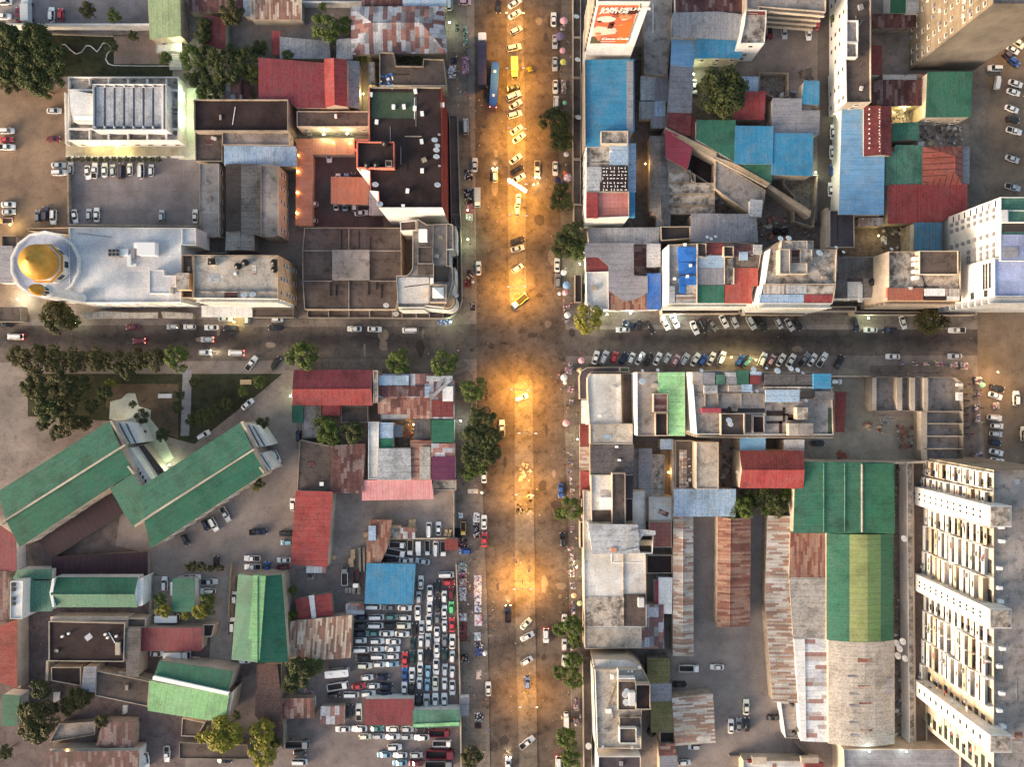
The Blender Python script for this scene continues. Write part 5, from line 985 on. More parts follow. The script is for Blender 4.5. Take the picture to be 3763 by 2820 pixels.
for nm, q, mk in (("plum awning below the rounded canopy",[296,400,358,582],'dred'),("slotted grey awning roof with rungs",[295,590,356,762],'gstrip'),("bright brick red awning on the avenue",[298,785,362,996],'red'),("darker red awning beside the avenue tree",[315,1000,366,1185],'dred'),("white strip awning under the corner canopy",[308,208,350,396],'wsheet'),("brown slab awning west of the white gabled shop",[290,1192,360,1405],'dconc')):
    B(nm, q, 4.5, 's' if mk != 'dconc' else 'f', mk, 'cream', 'awning', 'awning', ax='x', rise=.2, low='W')
T(2, 1)
r = B("white sided house with a light green roof and dark penthouse", [752,1500, 925,1500, 1143,1498, 1146,2020, 756,2018], 15, 'f', 'conc', {'N':'cream','E':'cream','S':'cream','W':'white'}, 'apartment_block', 'building', par=.4, win='S')
K_(r, "sheet_roof", [928,1502, 1142,1502, 1142,2016, 1010,2016, 1008,1672, 928,1670], 14.4, 15.2, 'lgreen', ax='x')
T(2, 2)
K_(r, "roof_room", [888,148,1004,300], 14, 17, 'cream', 'drust', par=.2); K_(r, "roof_room", [903,306,1004,492], 14, 16, 'cream', 'black', par=.6)
T(2, 1)
r = B("long slab block crowded with tin shacks, dishes and black patched roof", [1200,1500, 1390,1485, 1690,1500, 2185,1500, 2340,1640, 2352,2010, 1650,2010, 1238,2005, 1215,1700], 22, 'f', 'conc', {'N':'cream','E':'cream','S':'pinkw','W':'white'}, 'apartment_block', 'building', par=.5, win='S')
ledges(r, root_q[r.name], 22, 'S', M('cream'), d=.9)
for q, mk in (([1205,1500,1290,1600],'conc'),([1292,1502,1388,1600],'ash'),([1396,1520,1472,1600],'teal'),([1480,1540,1565,1600],'ash'),([1568,1484,1662,1600],'green'),([1672,1525,1760,1600],'dred'),([1300,1605,1408,1672],'lgrey'),([1600,1598,1690,1660],'sky'),([1500,1605,1598,1660],'conc'),
    ([1790,1515,2045,1602],'dgrey'),([2050,1515,2178,1602],'dgrey'),([1470,1500,1560,1538],'lgrey'),([1675,1495,1765,1522],'sky')): K_(r, "tin_roof", q, 21, 22.8, mk, ax='x')
T(3, 1)
K_(r, "tin_roof", [500,1512,645,1635], 21, 23.5, 'blue', ax='x')
T(3, 2)
K_(r, "tin_roof", [112,115,388,218], 21, 22.4, 'sky', ax='x'); K_(r, "water_cistern", [396,132,504,180], 21, 22.6, 'shade'); K_(r, "tin_roof", [508,130,662,195], 21, 22.4, 'fibre', ax='x'); K_(r, "parapet_wall", [100,92,660,104], 21, 23, 'mconc')
K_(r, "stair_house", [368,262,456,360], 21, 24.5, 'cream', 'mconc'); K_(r, "stair_house", [302,392,380,492], 21, 24, 'cream', 'cconc'); K_(r, "stair_house", [385,390,500,492], 21, 24, 'mconc', 'conc')
for q in ([120,290,250,330],[120,372,250,392],[222,372,245,470],[252,262,268,380],[255,310,300,330],[290,320,345,365],[300,345,360,362]): K_(r, "tar_patch", q, 21.3, 21.62, 'black')
K_(r, "moss_strip", [620,265,660,485], 21.3, 21.6, 'courtgreen')
T(2, 2)
K_(r, "red_canopy", [1280,266,1438,304], 21.6, 22.6, 'crimson', ax='x'); K_(r, "roof_gap_shade", [1440,270,1790,300], 21.3, 21.65, 'shade')  # dark slab paints a shaded gap between the roofs
K_(r, "stair_house", [1436,310,1630,488], 21, 23.4, 'cream', 'dconc', par=1.0); K_(r, "roof_room", [1632,312,1690,470], 21, 22, 'conc', 'dconc', par=.3); K_(r, "roof_room", [1695,330,1792,470], 21, 22.4, 'conc', 'black', par=.8)
for x in (1308, 1412, 1600, 1790): K_(r, "roof_kerb", [x-4,150,x+4,262], 21.3, 21.9, 'dirty')
K_(r, "roof_kerb", [1215,146,1800,152], 21.3, 21.9, 'dirty')
B("dark red ground canopy east of the long slab block", [2368,140, 2447,142, 2430,456, 2372,455], 3, 's', 'dred', 'cream', 'canopy', 'canopy', ax='x', rise=.2)
for nm, q, h_, mk, R_, ax_ in (
  ("dark shanty roof with a slit at the court's west wall",[730,600,770,990],4,'fibre','s','x'),("mottled grey shanty roof beside the slit roof",[772,600,868,992],4.3,'ash','s','x'),("pale mouldy shanty roof in the dark court",[872,645,976,992],4.6,'mconc','f','x'),("small grey blue tin roof hanging over the black court",[948,525,1036,595],6,'sky','s','y'),
  ("cracked grey slab south of the slit roof",[735,995,840,1185],4.2,'conc','f','x'),("paler cracked slab below the mouldy shanty",[848,985,1042,1185],5,'lconc','f','x'),("pink tiled terrace with loose tiles",[850,1190,1036,1400],5,'pinktile','f','x'),
  ("dark roof of a littered hall west of the pale slab",[1066,530,1226,920],6,'dconc','f','x'),("tall pale slab with long cracks and an orange eave",[1236,545,1418,925],11,'cconc','f','x'),("light blue roof with one white seam",[1596,490,1790,612],8,'lblue','s','x'),
  ("pale grey sheet roof beside an open light well",[1955,528,2105,612],8,'lgrey','s','x'),("blue grey sheet roof over the head of the sheds",[1058,930,1548,1142],7,'sky','s','y'),("dark slab with pipes and a pair of white pots",[832,1462,1040,1612],4,'black','f','x')):
    B(nm, q, h_, R_, mk, 'cream', 'outbuilding', 'outbuilding', ax=ax_, rise=.3, par=.3)
wall("tall plain wall along the west side of the littered hall", [1048,530, 1048,1150], 6, 'dirty', .5)
B("red gabled roof with pale parapets at both ends", [1592,615,2098,915], 9, 'gx', 'dred', 'cream', 'hall', 'hall', mt2='red', f=.5, rise=1.6)
r = B("white gabled shop with a torn grey sheet roof", [362,1212, 755,1222, 762,1440, 400,1445], 13, 's', 'lgrey', {'N':'cream','E':'cream','S':'pinkw','W':'white'}, 'shop_house', 'building', ax='x', low='S', rise=.5, win='W')
for q, z in (([650,1290,760,1250,775,1330,680,1368],13.9),([770,1250,905,1265,905,1300,770,1285],13.6),([760,1290,820,1280,770,1350],13.7),([600,1440,760,1400,780,1430,640,1455],13.5)): K_(r, "loose_sheet", q, z-.1, z, 'lgrey')
K_(r, "rust_patch", [542,1402,588,1438], 12.9, 13.45, 'coral')
r = B("roofless white cornered stair shell beside the torn roof", [770,1300, 890,1300, 880,1452, 768,1450], 11, 'f', 'dconc', 'white', 'stair_shell', 'building', par=2.2)
K_(r, "landing", [775,1340,885,1385], 9, 10.2, 'beige')
T(2, 3)
r = B("big blotched slab roof block along the avenue with a dark terrace", [318,-585, 820,-585, 832,515, 790,530, 792,695, 330,700], 8, 'f', 'lconc', 'cream', 'shop_house', 'building', par=.3)
K_(r, "roof_slab", [330,275,642,518], 7.6, 7.85, 'mconc'); K_(r, "roof_slab", [650,255,830,515], 7.6, 7.9, 'dconc'); K_(r, "roof_slab", [335,530,785,690], 7.6, 7.8, 'cconc'); K_(r, "roof_kerb", [640,-580,648,520], 7.6, 8.15, 'mconc'); K_(r, "roof_hut", [765,288,812,362], 7.6, 9.4, 'white')
B("patched blue grey shanty roof cluster with a rusty corner", [835,345, 962,342, 968,690, 800,690, 790,525, 838,520], 5, 's', 'patch', 'dirty', 'shack', 'shack', ax='y', rise=.3)
B("white sheet roof step beside the narrow red roof", [935,125, 1035,125, 1030,408, 968,405, 965,345, 935,340], 5, 's', 'wsheet', 'white', 'shed', 'shed', ax='y', rise=.2)
B("narrow crimson roof slot beside the white sheet roof", [905,155,932,330], 4.5, 's', 'crimson', 'white', 'shed', 'shed', ax='x', rise=.1)
B("long tan and rust shed west of the works yard", [1050,-920, 1208,-918, 1212,752, 1045,748], 5, 'gy', 'gstrip', 'dirty', 'long_shed', 'shed', mt2='gstrip', f=.45, rise=.9)
B("long rust brown shed in the middle of the works yard", [1412,-370, 1676,-360, 1668,505, 1405,512], 5.5, 'gy', 'rstrip', 'dirty', 'long_shed', 'shed', f=.35, rise=1.2)
B("slanting tan striped shed east of the works yard", [1822,-380, 2022,-375, 1985,250, 2062,1130, 1862,1125, 1800,300], 5, 's', 'gstrip', 'dirty', 'long_shed', 'shed', ax='x', low='W', rise=.8)
r = B("cream block with rooftop rooms and dishes near the kerb trees", [412,870, 740,868, 798,860, 862,985, 868,1195, 792,1200, 788,1515, 432,1508], 14, 'f', 'cconc', {'N':'cream','E':'cream','S':'cream','W':'pinkw'}, 'apartment_block', 'building', par=.5, win='W')
ledges(r, root_q[r.name], 14, 'W', M('pinkw'), d=.5)
K_(r, "roof_room", [600,960,745,1200], 13, 16, 'cream', 'dconc', par=.3); K_(r, "roof_room", [745,990,862,1192], 13, 16.5, 'cream', 'black', par=.3); K_(r, "roof_room", [690,1055,740,1165], 16, 18, 'white'); K_(r, "roof_room", [612,1255,785,1340], 13, 14.6, 'mconc', 'dconc', par=.2); K_(r, "roof_room", [612,1345,750,1470], 13, 16, 'white', 'dconc', par=.4); K_(r, "roof_wall", [598,870,604,958], 13, 15.5, 'white'); K_(r, "roof_wall", [600,938,738,948], 13, 16.2, 'white')
B("plain pale slab wing north of the cream roomed block", [392,782, 690,785, 770,830, 745,862, 412,868], 12, 'f', 'lconc', 'cream', 'annex', 'annex', par=.1)
r = B("second cream block with a ribbed roof at the bottom edge", [438,1575, 785,1575, 790,1800, 440,1800], 14, 'f', 'bitumen', {'N':'pinkw','E':'cream','S':'cream','W':'pinkw'}, 'apartment_block', 'building', par=.4)
B("dark arcade roof strip under the cream roomed block", [315,772, 385,772, 388,1720, 325,1720], 4.5, 'f', 'dconc', 'gwall', 'arcade', 'arcade', par=.4)
for nm, q, mk in (("olive roof at the head of the narrow back range",[842,782,1014,980],'olive'),("short slate roof between two olive roofs",[862,985,1028,1126],'ash'),("long olive brown roof at the foot of the back range",[872,1132,1050,1370],'olive'),("tiny rusty roof below the black court",[938,1475,1062,1568],'rust'),("grey roof at the bottom of the back range",[942,1572,1075,1720],'ash')):
    B(nm, q, 5, 's', mk, 'dirty', 'shed', 'shed', ax='x', low='E', rise=.4)
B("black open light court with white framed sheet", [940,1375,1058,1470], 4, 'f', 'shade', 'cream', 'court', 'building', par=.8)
B("broad patched grey shed with a rusty ridge end", [1042,1100, 1362,1062, 1385,1455, 1070,1480], 5, 's', 'gstrip', 'dirty', 'warehouse', 'warehouse', ang=math.radians(4), low='S', rise=.6)
r = B("cream rimmed yard block at the bottom with red and white roofs", [1618,1608, 2270,1615, 2270,1800, 1618,1800], 5, 'f', 'lconc', 'cream', 'outbuilding', 'outbuilding', par=.4)
K_(r, "tin_roof", [1690,1580,1808,1640], 4, 5.6, 'cream'); K_(r, "tin_roof", [1655,1605,1768,1628], 4.5, 5.4, 'dred'); K_(r, "tin_roof", [2120,1630,2270,1760], 4.5, 5.8, 'dred'); K_(r, "tin_roof", [2090,1585,2230,1630], 4.5, 6, 'cream')
wall("long low dark wall across the foot of the works yard", [1510,1575, 2110,1572], 1.4, 'gwall', .3); wall("short dark slanting wall joining the long low wall", [2035,1448, 2135,1560], 1.6, 'gwall', .3)
B("small stained slab hut with a water tank and white wall", [1920,1138, 2062,1140, 2075,1430, 1960,1425], 4, 'f', 'conc', {'N':'white','E':'cream','S':'cream','W':'white'}, 'hut', 'hut', par=.3)
T(3, 2)
r = B("wide green hall roof north of the arched shed", [425,708, 1145,716, 1150,1276, 342,1276, 352,932, 398,925], 9, 's', 'green', 'cream', 'hall', 'hall', ax='x', low='W', rise=.6)
K_(r, "roof_slope", [905,718,1143,1278], 8.5, 9.6, 'dgreen', ax='x'); K_(r, "ridge_strip", [893,722,903,1278], 9.2, 9.9, 'tan'); K_(r, "roof_joint", [583,718,589,1276], 9.1, 9.6, 'teal'); K_(r, "roof_joint", [755,718,759,1278], 9.1, 9.7, 'teal')  # darker slope: its light and its different sheets are in the colour
wall("pale wall along the north edge of the wide green hall", [420,698, 900,708, 1250,712, 1400,704], 7, 'cream', .4)
def vault(label, x0, x1, y0, y1, h, rise, bands, sk=0):
    """Barrel roof, axis north-south, one colour per band, for its sheets and the light on its slope."""
    a = P(x0, y0, h); b = P(x1, y1, h); sh = P(x0+sk, y1, h).x-a.x; root = empty("vaulted_shed", ((a.x+b.x)/2, (a.y+b.y)/2, 0)); tag(root, label, "warehouse")
    wd = b.x-sh-a.x
    mb = MB(); mb.prism([Vector((a.x, b.y)), Vector((a.x+wd, b.y)), Vector((a.x+wd, a.y)), Vector((a.x, a.y))], 0, h); child(root, "wall", mb, M('cream'))
    for (u0, u1, mk) in bands:
        mb = MB(); n = 6
        z = lambda u: h+.03+rise*(1-(2*u-1)**2)
        for i in range(n):
            ua, ub = u0+(u1-u0)*i/n, u0+(u1-u0)*(i+1)/n
            mb.add([(a.x+wd*ua, b.y, z(ua)), (a.x+wd*ub, b.y, z(ub)), (a.x+wd*ub, a.y, z(ub)), (a.x+wd*ua, a.y, z(ua))], [(0,1,2,3)])
            mb.add([(a.x+wd*ua, b.y, h), (a.x+wd*ub, b.y, h), (a.x+wd*ub, b.y, z(ub)), (a.x+wd*ua, b.y, z(ua))], [(0,1,2,3)]); mb.add([(a.x+wd*ua, a.y, h), (a.x+wd*ub, a.y, h), (a.x+wd*ub, a.y, z(ub)), (a.x+wd*ua, a.y, z(ua))], [(0,1,2,3)])
        child(root, "roof_band", mb, M(mk, 0), True)
    return root
vault("green arched shed with a lime ridge band", 606, 1150, 1284, 2150, 7.5, 2.2, ((0,.305,'green'),(.305,.565,'lime'),(.565,.775,'mgreen'),(.775,1,'dgreen2')) if False else ((0,.305,'green'),(.305,.565,'lime'),(.565,.775,'mgreen'),(.775,1,'dgreen')))
T(3, 3)
r = vault("tan weathered arched shed with rusty roof slots", 622, 1160, 628, 1470, 7.5, 2.0, ((0,1,'tan'),))
for x, y, w_, h_ in ((860,780,105,28),(865,1000,105,12),(872,1138,100,12),(880,1358,100,12)): K_(r, "rust_slot", [x,y,x+w_,y+h_], 9.3, 9.56, 'rust')
for x, y in ((780,920),(790,1062),(790,1158),(790,1295),(800,1398)): K_(r, "grey_slot", [x,y,x+88,y+12], 9.1, 9.45, 'ash')
K_(r, "grey_sheet", [1035,940,1150,1065], 7.9, 8.6, 'ash')
B("rusty and grey patched roof west of the arched green shed", [318,-240, 604,-235, 605,115, 308,118], 6.5, 's', 'rstrip', 'cream', 'warehouse', 'warehouse', ax='y', low='S', rise=.3)
B("plain tan sheet roof between rusty and white striped roofs", [310,125, 612,125, 616,602, 340,602], 6.5, 's', 'tan', 'cream', 'warehouse', 'warehouse', ax='x', low='W', rise=.3)
r = B("white striped patchwork roof with rust sheets", [340,612, 614,612, 632,1450, 398,1442], 6, 's', 'wpatch', 'white', 'warehouse', 'warehouse', ax='x', low='W', rise=.4)
K_(r, "white_sheets", [342,618, 430,618, 442,1440, 400,1440], 5.8, 6.5, 'wsheet', ax='x')
r = B("flat grey roof with cream parapet and two bright lamps at the bottom", [745,1515, 1700,1515, 1700,1900, 760,1900], 9, 'f', 'ash', 'cream', 'warehouse', 'warehouse', par=.5)
# unfinished row building
T(3, 2)
r = B("roofless grey row of bays under construction", [972,12, 1660,15, 1718,70, 1722,690, 1375,692, 1378,292, 970,290], 5, 'f', 'conc', 'gwall', 'unfinished_building', 'building', par=2.4)
for q in ([1180,14,1222,288],[1288,14,1326,288],[1396,14,1432,290],[975,14,1012,288]): K_(r, "cross_wall", q, 2.4, 5.0, 'cream')
for q in ([1380,292,1718,298],[1420,390,1722,397],[1420,492,1722,500],[1400,595,1722,602],[1376,296,1424,690]): K_(r, "cross_wall", q, 2.4, 5.03, 'cream')
for q in ([1675,65,1715,90],[1675,138,1715,205]): K_(r, "slab", q, 4, 5.4, 'lconc')
wall("thin pale wall north of the dusty construction yard", [650,8, 980,8], 2, 'cream', .3)
# ------------------------------------------------------------------ slab tower on the east side
DEF['towerw'] = lambda a: concrete(S(240,226,204,1.1), .15, .38, name="cream_tower_render")
DEF['towerwall'] = lambda a: concrete(S(196,176,150), .3, .42, name="tower_back_wall")
HT = 37.0
r = B("long cream apartment tower with many balconies and white stair shafts", [1962,770, 2500,770, 2500,3320, 1962,3320], HT, 'f', 'conc', {'N':'gwall','E':'cream','S':'cream','W':'towerwall'}, 'tower_block', 'building', par=1.0)  # greyer north wall has its dimmer light put into the colour
q = root_q[r.name]; X0 = min(p.x for p in q); Y1 = max(p.y for p in q)
def yt(y, h=HT): return P(0, y, h).y
shafts = ((1062,1235), (1900,2060), (2925,3070))
for i, (ya, yb) in enumerate(shafts):
    mb = MB(); xa = P(1932, 0, 42).x; xb = P(2110, 0, 42).x; y0_, y1_ = P(0, yb, 42).y, P(0, ya, 42).y
    mb.box(xa, y0_, 0, xb, y1_, 42); child(r, "stair_shaft", mb, M(('white', 'towerw', 'towerw')[i])); mb = MB(); mb.box(xa+.3, y0_+.3, 42.003, xb-.3, y1_-.3, 42.1); child(r, "shaft_roof", mb, M('mconc'))
    for f in range(12):
        for yy in (y1_-2.0, y0_+2.0): mb = MB(); mb.box(xa-.06, yy-.3, f*3.1+3.4, xa-.003, yy+.3, f*3.1+4.2); child(r, "shaft_window", mb, M('glass'))
segs = ((790,930,1.3,1),(945,1060,2.2,0),(1240,1400,1.3,1),(1402,1640,1.8,1),(1642,1890,2.6,0),(2062,2200,1.3,1),(2202,2470,1.8,1),(2472,2700,2.2,1),(2702,2920,2.9,0),(3072,3300,1.4,1))
random.seed(11); nb = 0
stuffc = [S(170,60,50), S(70,110,150), S(190,180,170), S(60,90,60), S(196,150,110)]
for si, (ya, yb, dep, kind) in enumerate(segs):
    y1_, y0_ = yt(ya), yt(yb); dep0 = dep*.85
    for f in range(12):
        z = f*3.05+.6; dep = dep0*random.choice((.75, .9, 1.0, 1.0, 1.2))
        mb = MB(); mb.box(X0-dep, y0_, z, X0-.003, y1_, z+.25); mb.box(X0-dep, y0_+.1, z+.255, X0-dep+.18, y1_-.1, z+random.uniform(1.2, 1.75))
        mb.box(X0-dep, y0_, z+.25, X0-.003, y0_+.2, z+2.9); mb.box(X0-dep, y1_-.2, z+.25, X0-.003, y1_, z+2.9)
        n_ = max(1, int((y1_-y0_)/4.2))
        for k in range(1, n_): yy = y0_+(y1_-y0_)*k/n_; mb.box(X0-dep, yy-.1, z+.26, X0-.003, yy+.1, z+(2.6 if kind else 2.9))
        if nb < 98: child(r, "balcony", mb, M(random.choice(('towerw', 'towerw', 'white', 'cream')))); nb += 1
        for _ in range(random.choice((0, 1, 1, 2))):
            yy = random.uniform(y0_+1, y1_-2.5); mb = MB(); mb.box(X0-dep-.05, yy, z+.6, X0-dep-.01, yy+random.uniform(.6, 2), z+1.3)
            kk = "laundry%d" % random.randrange(5)
            if kk not in MC: MC[kk] = plain("laundry_cloth", stuffc[int(kk[-1])], .8)
            child(r, "laundry", mb, MC[kk])
        if random.random() < .3: ac(r, X0-dep-.3, random.uniform(y0_+1, y1_-1), z+.8, 1.1)
        mb = MB(); mb.box(X0-.06, y0_+.7, z+.5, X0-.003, y0_+(y1_-y0_)*random.uniform(.4, .7), z+2.2); child(r, "window_band", mb, M('glass'))
for y in (1225,1340,1560,1720,1830,2215,2360,2580,2720,2850): K_(r, "roof_vent", [2000+(y*7)%40,y,2040+(y*7)%40,y+26], HT-1, HT+.4, 'wpaint')
r2 = B("two storey podium with small windows under the balcony tower", [1258,712, 1308,712, 1330,3100, 1280,3100], 5, 'f', 'mconc', {'N':'cream','E':'cream','S':'cream','W':'white'}, 'podium', 'building', par=.3)
B("brown rubbish strewn podium court under the tower balconies", [1310,712, 1402,712, 1425,3100, 1332,3100], 4, 'f', 'dconc', 'cream', 'podium', 'building', par=.3)
sheet("yard", [1150,712,1258,2998], .02, M('rubble'))
# ------------------------------------------------------------------ vehicles
PAINT = {'w':(236,236,238),'s':(168,174,180),'g':(112,114,120),'k':(34,32,36),'n':(28,36,66),'b':(24,80,160),'l':(118,166,190),'r':(196,34,44),'m':(110,26,44),
         't':(70,128,124),'e':(70,196,110),'c':(222,212,186),'y':(226,176,50),'o':(220,110,40),'p':(196,150,160),'v':(72,62,78),'d':(30,60,58)}
PN = {'w':'white','s':'silver','g':'grey','k':'black','n':'navy blue','b':'blue','l':'light blue','r':'red','m':'maroon','t':'teal','e':'bright green','c':'cream','y':'yellow','o':'orange','p':'pink','v':'dark purple','d':'dark green'}
def paint(c):
    k = 'paint_'+PN[c].replace(' ', '_')
    if k not in MC:
        m, nt, b = newmat(k, .28, .5); b.inputs["Base Color"].default_value = S(*PAINT[c]); b.inputs["Coat Weight"].default_value = .4; MC[k] = m
    return MC[k]
GL = M('glass'); TY = plain("tyre", (.02, .02, .02, 1), .8); DK = plain("bed_liner", (.035, .03, .03, 1), .7)
HLM = plain("headlight_glass", S(230,230,220), .2); TLM = plain("tail_light_glass", S(150,20,24), .3)
HON = emit("headlight_on", (1, .88, .6, 1), 30); TON = emit("tail_light_on", (1, .06, .05, 1), 9)
def outline(x0, x1, w_, n=5.0, k=20):
    cx, a = (x0+x1)/2, (x1-x0)/2; out = []
    for i in range(k):
        t = 2*math.pi*(i+.5)/k; c_, s_ = math.cos(t), math.sin(t)
        out.append((cx+a*math.copysign(abs(c_)**(2/n), c_), w_/2*math.copysign(abs(s_)**(2/n), s_)))
    return out
def loft(mb, rings, cap=True):
    k = len(rings[0]); vs_ = [v for r_ in rings for v in r_]; fs = []
    for a in range(len(rings)-1):
        for i in range(k): j = (i+1) % k; fs.append((a*k+i, a*k+j, (a+1)*k+j, (a+1)*k+i))
    fs.append(tuple(range(k-1, -1, -1)))
    if cap: fs.append(tuple((len(rings)-1)*k+i for i in range(k)))
    mb.add(vs_, fs)
def proto(kind):
    """Root empty and parts of a vehicle facing +x."""
    if kind in PRO: return PRO[kind]
    parts = []; me = lambda n_, mb, mats, sm=False: parts.append((n_, mb.make(n_, mats, None, sm)))
    D = {'S':(4.45,1.76,1.42,.235,.085,-.20,-.375),'H':(3.85,1.68,1.48,.27,.13,-.36,-.465),'U':(4.65,1.88,1.80,.24,.12,-.40,-.475),'V':(4.9,1.84,2.0,.385,.29,-.45,-.485),'P':(5.15,1.82,1.72,.20,.10,-.10,-.155),
         'X':(7.0,2.3,3.0,0,0,0,0),'T':(7.2,2.35,2.4,0,0,0,0),'Q':(4.8,1.8,2.2,0,0,0,0)}
    if kind in 'SHUVP':
        L, W_, Hh, wb, wt, rt, rb = D[kind]; belt = .86 if kind in 'SH' else 1.0
        mb = MB(); rg = []
        for z, sh, n_ in ((.22,.93,5),(.45,1.0,5.5),(.68,.995,5.5),(belt-.06,.96,4.6),(belt,.90,4.2)):
            rg.append([(x, y, z-(.07 if z > .7 and abs(x) > L*.42 else 0)) for x, y in outline(-L/2*sh, L/2*sh, W_*(1-(1-sh)*.8), n_)])
        loft(mb, rg)
        rw = W_*.66; x0, x1 = rt*L, wt*L; o = outline(x0, x1, rw, 5, 16)
        loft(mb, [[(x, y, Hh-.05) for x, y in o], [(x*.98+(x0+x1)*.01, y*.9, Hh) for x, y in o]])
        for sx, bx in ((x1, wb*L), (x0, rb*L)):
            for s_ in (-1, 1): mb.tube((bx, s_*W_*.43, belt-.02), (sx, s_*rw*.47, Hh-.03), .04, n=5)
        for s_ in (-1, 1): mb.tube(((x0+x1)/2, s_*W_*.44, belt-.02), ((x0+x1)/2, s_*rw*.47, Hh-.03), .045, n=5)
        for s_ in (-1, 1): mb.box(wb*L-.25, s_*W_*.5-.09, belt-.05, wb*L-.08, s_*W_*.5+.09, belt+.1)
        me("body", mb, paint('w'), False)
        def q4(nm, a, b, c_, d): m_ = MB(); m_.add([a, b, c_, d], [(0, 1, 2, 3)]); me(nm, m_, GL)
        q4("windscreen", (wb*L, -W_*.41, belt+.01), (wb*L, W_*.41, belt+.01), (x1, rw*.46, Hh-.04), (x1, -rw*.46, Hh-.04))
        q4("rear_window", (rb*L, W_*.41, belt+.01), (rb*L, -W_*.41, belt+.01), (x0, -rw*.46, Hh-.04), (x0, rw*.46, Hh-.04))
        for s_ in (-1, 1): q4("side_window", (wb*L, s_*W_*.43, belt), (rb*L, s_*W_*.43, belt), (x0, s_*rw*.48, Hh-.05), (x1, s_*rw*.48, Hh-.05))
        if kind == 'P':
            mb = MB(); bx0, bx1 = -L*.485, rb*L-.05; w2 = W_*.44
            mb.box(bx0, -w2, belt+.002, bx1, w2, belt+.03, 1)
            for a in ((bx0,-w2-.06,bx1,-w2),(bx0,w2,bx1,w2+.06),(bx0-.06,-w2,bx0,w2),(bx1,-w2,bx1+.05,w2)): mb.box(a[0], a[1], belt-.1, a[2], a[3], belt+.28)
            me("cargo_bed", mb, [paint('w'), DK])
        if kind in 'UV':
            mb = MB()
            for s_ in (-1, 1): mb.tube((x0+.3, s_*rw*.4, Hh+.05), (x1-.3, s_*rw*.4, Hh+.05), .03, n=5)
            me("roof_rail", mb, M('gpaint'))
        xa, r_ = L*.30, .33
    else:
        L, W_, Hh = D[kind][:3]; cl = 1.9 if kind != 'Q' else 1.5
        mb = MB(); mb.box(-L/2, -W_*.3, .5, L/2-.3, W_*.3, .8); me("chassis", mb, TY)
        mb = MB(); o = outline(L/2-cl, L/2, W_*.95, 7); ch = Hh-.5 if kind == 'X' else 2.35 if kind == 'T' else 1.9
        loft(mb, [[(x, y, .5) for x, y in o], [(x, y, 1.3) for x, y in o], [(x*1-.0-(.35 if x > L/2-.4 else 0), y*.93, ch-.1) for x, y in o], [(x-(.45 if x > L/2-.5 else 0), y*.85, ch) for x, y in o]])
        me("cab", mb, paint('w'))
        m_ = MB(); m_.add([(L/2-.01, -W_*.4, 1.35), (L/2-.01, W_*.4, 1.35), (L/2-.33, W_*.38, ch-.14), (L/2-.33, -W_*.38, ch-.14)], [(0, 1, 2, 3)]); me("windscreen", m_, GL)
        if kind == 'X':
            mb = MB(); mb.box(-L/2, -W_/2, .8, L/2-cl-.15, W_/2, Hh)
            for i in range(6): x = -L/2+.4+i*(L-cl-1)/5; mb.box(x, -W_/2+.05, Hh+.002, x+.1, W_/2-.05, Hh+.05)
            me("cargo_box", mb, paint('s'))
        else:
            mb = MB(); bx1 = L/2-cl-.15; w2 = W_/2-.08; zt = 1.9 if kind == 'T' else 1.3
            mb.box(-L/2, -w2, .82, bx1, w2, .95, 1)
            for a in ((-L/2,-w2-.08,bx1,-w2),(-L/2,w2,bx1,w2+.08),(-L/2-.08,-w2,-L/2,w2),(bx1,-w2,bx1+.08,w2)): mb.box(a[0], a[1], .8, a[2], a[3], zt)
            me("cargo_bed", mb, [paint('w'), DK])
        xa, r_ = L*.33, .45
    for sx in (-1, 1):
        for s_ in (-1, 1): mb = MB(); mb.tube((sx*xa, s_*(W_*.5-.22), r_), (sx*xa, s_*(W_*.5-.0), r_), r_, n=12); me("wheel", mb, TY)
    for s_ in (-1, 1):
        zl = .6 if kind in 'SHUVP' else .9
        mb = MB(); mb.box(L/2-.16, s_*W_*.36-.14, zl, L/2+.01, s_*W_*.36+.14, zl+.14); me("headlight", mb, HLM)
        mb = MB(); mb.box(-L/2-.01, s_*W_*.38-.12, zl+.05, -L/2+.12, s_*W_*.38+.12, zl+.2); me("tail_light", mb, TLM)
    PRO[kind] = [(n_, o.data) for n_, o in parts]
    for n_, o in parts: bpy.data.objects.remove(o)
    return PRO[kind]
PRO = {}; LEN = {'S':4.45,'H':3.85,'U':4.65,'V':4.9,'P':5.15,'X':7.0,'T':7.2,'Q':4.8}
KN = {'S':('sedan','car'),'H':('hatchback','car'),'U':('estate car','car'),'V':('van','van'),'P':('pickup','pickup'),'X':('box lorry','lorry'),'T':('open lorry','lorry'),'Q':('small flatbed','small truck')}
NMK = {'S':'parked_car','H':'parked_car','U':'parked_car','V':'van','P':'pickup_truck','X':'box_lorry','T':'open_lorry','Q':'small_truck'}
ORD = "first second third fourth fifth sixth seventh eighth ninth tenth eleventh twelfth thirteenth fourteenth fifteenth sixteenth seventeenth eighteenth nineteenth twentieth twenty-first twenty-second twenty-third twenty-fourth twenty-fifth".split()
PAINTED = ("body", "cargo_box", "cab", "cargo_bed"); LINKED = {}
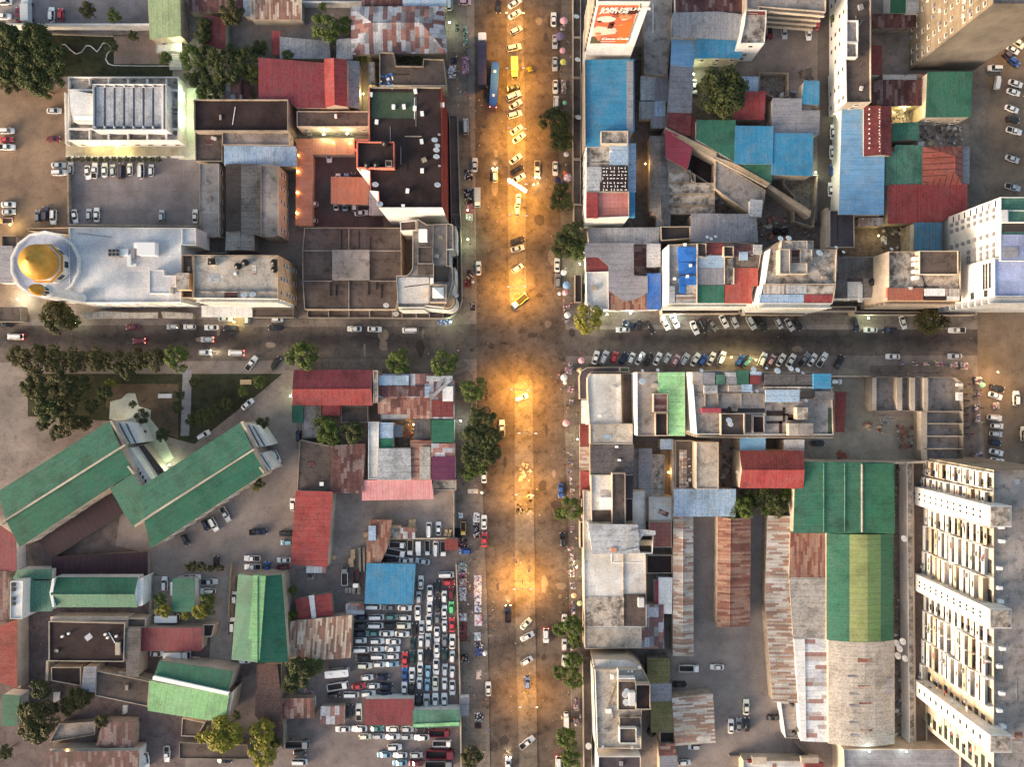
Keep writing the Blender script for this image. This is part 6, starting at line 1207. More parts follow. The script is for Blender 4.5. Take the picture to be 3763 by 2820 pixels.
def vehicle(x, y, ang, kind, col, label, group=None, ln=None, on='', col2=None, jit=True):
    p = P(x, y, .7); root = empty(NMK[kind] if not on else NMK[kind].replace('parked_', 'moving_'), (p.x, p.y, .0 if zg(p) is None else zg(p)), math.radians(ang+(random.uniform(-1.5, 1.5) if jit else 0)))
    tag(root, label, KN[kind][1], group); s = (ln/LEN[kind]) if ln else random.uniform(.97, 1.04); root.scale = (s, min(s, 1.1), min(s, 1.12))
    for n_, me in proto(kind):
        o = bpy.data.objects.new(n_, me); COL.objects.link(o); o.parent = root
        if n_ in PAINTED:
            c_ = col2 if (col2 and n_ in ("cargo_box", "cargo_bed")) else ('s' if n_ == "cargo_box" and not col2 else col)
            o.material_slots[0].link = 'OBJECT'; o.material_slots[0].material = paint(c_)
        elif n_ == "headlight" and 'h' in on: o.material_slots[0].link = 'OBJECT'; o.material_slots[0].material = HON
        elif n_ == "tail_light" and 't' in on: o.material_slots[0].link = 'OBJECT'; o.material_slots[0].material = TON
    if 'h' in on:
        a = math.radians(ang); L_ = LEN[kind]/2+.3
        ld = bpy.data.lights.new("headlight_beam", 'SPOT'); ld.energy = HEAD; ld.spot_size = math.radians(70); ld.spot_blend = .8; ld.color = (1, .86, .5); ld.shadow_soft_size = .15
        lo = bpy.data.objects.new("headlight_beam", ld); COL.objects.link(lo); lo.location = (p.x+math.cos(a)*L_, p.y+math.sin(a)*L_, .8)
        lo.rotation_euler = Vector((-math.cos(a), -math.sin(a), .32)).to_track_quat('Z', 'Y').to_euler()
    return root
HEAD = 260.0
ZG = []
def zg(p): return .0
def cars(phrase, group, data, c=None):
    """data: 'x,y,angle,KindColour' items; the label counts along the list."""
    items = data.split()
    for i, it in enumerate(items):
        f = it.split(','); kc = f[3]; on = f[4] if len(f) > 4 and not f[4][0].isdigit() else ''; ln = float(f[4])/Z0*K if len(f) > 4 and f[4][0].isdigit() else None
        vehicle(float(f[0]), float(f[1]), float(f[2]), kc[0], kc[1], ("%s %s, %s" % (PN[kc[1]], KN[kc[0]][0], phrase)).replace('#', ORD[min(i, 24)]), group, ln, on, kc[2] if len(kc) > 2 else None)
def one(x, y, ang, kc, label, **kw): return vehicle(x, y, ang, kc[0], kc[1], label, col2=kc[2] if len(kc) > 2 else None, **kw)
T(0, 0)
one(30,12,0,'Vw',"white van cut by the photo's top corner"); one(28,132,0,'Pw',"white pickup beside a dark teal windowed car"); one(150,118,90,'Sm',"dark red car with a teal windscreen beside a canvas truck")
one(232,95,90,'Xss',"lorry under a grey canvas cover in the northern yard", ln=7.4); one(420,118,90,'Uw',"white estate car beside a bright red car"); one(492,115,90,'Hr',"bright red car beside a white estate car")
one(438,900,0,'Ss',"silver sedan alone on brown dirt west of the church"); one(430,1128,0,'Sm',"dark maroon sedan alone on brown dirt west of the church")
cars("# down in the trio by the western frame edge", "cars at the west edge", "58,1063,0,Uw 50,1133,0,Sr 55,1195,0,Pw")
cars("# of three by the paved lot's west corner", "cars at the corner of the paved lot", "476,1343,0,Ss 482,1403,0,Uw 573,1370,90,Hs")
cars("# from the west under the church hedge", "cars in the row under the church hedge", "712,1400,-85,Sw 770,1386,90,Pw 850,1383,90,Sw 917,1385,95,Hs 985,1392,90,Vv 1055,1377,90,Hw 1147,1388,90,Vw 1228,1384,90,Hw")
T(0, 1)
cars("# down at the mosque's western car park edge", "cars on the dirt beside the mosque", "68,137,0,Sw 70,197,0,Ss")
one(45,272,180,'Qyp',"yellow truck loaded with a pink tarpaulin near the rotunda"); cars("# of three parked beneath the brown wall north of the dome", "cars north of the dome", "308,232,90,Hg 370,215,90,Uv 435,238,-90,Uw")
cars("# from the west on the mosque side of the paved lot", "cars on the mosque side of the paved lot", "607,232,-80,Sw 723,220,90,Hs 785,220,90,Sw 1313,230,90,Hs 1586,232,90,Sw")
one(40,1112,180,'Sk',"black car by the gatehouse at the street's west end"); one(125,1211,180,'Vw',"white van driving west with red tail lights on", on='t')
cars("# from the west at the kerb below the mosque", "cars along the mosque kerb", "1080,1133,180,Sm 1405,1130,180,Hs 1540,1131,180,Hw 1718,1137,180,Sw 1876,1142,180,Sk 2238,1138,180,Sk")
one(1130,1246,180,'Hm',"maroon car driving west with yellow flashers and red tail lights", on='t'); one(1684,1234,180,'Hs',"silver hatchback driving west with red tail lights", on='t')
one(1664,1338,0,'Hw',"white car driving east with its headlights glowing on the road", on='h'); one(1920,1343,180,'Vw',"white van near the south kerb with red tail lights", on='t')
one(2044,1428,56,'Pw',"white pickup parked aslant above the school wall"); one(2236,1430,56,'Sk',"black car parked aslant next to the white pickup")
one(1830,1064,0,'Ss',"silver car half hidden under the white sheet canopy"); one(2010,1068,90,'Hs',"pale car nosing out of the white sheet canopy")
T(1, 1)
cars("# from the west below the dark arcade roof", "cars below the dark arcade roof", "670,1147,180,Sw 832,1150,0,Sw 1122,1159,180,Vw")
one(725,205,4,'Sw',"white sedan alone in the dark courtyard by the white wall"); one(40,1070,0,'Hw',"white car peeking from the low porch slab")
one(325,135,180,'Hw',"white car tail under the orange car port, upper one"); one(322,272,180,'Hs',"silver car tail under the orange car port, lower one")
cars("# from the west poking out below the orange sun shade", "cars under the orange sun shade", "520,128,90,Sw 592,130,90,Sl 673,136,90,Uw")
cars("# of three poking out above the orange sun shade", "cars north of the orange sun shade", "535,-68,90,Hw 603,-68,90,Hl 660,-72,90,Hv")
one(1676,655,90,'Sw',"white sedan parked by the arcade corner kerb"); one(1670,84,-90,'Xws',"white lorry with a grey ridged box at the market kerb", ln=5.8)
cars("# down on the median north of the crossing", "cars on the median just north of the crossing", "1993,427,20,Sk 1993,495,15,Ss 1994,656,36,Hw"); one(2010,925,218,'Qwy',"white truck with a yellow load bed at the median's end", ln=5.6)
cars("# of two small vans behind the lit median sign", "small vans behind the median sign", "2002,98,90,Hw 1992,180,90,Hc")
T(1, 0)
cars("# down the slanted median row from the top", "slanted cars on the avenue median", "1972,25,35,Sw 1972,115,33,Sw 1982,245,28,Hs 1966,385,14,Uc 1960,712,15,Sk 1962,778,25,Uw 1978,850,34,Sw 1972,930,17,Uw 1985,1055,34,Sw 2004,1120,36,Sw 1978,1292,36,Sw 1988,1380,34,Sk 2004,1446,30,Sw")
one(1970,560,-90,'Xyy',"bright yellow box lorry parked on the median", ln=6.4); one(1838,48,-90,'Sk',"black car with orange tail lights near the top of the avenue", on='t')
one(1573,1027,90,'Vs',"silver van on the pavement beside the long arcade"); one(1647,1340,90,'Sw',"white sedan parked on the west kerb beside market heaps"); one(1810,1423,90,'Uw',"white estate car driving north with its headlights on", on='h')
one(2155,1378,-90,'Pw',"white pickup driving south with a pool of headlight glow", on='h'); one(464,1262,-90,'Sw',"white car tail below the courtyard canopy"); one(1440,18,90,'Vw',"white van on the pavement at the top edge"); one(1564,14,0,'Hp',"pink and dark car at the top kerb")
# articulated lorry and bus
def lorry_long(x, y0, y1, ycab):
    a, b = P(x, y0, 2.5), P(x+8, y1, 2.5); r = empty("articulated_lorry", (a.x, (a.y+b.y)/2, 0)); tag(r, "long articulated lorry with a white cab and navy tarpaulin trailer", "lorry")
    c_ = P(x, ycab, 2.5)
    def ch(n_, mb, m_): o = mb.make(n_, m_, r); o.location = -Vector(r.location)
    mb = MB(); o_ = outline(-1.35, 1.35, 2.6, 7); loft(mb, [[(a.x+v, a.y-1.5+u, .6) for u, v in o_], [(a.x+v, a.y-1.5+u, 2.2) for u, v in o_], [(a.x+v*.93, a.y-1.6+u*.85, 3.1) for u, v in o_]]); ch("cab", mb, paint('w'))
    mb = MB(); mb.box(a.x-1.0, a.y-.55, 1.6, a.x+1.0, a.y-.1, 2.5); ch("windscreen", mb, GL)
    mb = MB(); mb.box(a.x-1.32, b.y, 1.1, a.x+1.32, a.y-3.4, 3.8); ch("trailer", mb, plain("navy_tarpaulin", S(56,54,80), .6, vary=.2))
    mb = MB()
    for i in range(9): yy = b.y+.8+i*(a.y-3.4-b.y-1.6)/8; mb.box(a.x-1.34, yy, 1.2, a.x+1.34, yy+.08, 3.84)
    ch("tarpaulin_strap", mb, plain("strap", S(70,68,92)))
    for i in range(5):
        for s_ in (-1, 1): mb = MB(); yy = (a.y-1.4, a.y-5, b.y+1, b.y+2.3, b.y+3.6)[i]; mb.tube((a.x+s_*1.0, yy, .5), (a.x+s_*1.3, yy, .5), .5, n=12); ch("wheel", mb, TY)
lorry_long(1707, 256, 700, 290)
def bus(x, y, ang, L, label, c1, lit=True, W_=2.5):
    p = P(x, y, 2.8); r = empty("bus", (p.x, p.y, 0), math.radians(ang)); tag(r, label, "bus")
    mb = MB(); o_ = outline(-L/2, L/2, W_, 12, 24); loft(mb, [[(u, v, .4) for u, v in o_], [(u, v, 2.7) for u, v in o_], [(u*.985, v*.93, 2.95) for u, v in o_]]); mb.make("body", c1, r)
    for s_ in (-1, 1): mb = MB(); mb.box(-L/2+.5, s_*W_/2-.01, 1.4, L/2-.5, s_*W_/2+.01, 2.2); mb.make("side_window", GL, r)
    mb = MB(); mb.box(L/2-.02, -1.0, 1.2, L/2+.01, 1.0, 2.4); mb.make("windscreen", GL, r)
    for u in (-L*.28, L*.28): mb = MB(); mb.box(u-.4, -.35, 2.94, u+.4, .35, 3.1); mb.make("roof_hatch", M('wpaint'), r)
    for u in (-L*.32, L*.3):
        for s_ in (-1, 1): mb = MB(); mb.tube((u, s_*(W_/2-.3), .48), (u, s_*(W_/2+.01), .48), .48, n=12); mb.make("wheel", TY, r)
    for s_ in (-1, 1): mb = MB(); mb.box(-L/2-.03, s_*1.0-.15, .8, -L/2, s_*1.0+.15, 1.2); mb.make("tail_light", TON if lit else TLM, r)
    return r
bus(1805, 678, 86.5, 13.3, "long bright blue bus with two white roof hatches on the avenue", paint('b'))
T(2, 0)
cars("# down the east kerb of the avenue", "cars along the avenue's east kerb", "77,157,90,Sw 87,337,-90,Ss 87,517,-90,Ss 91,703,-90,Sw 97,842,90,Vw 90,1368,-90,Sw")
one(1221,703,-90,'Sw',"white car lit green beside the long grey range"); one(1830,262,-90,'Qms',"brown flatbed truck beside the white stair tower"); one(1950,258,-85,'Ss',"pale teal silver car in the car court"); one(2148,268,-88,'Sw',"white sedan in the car court near the lane")
T(3, 0)
one(532,190,90,'Hr',"red car half under the cream gallery flats"); cars("# down the narrow lane beside the pale blue warehouse", "cars in the narrow lane", "650,882,-90,Pw 660,1073,90,Sw 654,1237,90,Sw 655,1388,90,Hb 641,1540,90,Sw")
cars("# down along the side avenue's west edge", "slanted cars on the side avenue", "2158,348,-35,Uc 2120,403,-30,Sw 2088,452,-35,Hv 2128,497,-35,Hb 2142,677,-18,Sw 2125,747,-18,Sw 2112,883,-20,Sw 2118,972,-8,Sk 2130,1064,-14,Pw 2115,1290,-18,Ss 2118,1522,-14,Ps")
one(1975,553,178,'Uw',"white estate car beside the small truck at the tower foot"); one(1990,672,78,'Xww',"small white box truck beside the green hall", ln=4.2)
T(2, 1)
one(105,628,90,'Sw',"white sedan by the kerb above the grey one"); one(110,758,90,'Ug',"grey estate car by the kerb beside the blue umbrella")
one(640,1154,180,'Ss',"silver car side on at the start of the north row"); cars("# from the west in the north slanted row", "slanted cars along the north kerb", "695,1112,160,Sn 766,1122,68,Hk 860,1133,-62,Sk 985,1106,-62,Sw 1060,1088,-62,Sw 1222,1138,-68,Sw 1290,1118,-62,Uk 1366,1114,-52,Sg 1460,1086,-64,Sw 1546,1090,-66,Hs 1680,1097,-60,Us 1768,1105,-55,Pk 1905,1102,-62,Hs 1992,1113,-58,Ss 2060,1106,-58,Sk 2532,1110,-74,Sn")
one(962,1050,90,'Hw',"tiny white car on the north pavement behind the slanted row")
cars("# from the west in the south slanted row", "slanted cars along the south kerb", "418,1382,74,Sw 487,1382,66,Us 568,1380,70,Hr 643,1388,60,Hn 706,1390,64,Hw 778,1388,58,Sw 848,1397,58,Sk 920,1392,64,Sw 995,1393,60,Hs 1066,1405,60,Hp 1139,1400,60,Us 1228,1398,60,Sw 1288,1404,55,Hb 1358,1390,64,Sw 1440,1386,68,Uw 1587,1406,60,Hb 1650,1415,50,Ht 1773,1398,66,Uw 1843,1404,56,Hp 1922,1402,58,Sw 2003,1406,58,Sw 2105,1396,48,Pg 2178,1400,60,Sw")
T(3, 1)
cars("# at the east end of the south slanted row", "end cars of the south row", "570,1398,56,Pw 710,1418,64,Sk")
one(965,1156,180,'Sw',"white sedan side on below the pale pavement"); one(1122,1158,180,'Sn',"navy sedan side on beside a white sedan"); one(1228,1096,-72,'Sw',"white sedan with a green lit roof beside the street tree"); one(1663,1158,180,'Pw',"white pickup east of the street tree")
one(1145,1373,180,'Sw',"white sedan alone by the south kerb"); one(1650,1370,180,'Ss',"silver sedan by the corner kerb near the bicycles"); one(682,1578,0,'Hw',"white car tail beside the bright blue tin roof")
T(3, 2)
cars("# down the eastern parking row beside the market corner", "slanted cars by the unfinished building", "1992,105,-14,Sk 1978,165,-18,Sw 1972,345,-8,Uw 1992,412,-4,Hw 1982,477,-6,Hs 1975,547,-10,Hn 1985,625,-14,Sw 1992,695,-10,Sw")
one(2147,187,90,'Uw',"white estate car driving on the eastern road"); one(2208,475,90,'Uc',"cream van like car at the frame edge"); one(535,552,0,'Sk',"black car hidden in shadow behind the stained block")
T(0, 2)
one(2012,235,40,'Sw',"white sedan parked beside the triangular lawn"); one(1655,487,32,'Uw',"white estate car below the garden path end"); cars("# from the west in the school yard", "cars in the school yard", "1505,1340,-62,Hk 1668,1222,-66,Hn 1735,1212,-62,Uw 1832,1130,-62,Ps")
one(2098,1273,0,'Pn',"dark navy pickup standing apart in the school yard"); cars("# down by the slanting dark fence", "white pickups by the fence", "2050,1488,180,Pw 2055,1558,180,Pw"); one(2172,1566,90,'Hb',"blue car beside two white pickups"); one(1757,1520,90,'Hk',"dark car with a white bonnet by the round planters")
T(1, 2)
one(2024,182,22,'Uw',"white estate car with a black bonnet on the median below the crossing"); one(1868,430,90,'Pw',"white pickup driving beside the huge dark tree"); one(1722,818,90,'Sw',"white car coming out from under the huge dark tree")
one(1723,1195,90,'Sw',"white car at the kerb beside patterned ground cloths"); one(1726,1337,90,'Sr',"bright red sedan at the market kerb"); one(1572,1432,180,'Hb',"blue hatchback standing among market heaps"); one(1553,1248,-90,'Qyy',"small yellow truck in the market", ln=4.2)
one(213,490,90,'Hn',"navy car below the small green lean-to"); one(32,660,-62,'Uw',"white estate car beside the louvred school bay"); one(167,1050,90,'Hw',"white hatchback against the long red roof")
cars("# down beside the foot of the long red roof", "cars beside the long red roof", "115,1288,0,Uk 120,1360,180,Hl 98,1502,180,Sw 90,1565,0,Sm")
cars("# of the white lorries in the lorry row from the west", "lorries in the walled yard", "1020,1378,0,Qw 1008,1442,-8,Tw,160 1123,1402,-90,Qwc 1190,1408,-90,Xww,120 1262,1405,-90,Tw,120 1330,1410,90,Vw,125 1393,1412,-90,Qws")
one(1275,1257,90,'Vw',"white van beside stacked baskets in the crate yard"); one(1352,1248,90,'Sw',"white sedan beside a van in the crate yard"); cars("# of three above the blue nine panel canopy", "cars above the blue canopy", "955,1503,0,Sk 1087,1508,0,Sw 1224,1512,170,Ss")
one(1415,1622,0,'Vw',"white van at the head of the car lot by the fence")
T(2, 2); one(135,936,-90,'Sb',"blue car driving by the east kerb near a tree"); one(148,1340,90,'Uk',"black car at the east kerb below a tree")
T(1, 3)
gl = "cars packed in the fenced car lot"
cars("# down the westernmost upright column of the packed lot", gl, "1208,160,90,Sw 1193,283,90,Hs 1184,405,-90,Sw,125 1157,540,90,Hk 1142,660,90,Sd 1140,772,90,Sd 1137,910,90,Sw,125 1135,1030,90,Hk")
cars("# down the second upright column of the packed lot", gl, "1216,525,90,Ss 1210,640,90,Hw 1206,752,90,Hw 1203,863,90,Sw 1199,980,90,Hw 1193,1135,90,Sk,130")
cars("# down the third upright column of the packed lot", gl, "1283,245,-90,Sw,130 1280,368,90,Sw 1275,485,-90,Sw,130 1268,632,90,Hs,118 1268,755,90,Sk 1267,885,90,Hl 1262,995,90,Hl 1256,1130,90,Us,132")
cars("# down the fourth upright column of the packed lot", gl, "1343,205,90,Sk 1343,345,90,Sk 1342,450,90,Hg 1340,580,-90,Sw,125 1338,710,-90,Sw,122 1333,843,-90,Sw,130 1327,980,-90,Sc,125 1327,1125,90,Sw,134")
cars("# down the fifth upright column of the packed lot", gl, "1400,277,90,Hw 1400,400,90,Sw 1402,518,90,Hw 1403,632,90,Hg 1404,748,90,Hd 1405,873,90,Hs 1402,985,90,Hw 1400,1120,90,Sw,125")
cars("# down the column nearest the posted fence", gl, "1455,245,90,Hm 1457,365,90,He 1462,503,90,Sr 1465,640,90,Sw,125 1464,765,90,Hw 1464,890,90,Hw 1465,1013,-90,Sw,125")
one(1415,97,0,'Vw',"white van just above the red car in the packed lot"); one(1435,160,0,'Hr',"red car lying sideways at the head of the packed lot")
for nm, d in (("row touching the blue canopy", "823,356,0,Vw,128 957,361,180,Sg 1077,366,0,Sw"), ("second row below the blue canopy", "722,441,180,Hn 848,441,0,Vw,125 970,440,0,Ht 1080,446,0,Hw"), ("third row below the blue canopy", "720,510,0,Sk 843,509,0,Vw 958,508,0,Sk 1068,510,0,Uc"),
  ("fourth row below the blue canopy", "705,575,180,Hn 815,573,180,Ht 930,574,0,Sw,120 1057,578,0,Sw,118"), ("fifth row below the blue canopy", "718,631,0,Hw 853,635,0,Uw 985,639,180,Sw,122"), ("sixth row below the blue canopy", "725,704,0,Vw,130 853,700,0,Sw 977,699,0,Sw,124"),
  ("seventh row below the blue canopy", "738,773,180,Sk 862,762,0,Vw,120 977,759,0,Hw"), ("last row below the blue canopy", "752,834,0,Uc,124 868,826,0,Hw 973,822,0,Sl")): cars("# from the west in the "+nm, gl, d)
cars("# down the short column beside the blue canopy rows", gl, "1080,785,90,Sr,125 1078,910,90,Sb 1075,1025,90,Sw,120")
cars("# of the loose cars below the packed rows", "loose cars in the car lot", "772,932,5,Hw 897,928,-4,Hn 703,1003,10,Sr 825,1000,0,Hw 930,1001,0,Hn 500,1078,5,Hk 645,1071,0,Vw 782,1062,3,Uw 917,1061,0,Sn")
r = bus(523, 905, 5, 7.4, "white bus roof in the car lot beside the bushy tree", paint('w'), False, 2.3); one(537,998,8,'Tw',"white lorry with an open bed below the white bus", ln=6.5)
one(635,1212,90,'Sk',"black car between the striped shed and a pickup"); one(705,1212,90,'Pw',"white pickup beside the red roof office"); one(335,1135,90,'Hw',"white car end under the brown rust roof")
cars("# from the west just below the red roof office", "cars below the red roof office", "577,1351,180,Sw,120 710,1349,180,Sw,126 850,1347,0,St 977,1351,180,Hw 1098,1352,0,Hs 1220,1361,0,Hk 1365,1380,0,Tm,165")
cars("# from the west in the second row below the office", "cars in the second row below the office", "755,1412,0,Hc 868,1411,0,Hs 980,1413,0,Sw 1093,1414,0,Hs 1217,1419,180,Sw,124 1383,1465,0,Tw,150")
cars("# of the spread out cars in the southern lot", "cars in the southern lot", "995,1498,0,Uw 912,1560,180,Sl 1040,1563,180,Sw 1172,1562,0,Hs 1370,1548,0,Tm,230 1038,1626,180,Sl 1170,1630,180,Sm 1362,1632,0,Tg,225")
cars("# down in the southwest corner of the lot", "lorries and van in the lot corner", "210,1468,0,Tg,190 222,1545,0,Hk 225,1618,0,Vw")
one(592,105,90,'Qgw',"grey and white scrap truck by the crates", ln=5.6); one(684,135,-90,'Qwm',"white truck with a dark red bed by the long crates", ln=5.2)
one(1918,412,90,'Qnn',"dark blue truck driving with bright headlights at the avenue", ln=5.2, on='h'); cars("# down the lower median", "cars on the lower median", "2062,496,48,Sc 2073,598,28,Sw 2070,797,32,Hw 2072,1458,38,Pw"); one(2075,978,90,'Hb',"small blue topped vehicle among clutter on the median")
one(1757,1026,90,'Sw',"white car driving north by the market kerb"); one(1918,1640,90,'Sw',"car at the bottom edge with dazzling headlights", on='h')
T(2, 3); one(15,592,-90,'Uw',"white car with red brake lights by the east lane", on='t'); one(116,1636,-90,'Vw',"white van with orange lights at the bottom kerb", on='t'); one(178,1272,90,'Xww',"small white box truck between kerb trees", ln=4.6)
for y, nm in ((468,"white car under the upper kerb tree"),(668,"white car tail showing below the upper kerb tree"),(800,"white car beside the second kerb tree")): one(165,y,90,'Hw',nm)
one(1175,855,0,'Tw',"white lorry with a dark red bed in the works yard", ln=6.2); one(1405,848,180,'Sw',"white car beside the lorry in the works yard"); one(1100,988,0,'Sk',"black car in deep shade in the works yard"); one(1640,1173,90,'Sc',"cream car alone in the works yard", ln=5.0)
cars("# from the west of three in the works yard", "three cars in the works yard", "1517,1330,90,Sw 1580,1320,90,Sg 1648,1316,90,Sk"); one(1860,1260,0,'Sk',"dark car beside the small stained hut"); one(1220,1496,180,'Hw',"white car under the rusty shed edge"); one(1138,1623,0,'Hw',"white car with dark nose at the bottom of the works yard")
cars("# down peeking out of the brown shed", "cars peeking out of the brown shed", "1415,180,90,Hw 1412,252,90,Hw 1416,466,90,Hw")
T(0, 3)
one(1338,170,90,'Uw',"white car beside the tank trailer by the green kiosk"); one(1565,115,0,'Pw',"white pickup above the green kiosk"); one(1703,152,0,'Ps',"silver pickup right of the green kiosk"); one(1690,230,180,'Uw',"white four wheel drive below the silver pickup")
r = bus(1345, 460, 0, 7.0, "white tank lorry roof under the clipped trees", paint('w'), False, 2.2); one(1276,738,0,'Sw',"white sedan under the deep red workshop"); one(1452,742,0,'Xww',"white box lorry under the deep red workshop", ln=7.6); one(1345,797,0,'Hw',"white car squeezed above the dark green roof"); one(1562,788,180,'Pw',"white pickup above the dark green roof")
one(1905,285,90,'Hs',"pale car edge beside the green store, upper one"); one(1890,505,90,'Uw',"white and dark car beside the green store"); one(1985,797,0,'Hw',"white car under the foot of the green store"); one(1358,1555,-90,'Pw',"white pickup by the bottom of the school yard"); one(1187,1600,-84,'Uw',"pale car beside the striped maroon roof"); one(1825,1605,0,'Sk',"black car in the shade at the bottom edge")
# ------------------------------------------------------------------ trees
def leafmat(name, c1, c2):
    m, nt, b = newmat(name, .65, .2); v = coords(nt); n_ = noise(nt, v, .55, 3); n2 = noise(nt, v, 3.5, 2)
    mx = nd(nt, "ShaderNodeMath", operation='ADD'); nt.links.new(n_, mx.inputs[0]); nt.links.new(n2, mx.inputs[1])
    nt.links.new(ramp(nt, mx.outputs[0], [(.0, c1), (1.0, c2)]) if False else mixc(nt, ramp(nt, mx.outputs[0], [(.35, G(0)), (.62, G(1))]), c1, c2), b.inputs["Base Color"]); return m
LM = {'g': leafmat("leaves_green", (.018,.034,.007,1), (.078,.108,.026,1)), 'd': leafmat("leaves_dark", (.014,.021,.008,1), (.052,.064,.022,1)), 'y': leafmat("leaves_yellow_green", (.05,.06,.008,1), (.20,.19,.03,1)),
      'b': leafmat("leaves_brownish", (.018,.020,.008,1), (.060,.058,.022,1))}
BARK = plain("bark", (.09, .06, .04, 1), .9)
def crown_mesh(seed, nclump=34, per=85):
    rnd = random.Random(seed); vs_ = []; fs = []
    for k in range(nclump):
        a = rnd.uniform(0, 2*math.pi); rr = math.sqrt(rnd.random())*.82; zz = (1-rr*rr)*.42+rnd.uniform(-.28, .12); cr = rnd.uniform(.17, .30)
        c_ = Vector((rr*math.cos(a)*(1+.12*math.sin(3*a+seed)), rr*math.sin(a), zz))
        for i in range(per):
            d = Vector((rnd.gauss(0, 1), rnd.gauss(0, 1), rnd.gauss(.25, .8))).normalized(); p = c_+d*cr*rnd.uniform(.72, 1.05)
            n_ = (d+Vector((rnd.gauss(0, .45), rnd.gauss(0, .45), .5+rnd.gauss(0, .3)))).normalized(); u = n_.orthogonal().normalized(); u = Matrix.Rotation(rnd.uniform(0, 6.28), 3, n_) @ u; w_ = n_.cross(u)
            s_ = rnd.uniform(.035, .065); b0 = len(vs_); vs_ += [p-u*s_*1.3, p-w_*s_*.7, p+u*s_*1.3, p+w_*s_*.7]; fs.append((b0, b0+1, b0+2, b0+3))
    me = bpy.data.meshes.new("crown"); me.from_pydata([tuple(v) for v in vs_], [], fs); me.materials.append(LM['g']); me.update(); return me
CM = [crown_mesh(s) for s in range(5)]; CMB = [crown_mesh(10+s, 60, 80) for s in range(2)]
def trunk_mesh(seed):
    rnd = random.Random(seed); mb = MB(); mb.tube((0, 0, 0), (.02, .01, .55), .055, .04, 8)
    for i in range(6):
        a = i*1.05+rnd.random(); e_ = (.5*math.cos(a), .5*math.sin(a), .95+rnd.uniform(-.1, .1)); mb.tube((.02, .01, .5), e_, .03, .012, 6)
        for j in range(2): b_ = a+(-.5, .5)[j]; mb.tube(e_, (.78*math.cos(b_), .78*math.sin(b_), 1.0+rnd.uniform(-.1, .15)), .013, .005, 5)
    me = bpy.data.meshes.new("trunk"); me.from_pydata(mb.v, [], mb.f); me.materials.append(BARK); me.update(); return me
TM = [trunk_mesh(i) for i in range(3)]
def tree(x, y, r, kind, label, h=None, group="trees"):
    rad = r/Z0*K*.97; h = h or (2.2+rad*.95); p = P(x, y, h); root = empty("tree" if rad > 1.9 else "shrub", (p.x, p.y, 0), random.uniform(0, 6.28)); tag(root, label, "tree" if rad > 1.9 else "shrub", group)
    ms = CMB if rad > 5.4 else CM; me = ms[random.randrange(len(ms))]; o = bpy.data.objects.new("crown", me); COL.objects.link(o); o.parent = root; o.location = (0, 0, h-.1*rad); o.scale = (rad, rad*random.uniform(.9, 1.05), rad*.95)
    o.material_slots[0].link = 'OBJECT'; o.material_slots[0].material = LM[kind]
    t = bpy.data.objects.new("trunk", TM[random.randrange(3)]); COL.objects.link(t); t.parent = root; t.scale = (rad, rad, h/1.05)
def trees(phrase, data, c_r, group):
    T(*c_r)
    for i, it in enumerate(data.split()):
        f = it.split(','); tree(float(f[0]), float(f[1]), float(f[2]), f[3], phrase.replace('#', ORD[min(i, 24)]).replace('~', {'g':'green','d':'dark green','y':'yellow green','b':'brownish green'}[f[3]]), group=group)
trees("~ tree, # of the grove at the north west frame edge", "60,330,150,d 190,430,150,d 60,540,150,d 290,340,150,d 230,600,150,d 400,470,150,d 420,620,120,d 340,700,110,d 80,680,90,b 240,250,70,g", (0,0), "trees in the north west grove")
trees("~ tree, # from the west above the long white wall", "710,80,75,b 925,125,66,g", (0,0), "trees above the white wall")
trees("~ tree, # of the thicket between church and maroon hall", "1560,470,105,g 1700,470,120,d 1860,560,130,d 2000,480,120,d 1610,640,110,d 1760,690,110,d 2110,390,75,d 2060,610,80,g 1660,760,70,g 1880,440,90,d 1650,290,80,d", (0,0), "trees in the thicket")
trees("~ tree, # of two beside the maroon cottage", "1880,110,110,b 1660,200,70,d", (0,0), "trees by the maroon cottage")
trees("~ shrub, # of the bushes around the soil plot", "1340,470,62,g 900,370,60,d 1080,290,50,d", (0,0), "bushes at the soil plot")
trees("~ bush, # along the church hedge", " ".join("%d,1292,26,d" % x for x in range(560, 1340, 52)), (0,0), "hedge bushes under the church")
trees("~ crown, # of the round clump in the dirt yard", "430,230,125,g 585,205,85,g 490,315,48,g 410,50,42,g", (1,0), "trees in the dirt yard")
trees("~ shrub, # between the maroon hall and patchwork warehouse", "735,470,48,g 1090,490,48,d 1190,490,42,d 130,452,52,g 2090,560,30,y", (1,0), "shrubs by the hall")
trees("~ tree, # of the pair on the avenue's east kerb", "85,985,128,d 140,1140,105,d", (2,0), "upper east kerb trees")
T(2,0); tree(1440,760,215,'d',"big round green tree in the middle of the court", h=8)
trees("~ tree, # from the top beside the pink tiled terrace", "140,110,110,d 150,20,80,d 225,400,140,d 165,480,110,d 260,500,110,g", (2,1), "lower east kerb trees")
T(2,1); tree(352,1062,124,'y',"round yellow green tree on the north pavement corner")
T(3,1); tree(1462,1085,140,'b',"brownish round tree on the north pavement by the white tower")
trees("~ bush, # beside the pale blue warehouse corner", "735,905,48,g 668,150,38,g", (3,0), "bushes in the lane")
trees("~ tree, # of two at the street below the mosque rotunda", "465,1045,150,b 590,1090,70,g", (0,1), "trees below the rotunda")
trees("~ tree, # from the west along the school's street wall", "150,1370,95,b 270,1400,130,b 440,1390,125,b 610,1400,115,b 790,1395,118,b 940,1410,108,b 1100,1395,95,b 1250,1405,98,b 1440,1390,118,g 1010,1480,90,b", (0,1), "trees along the school wall")
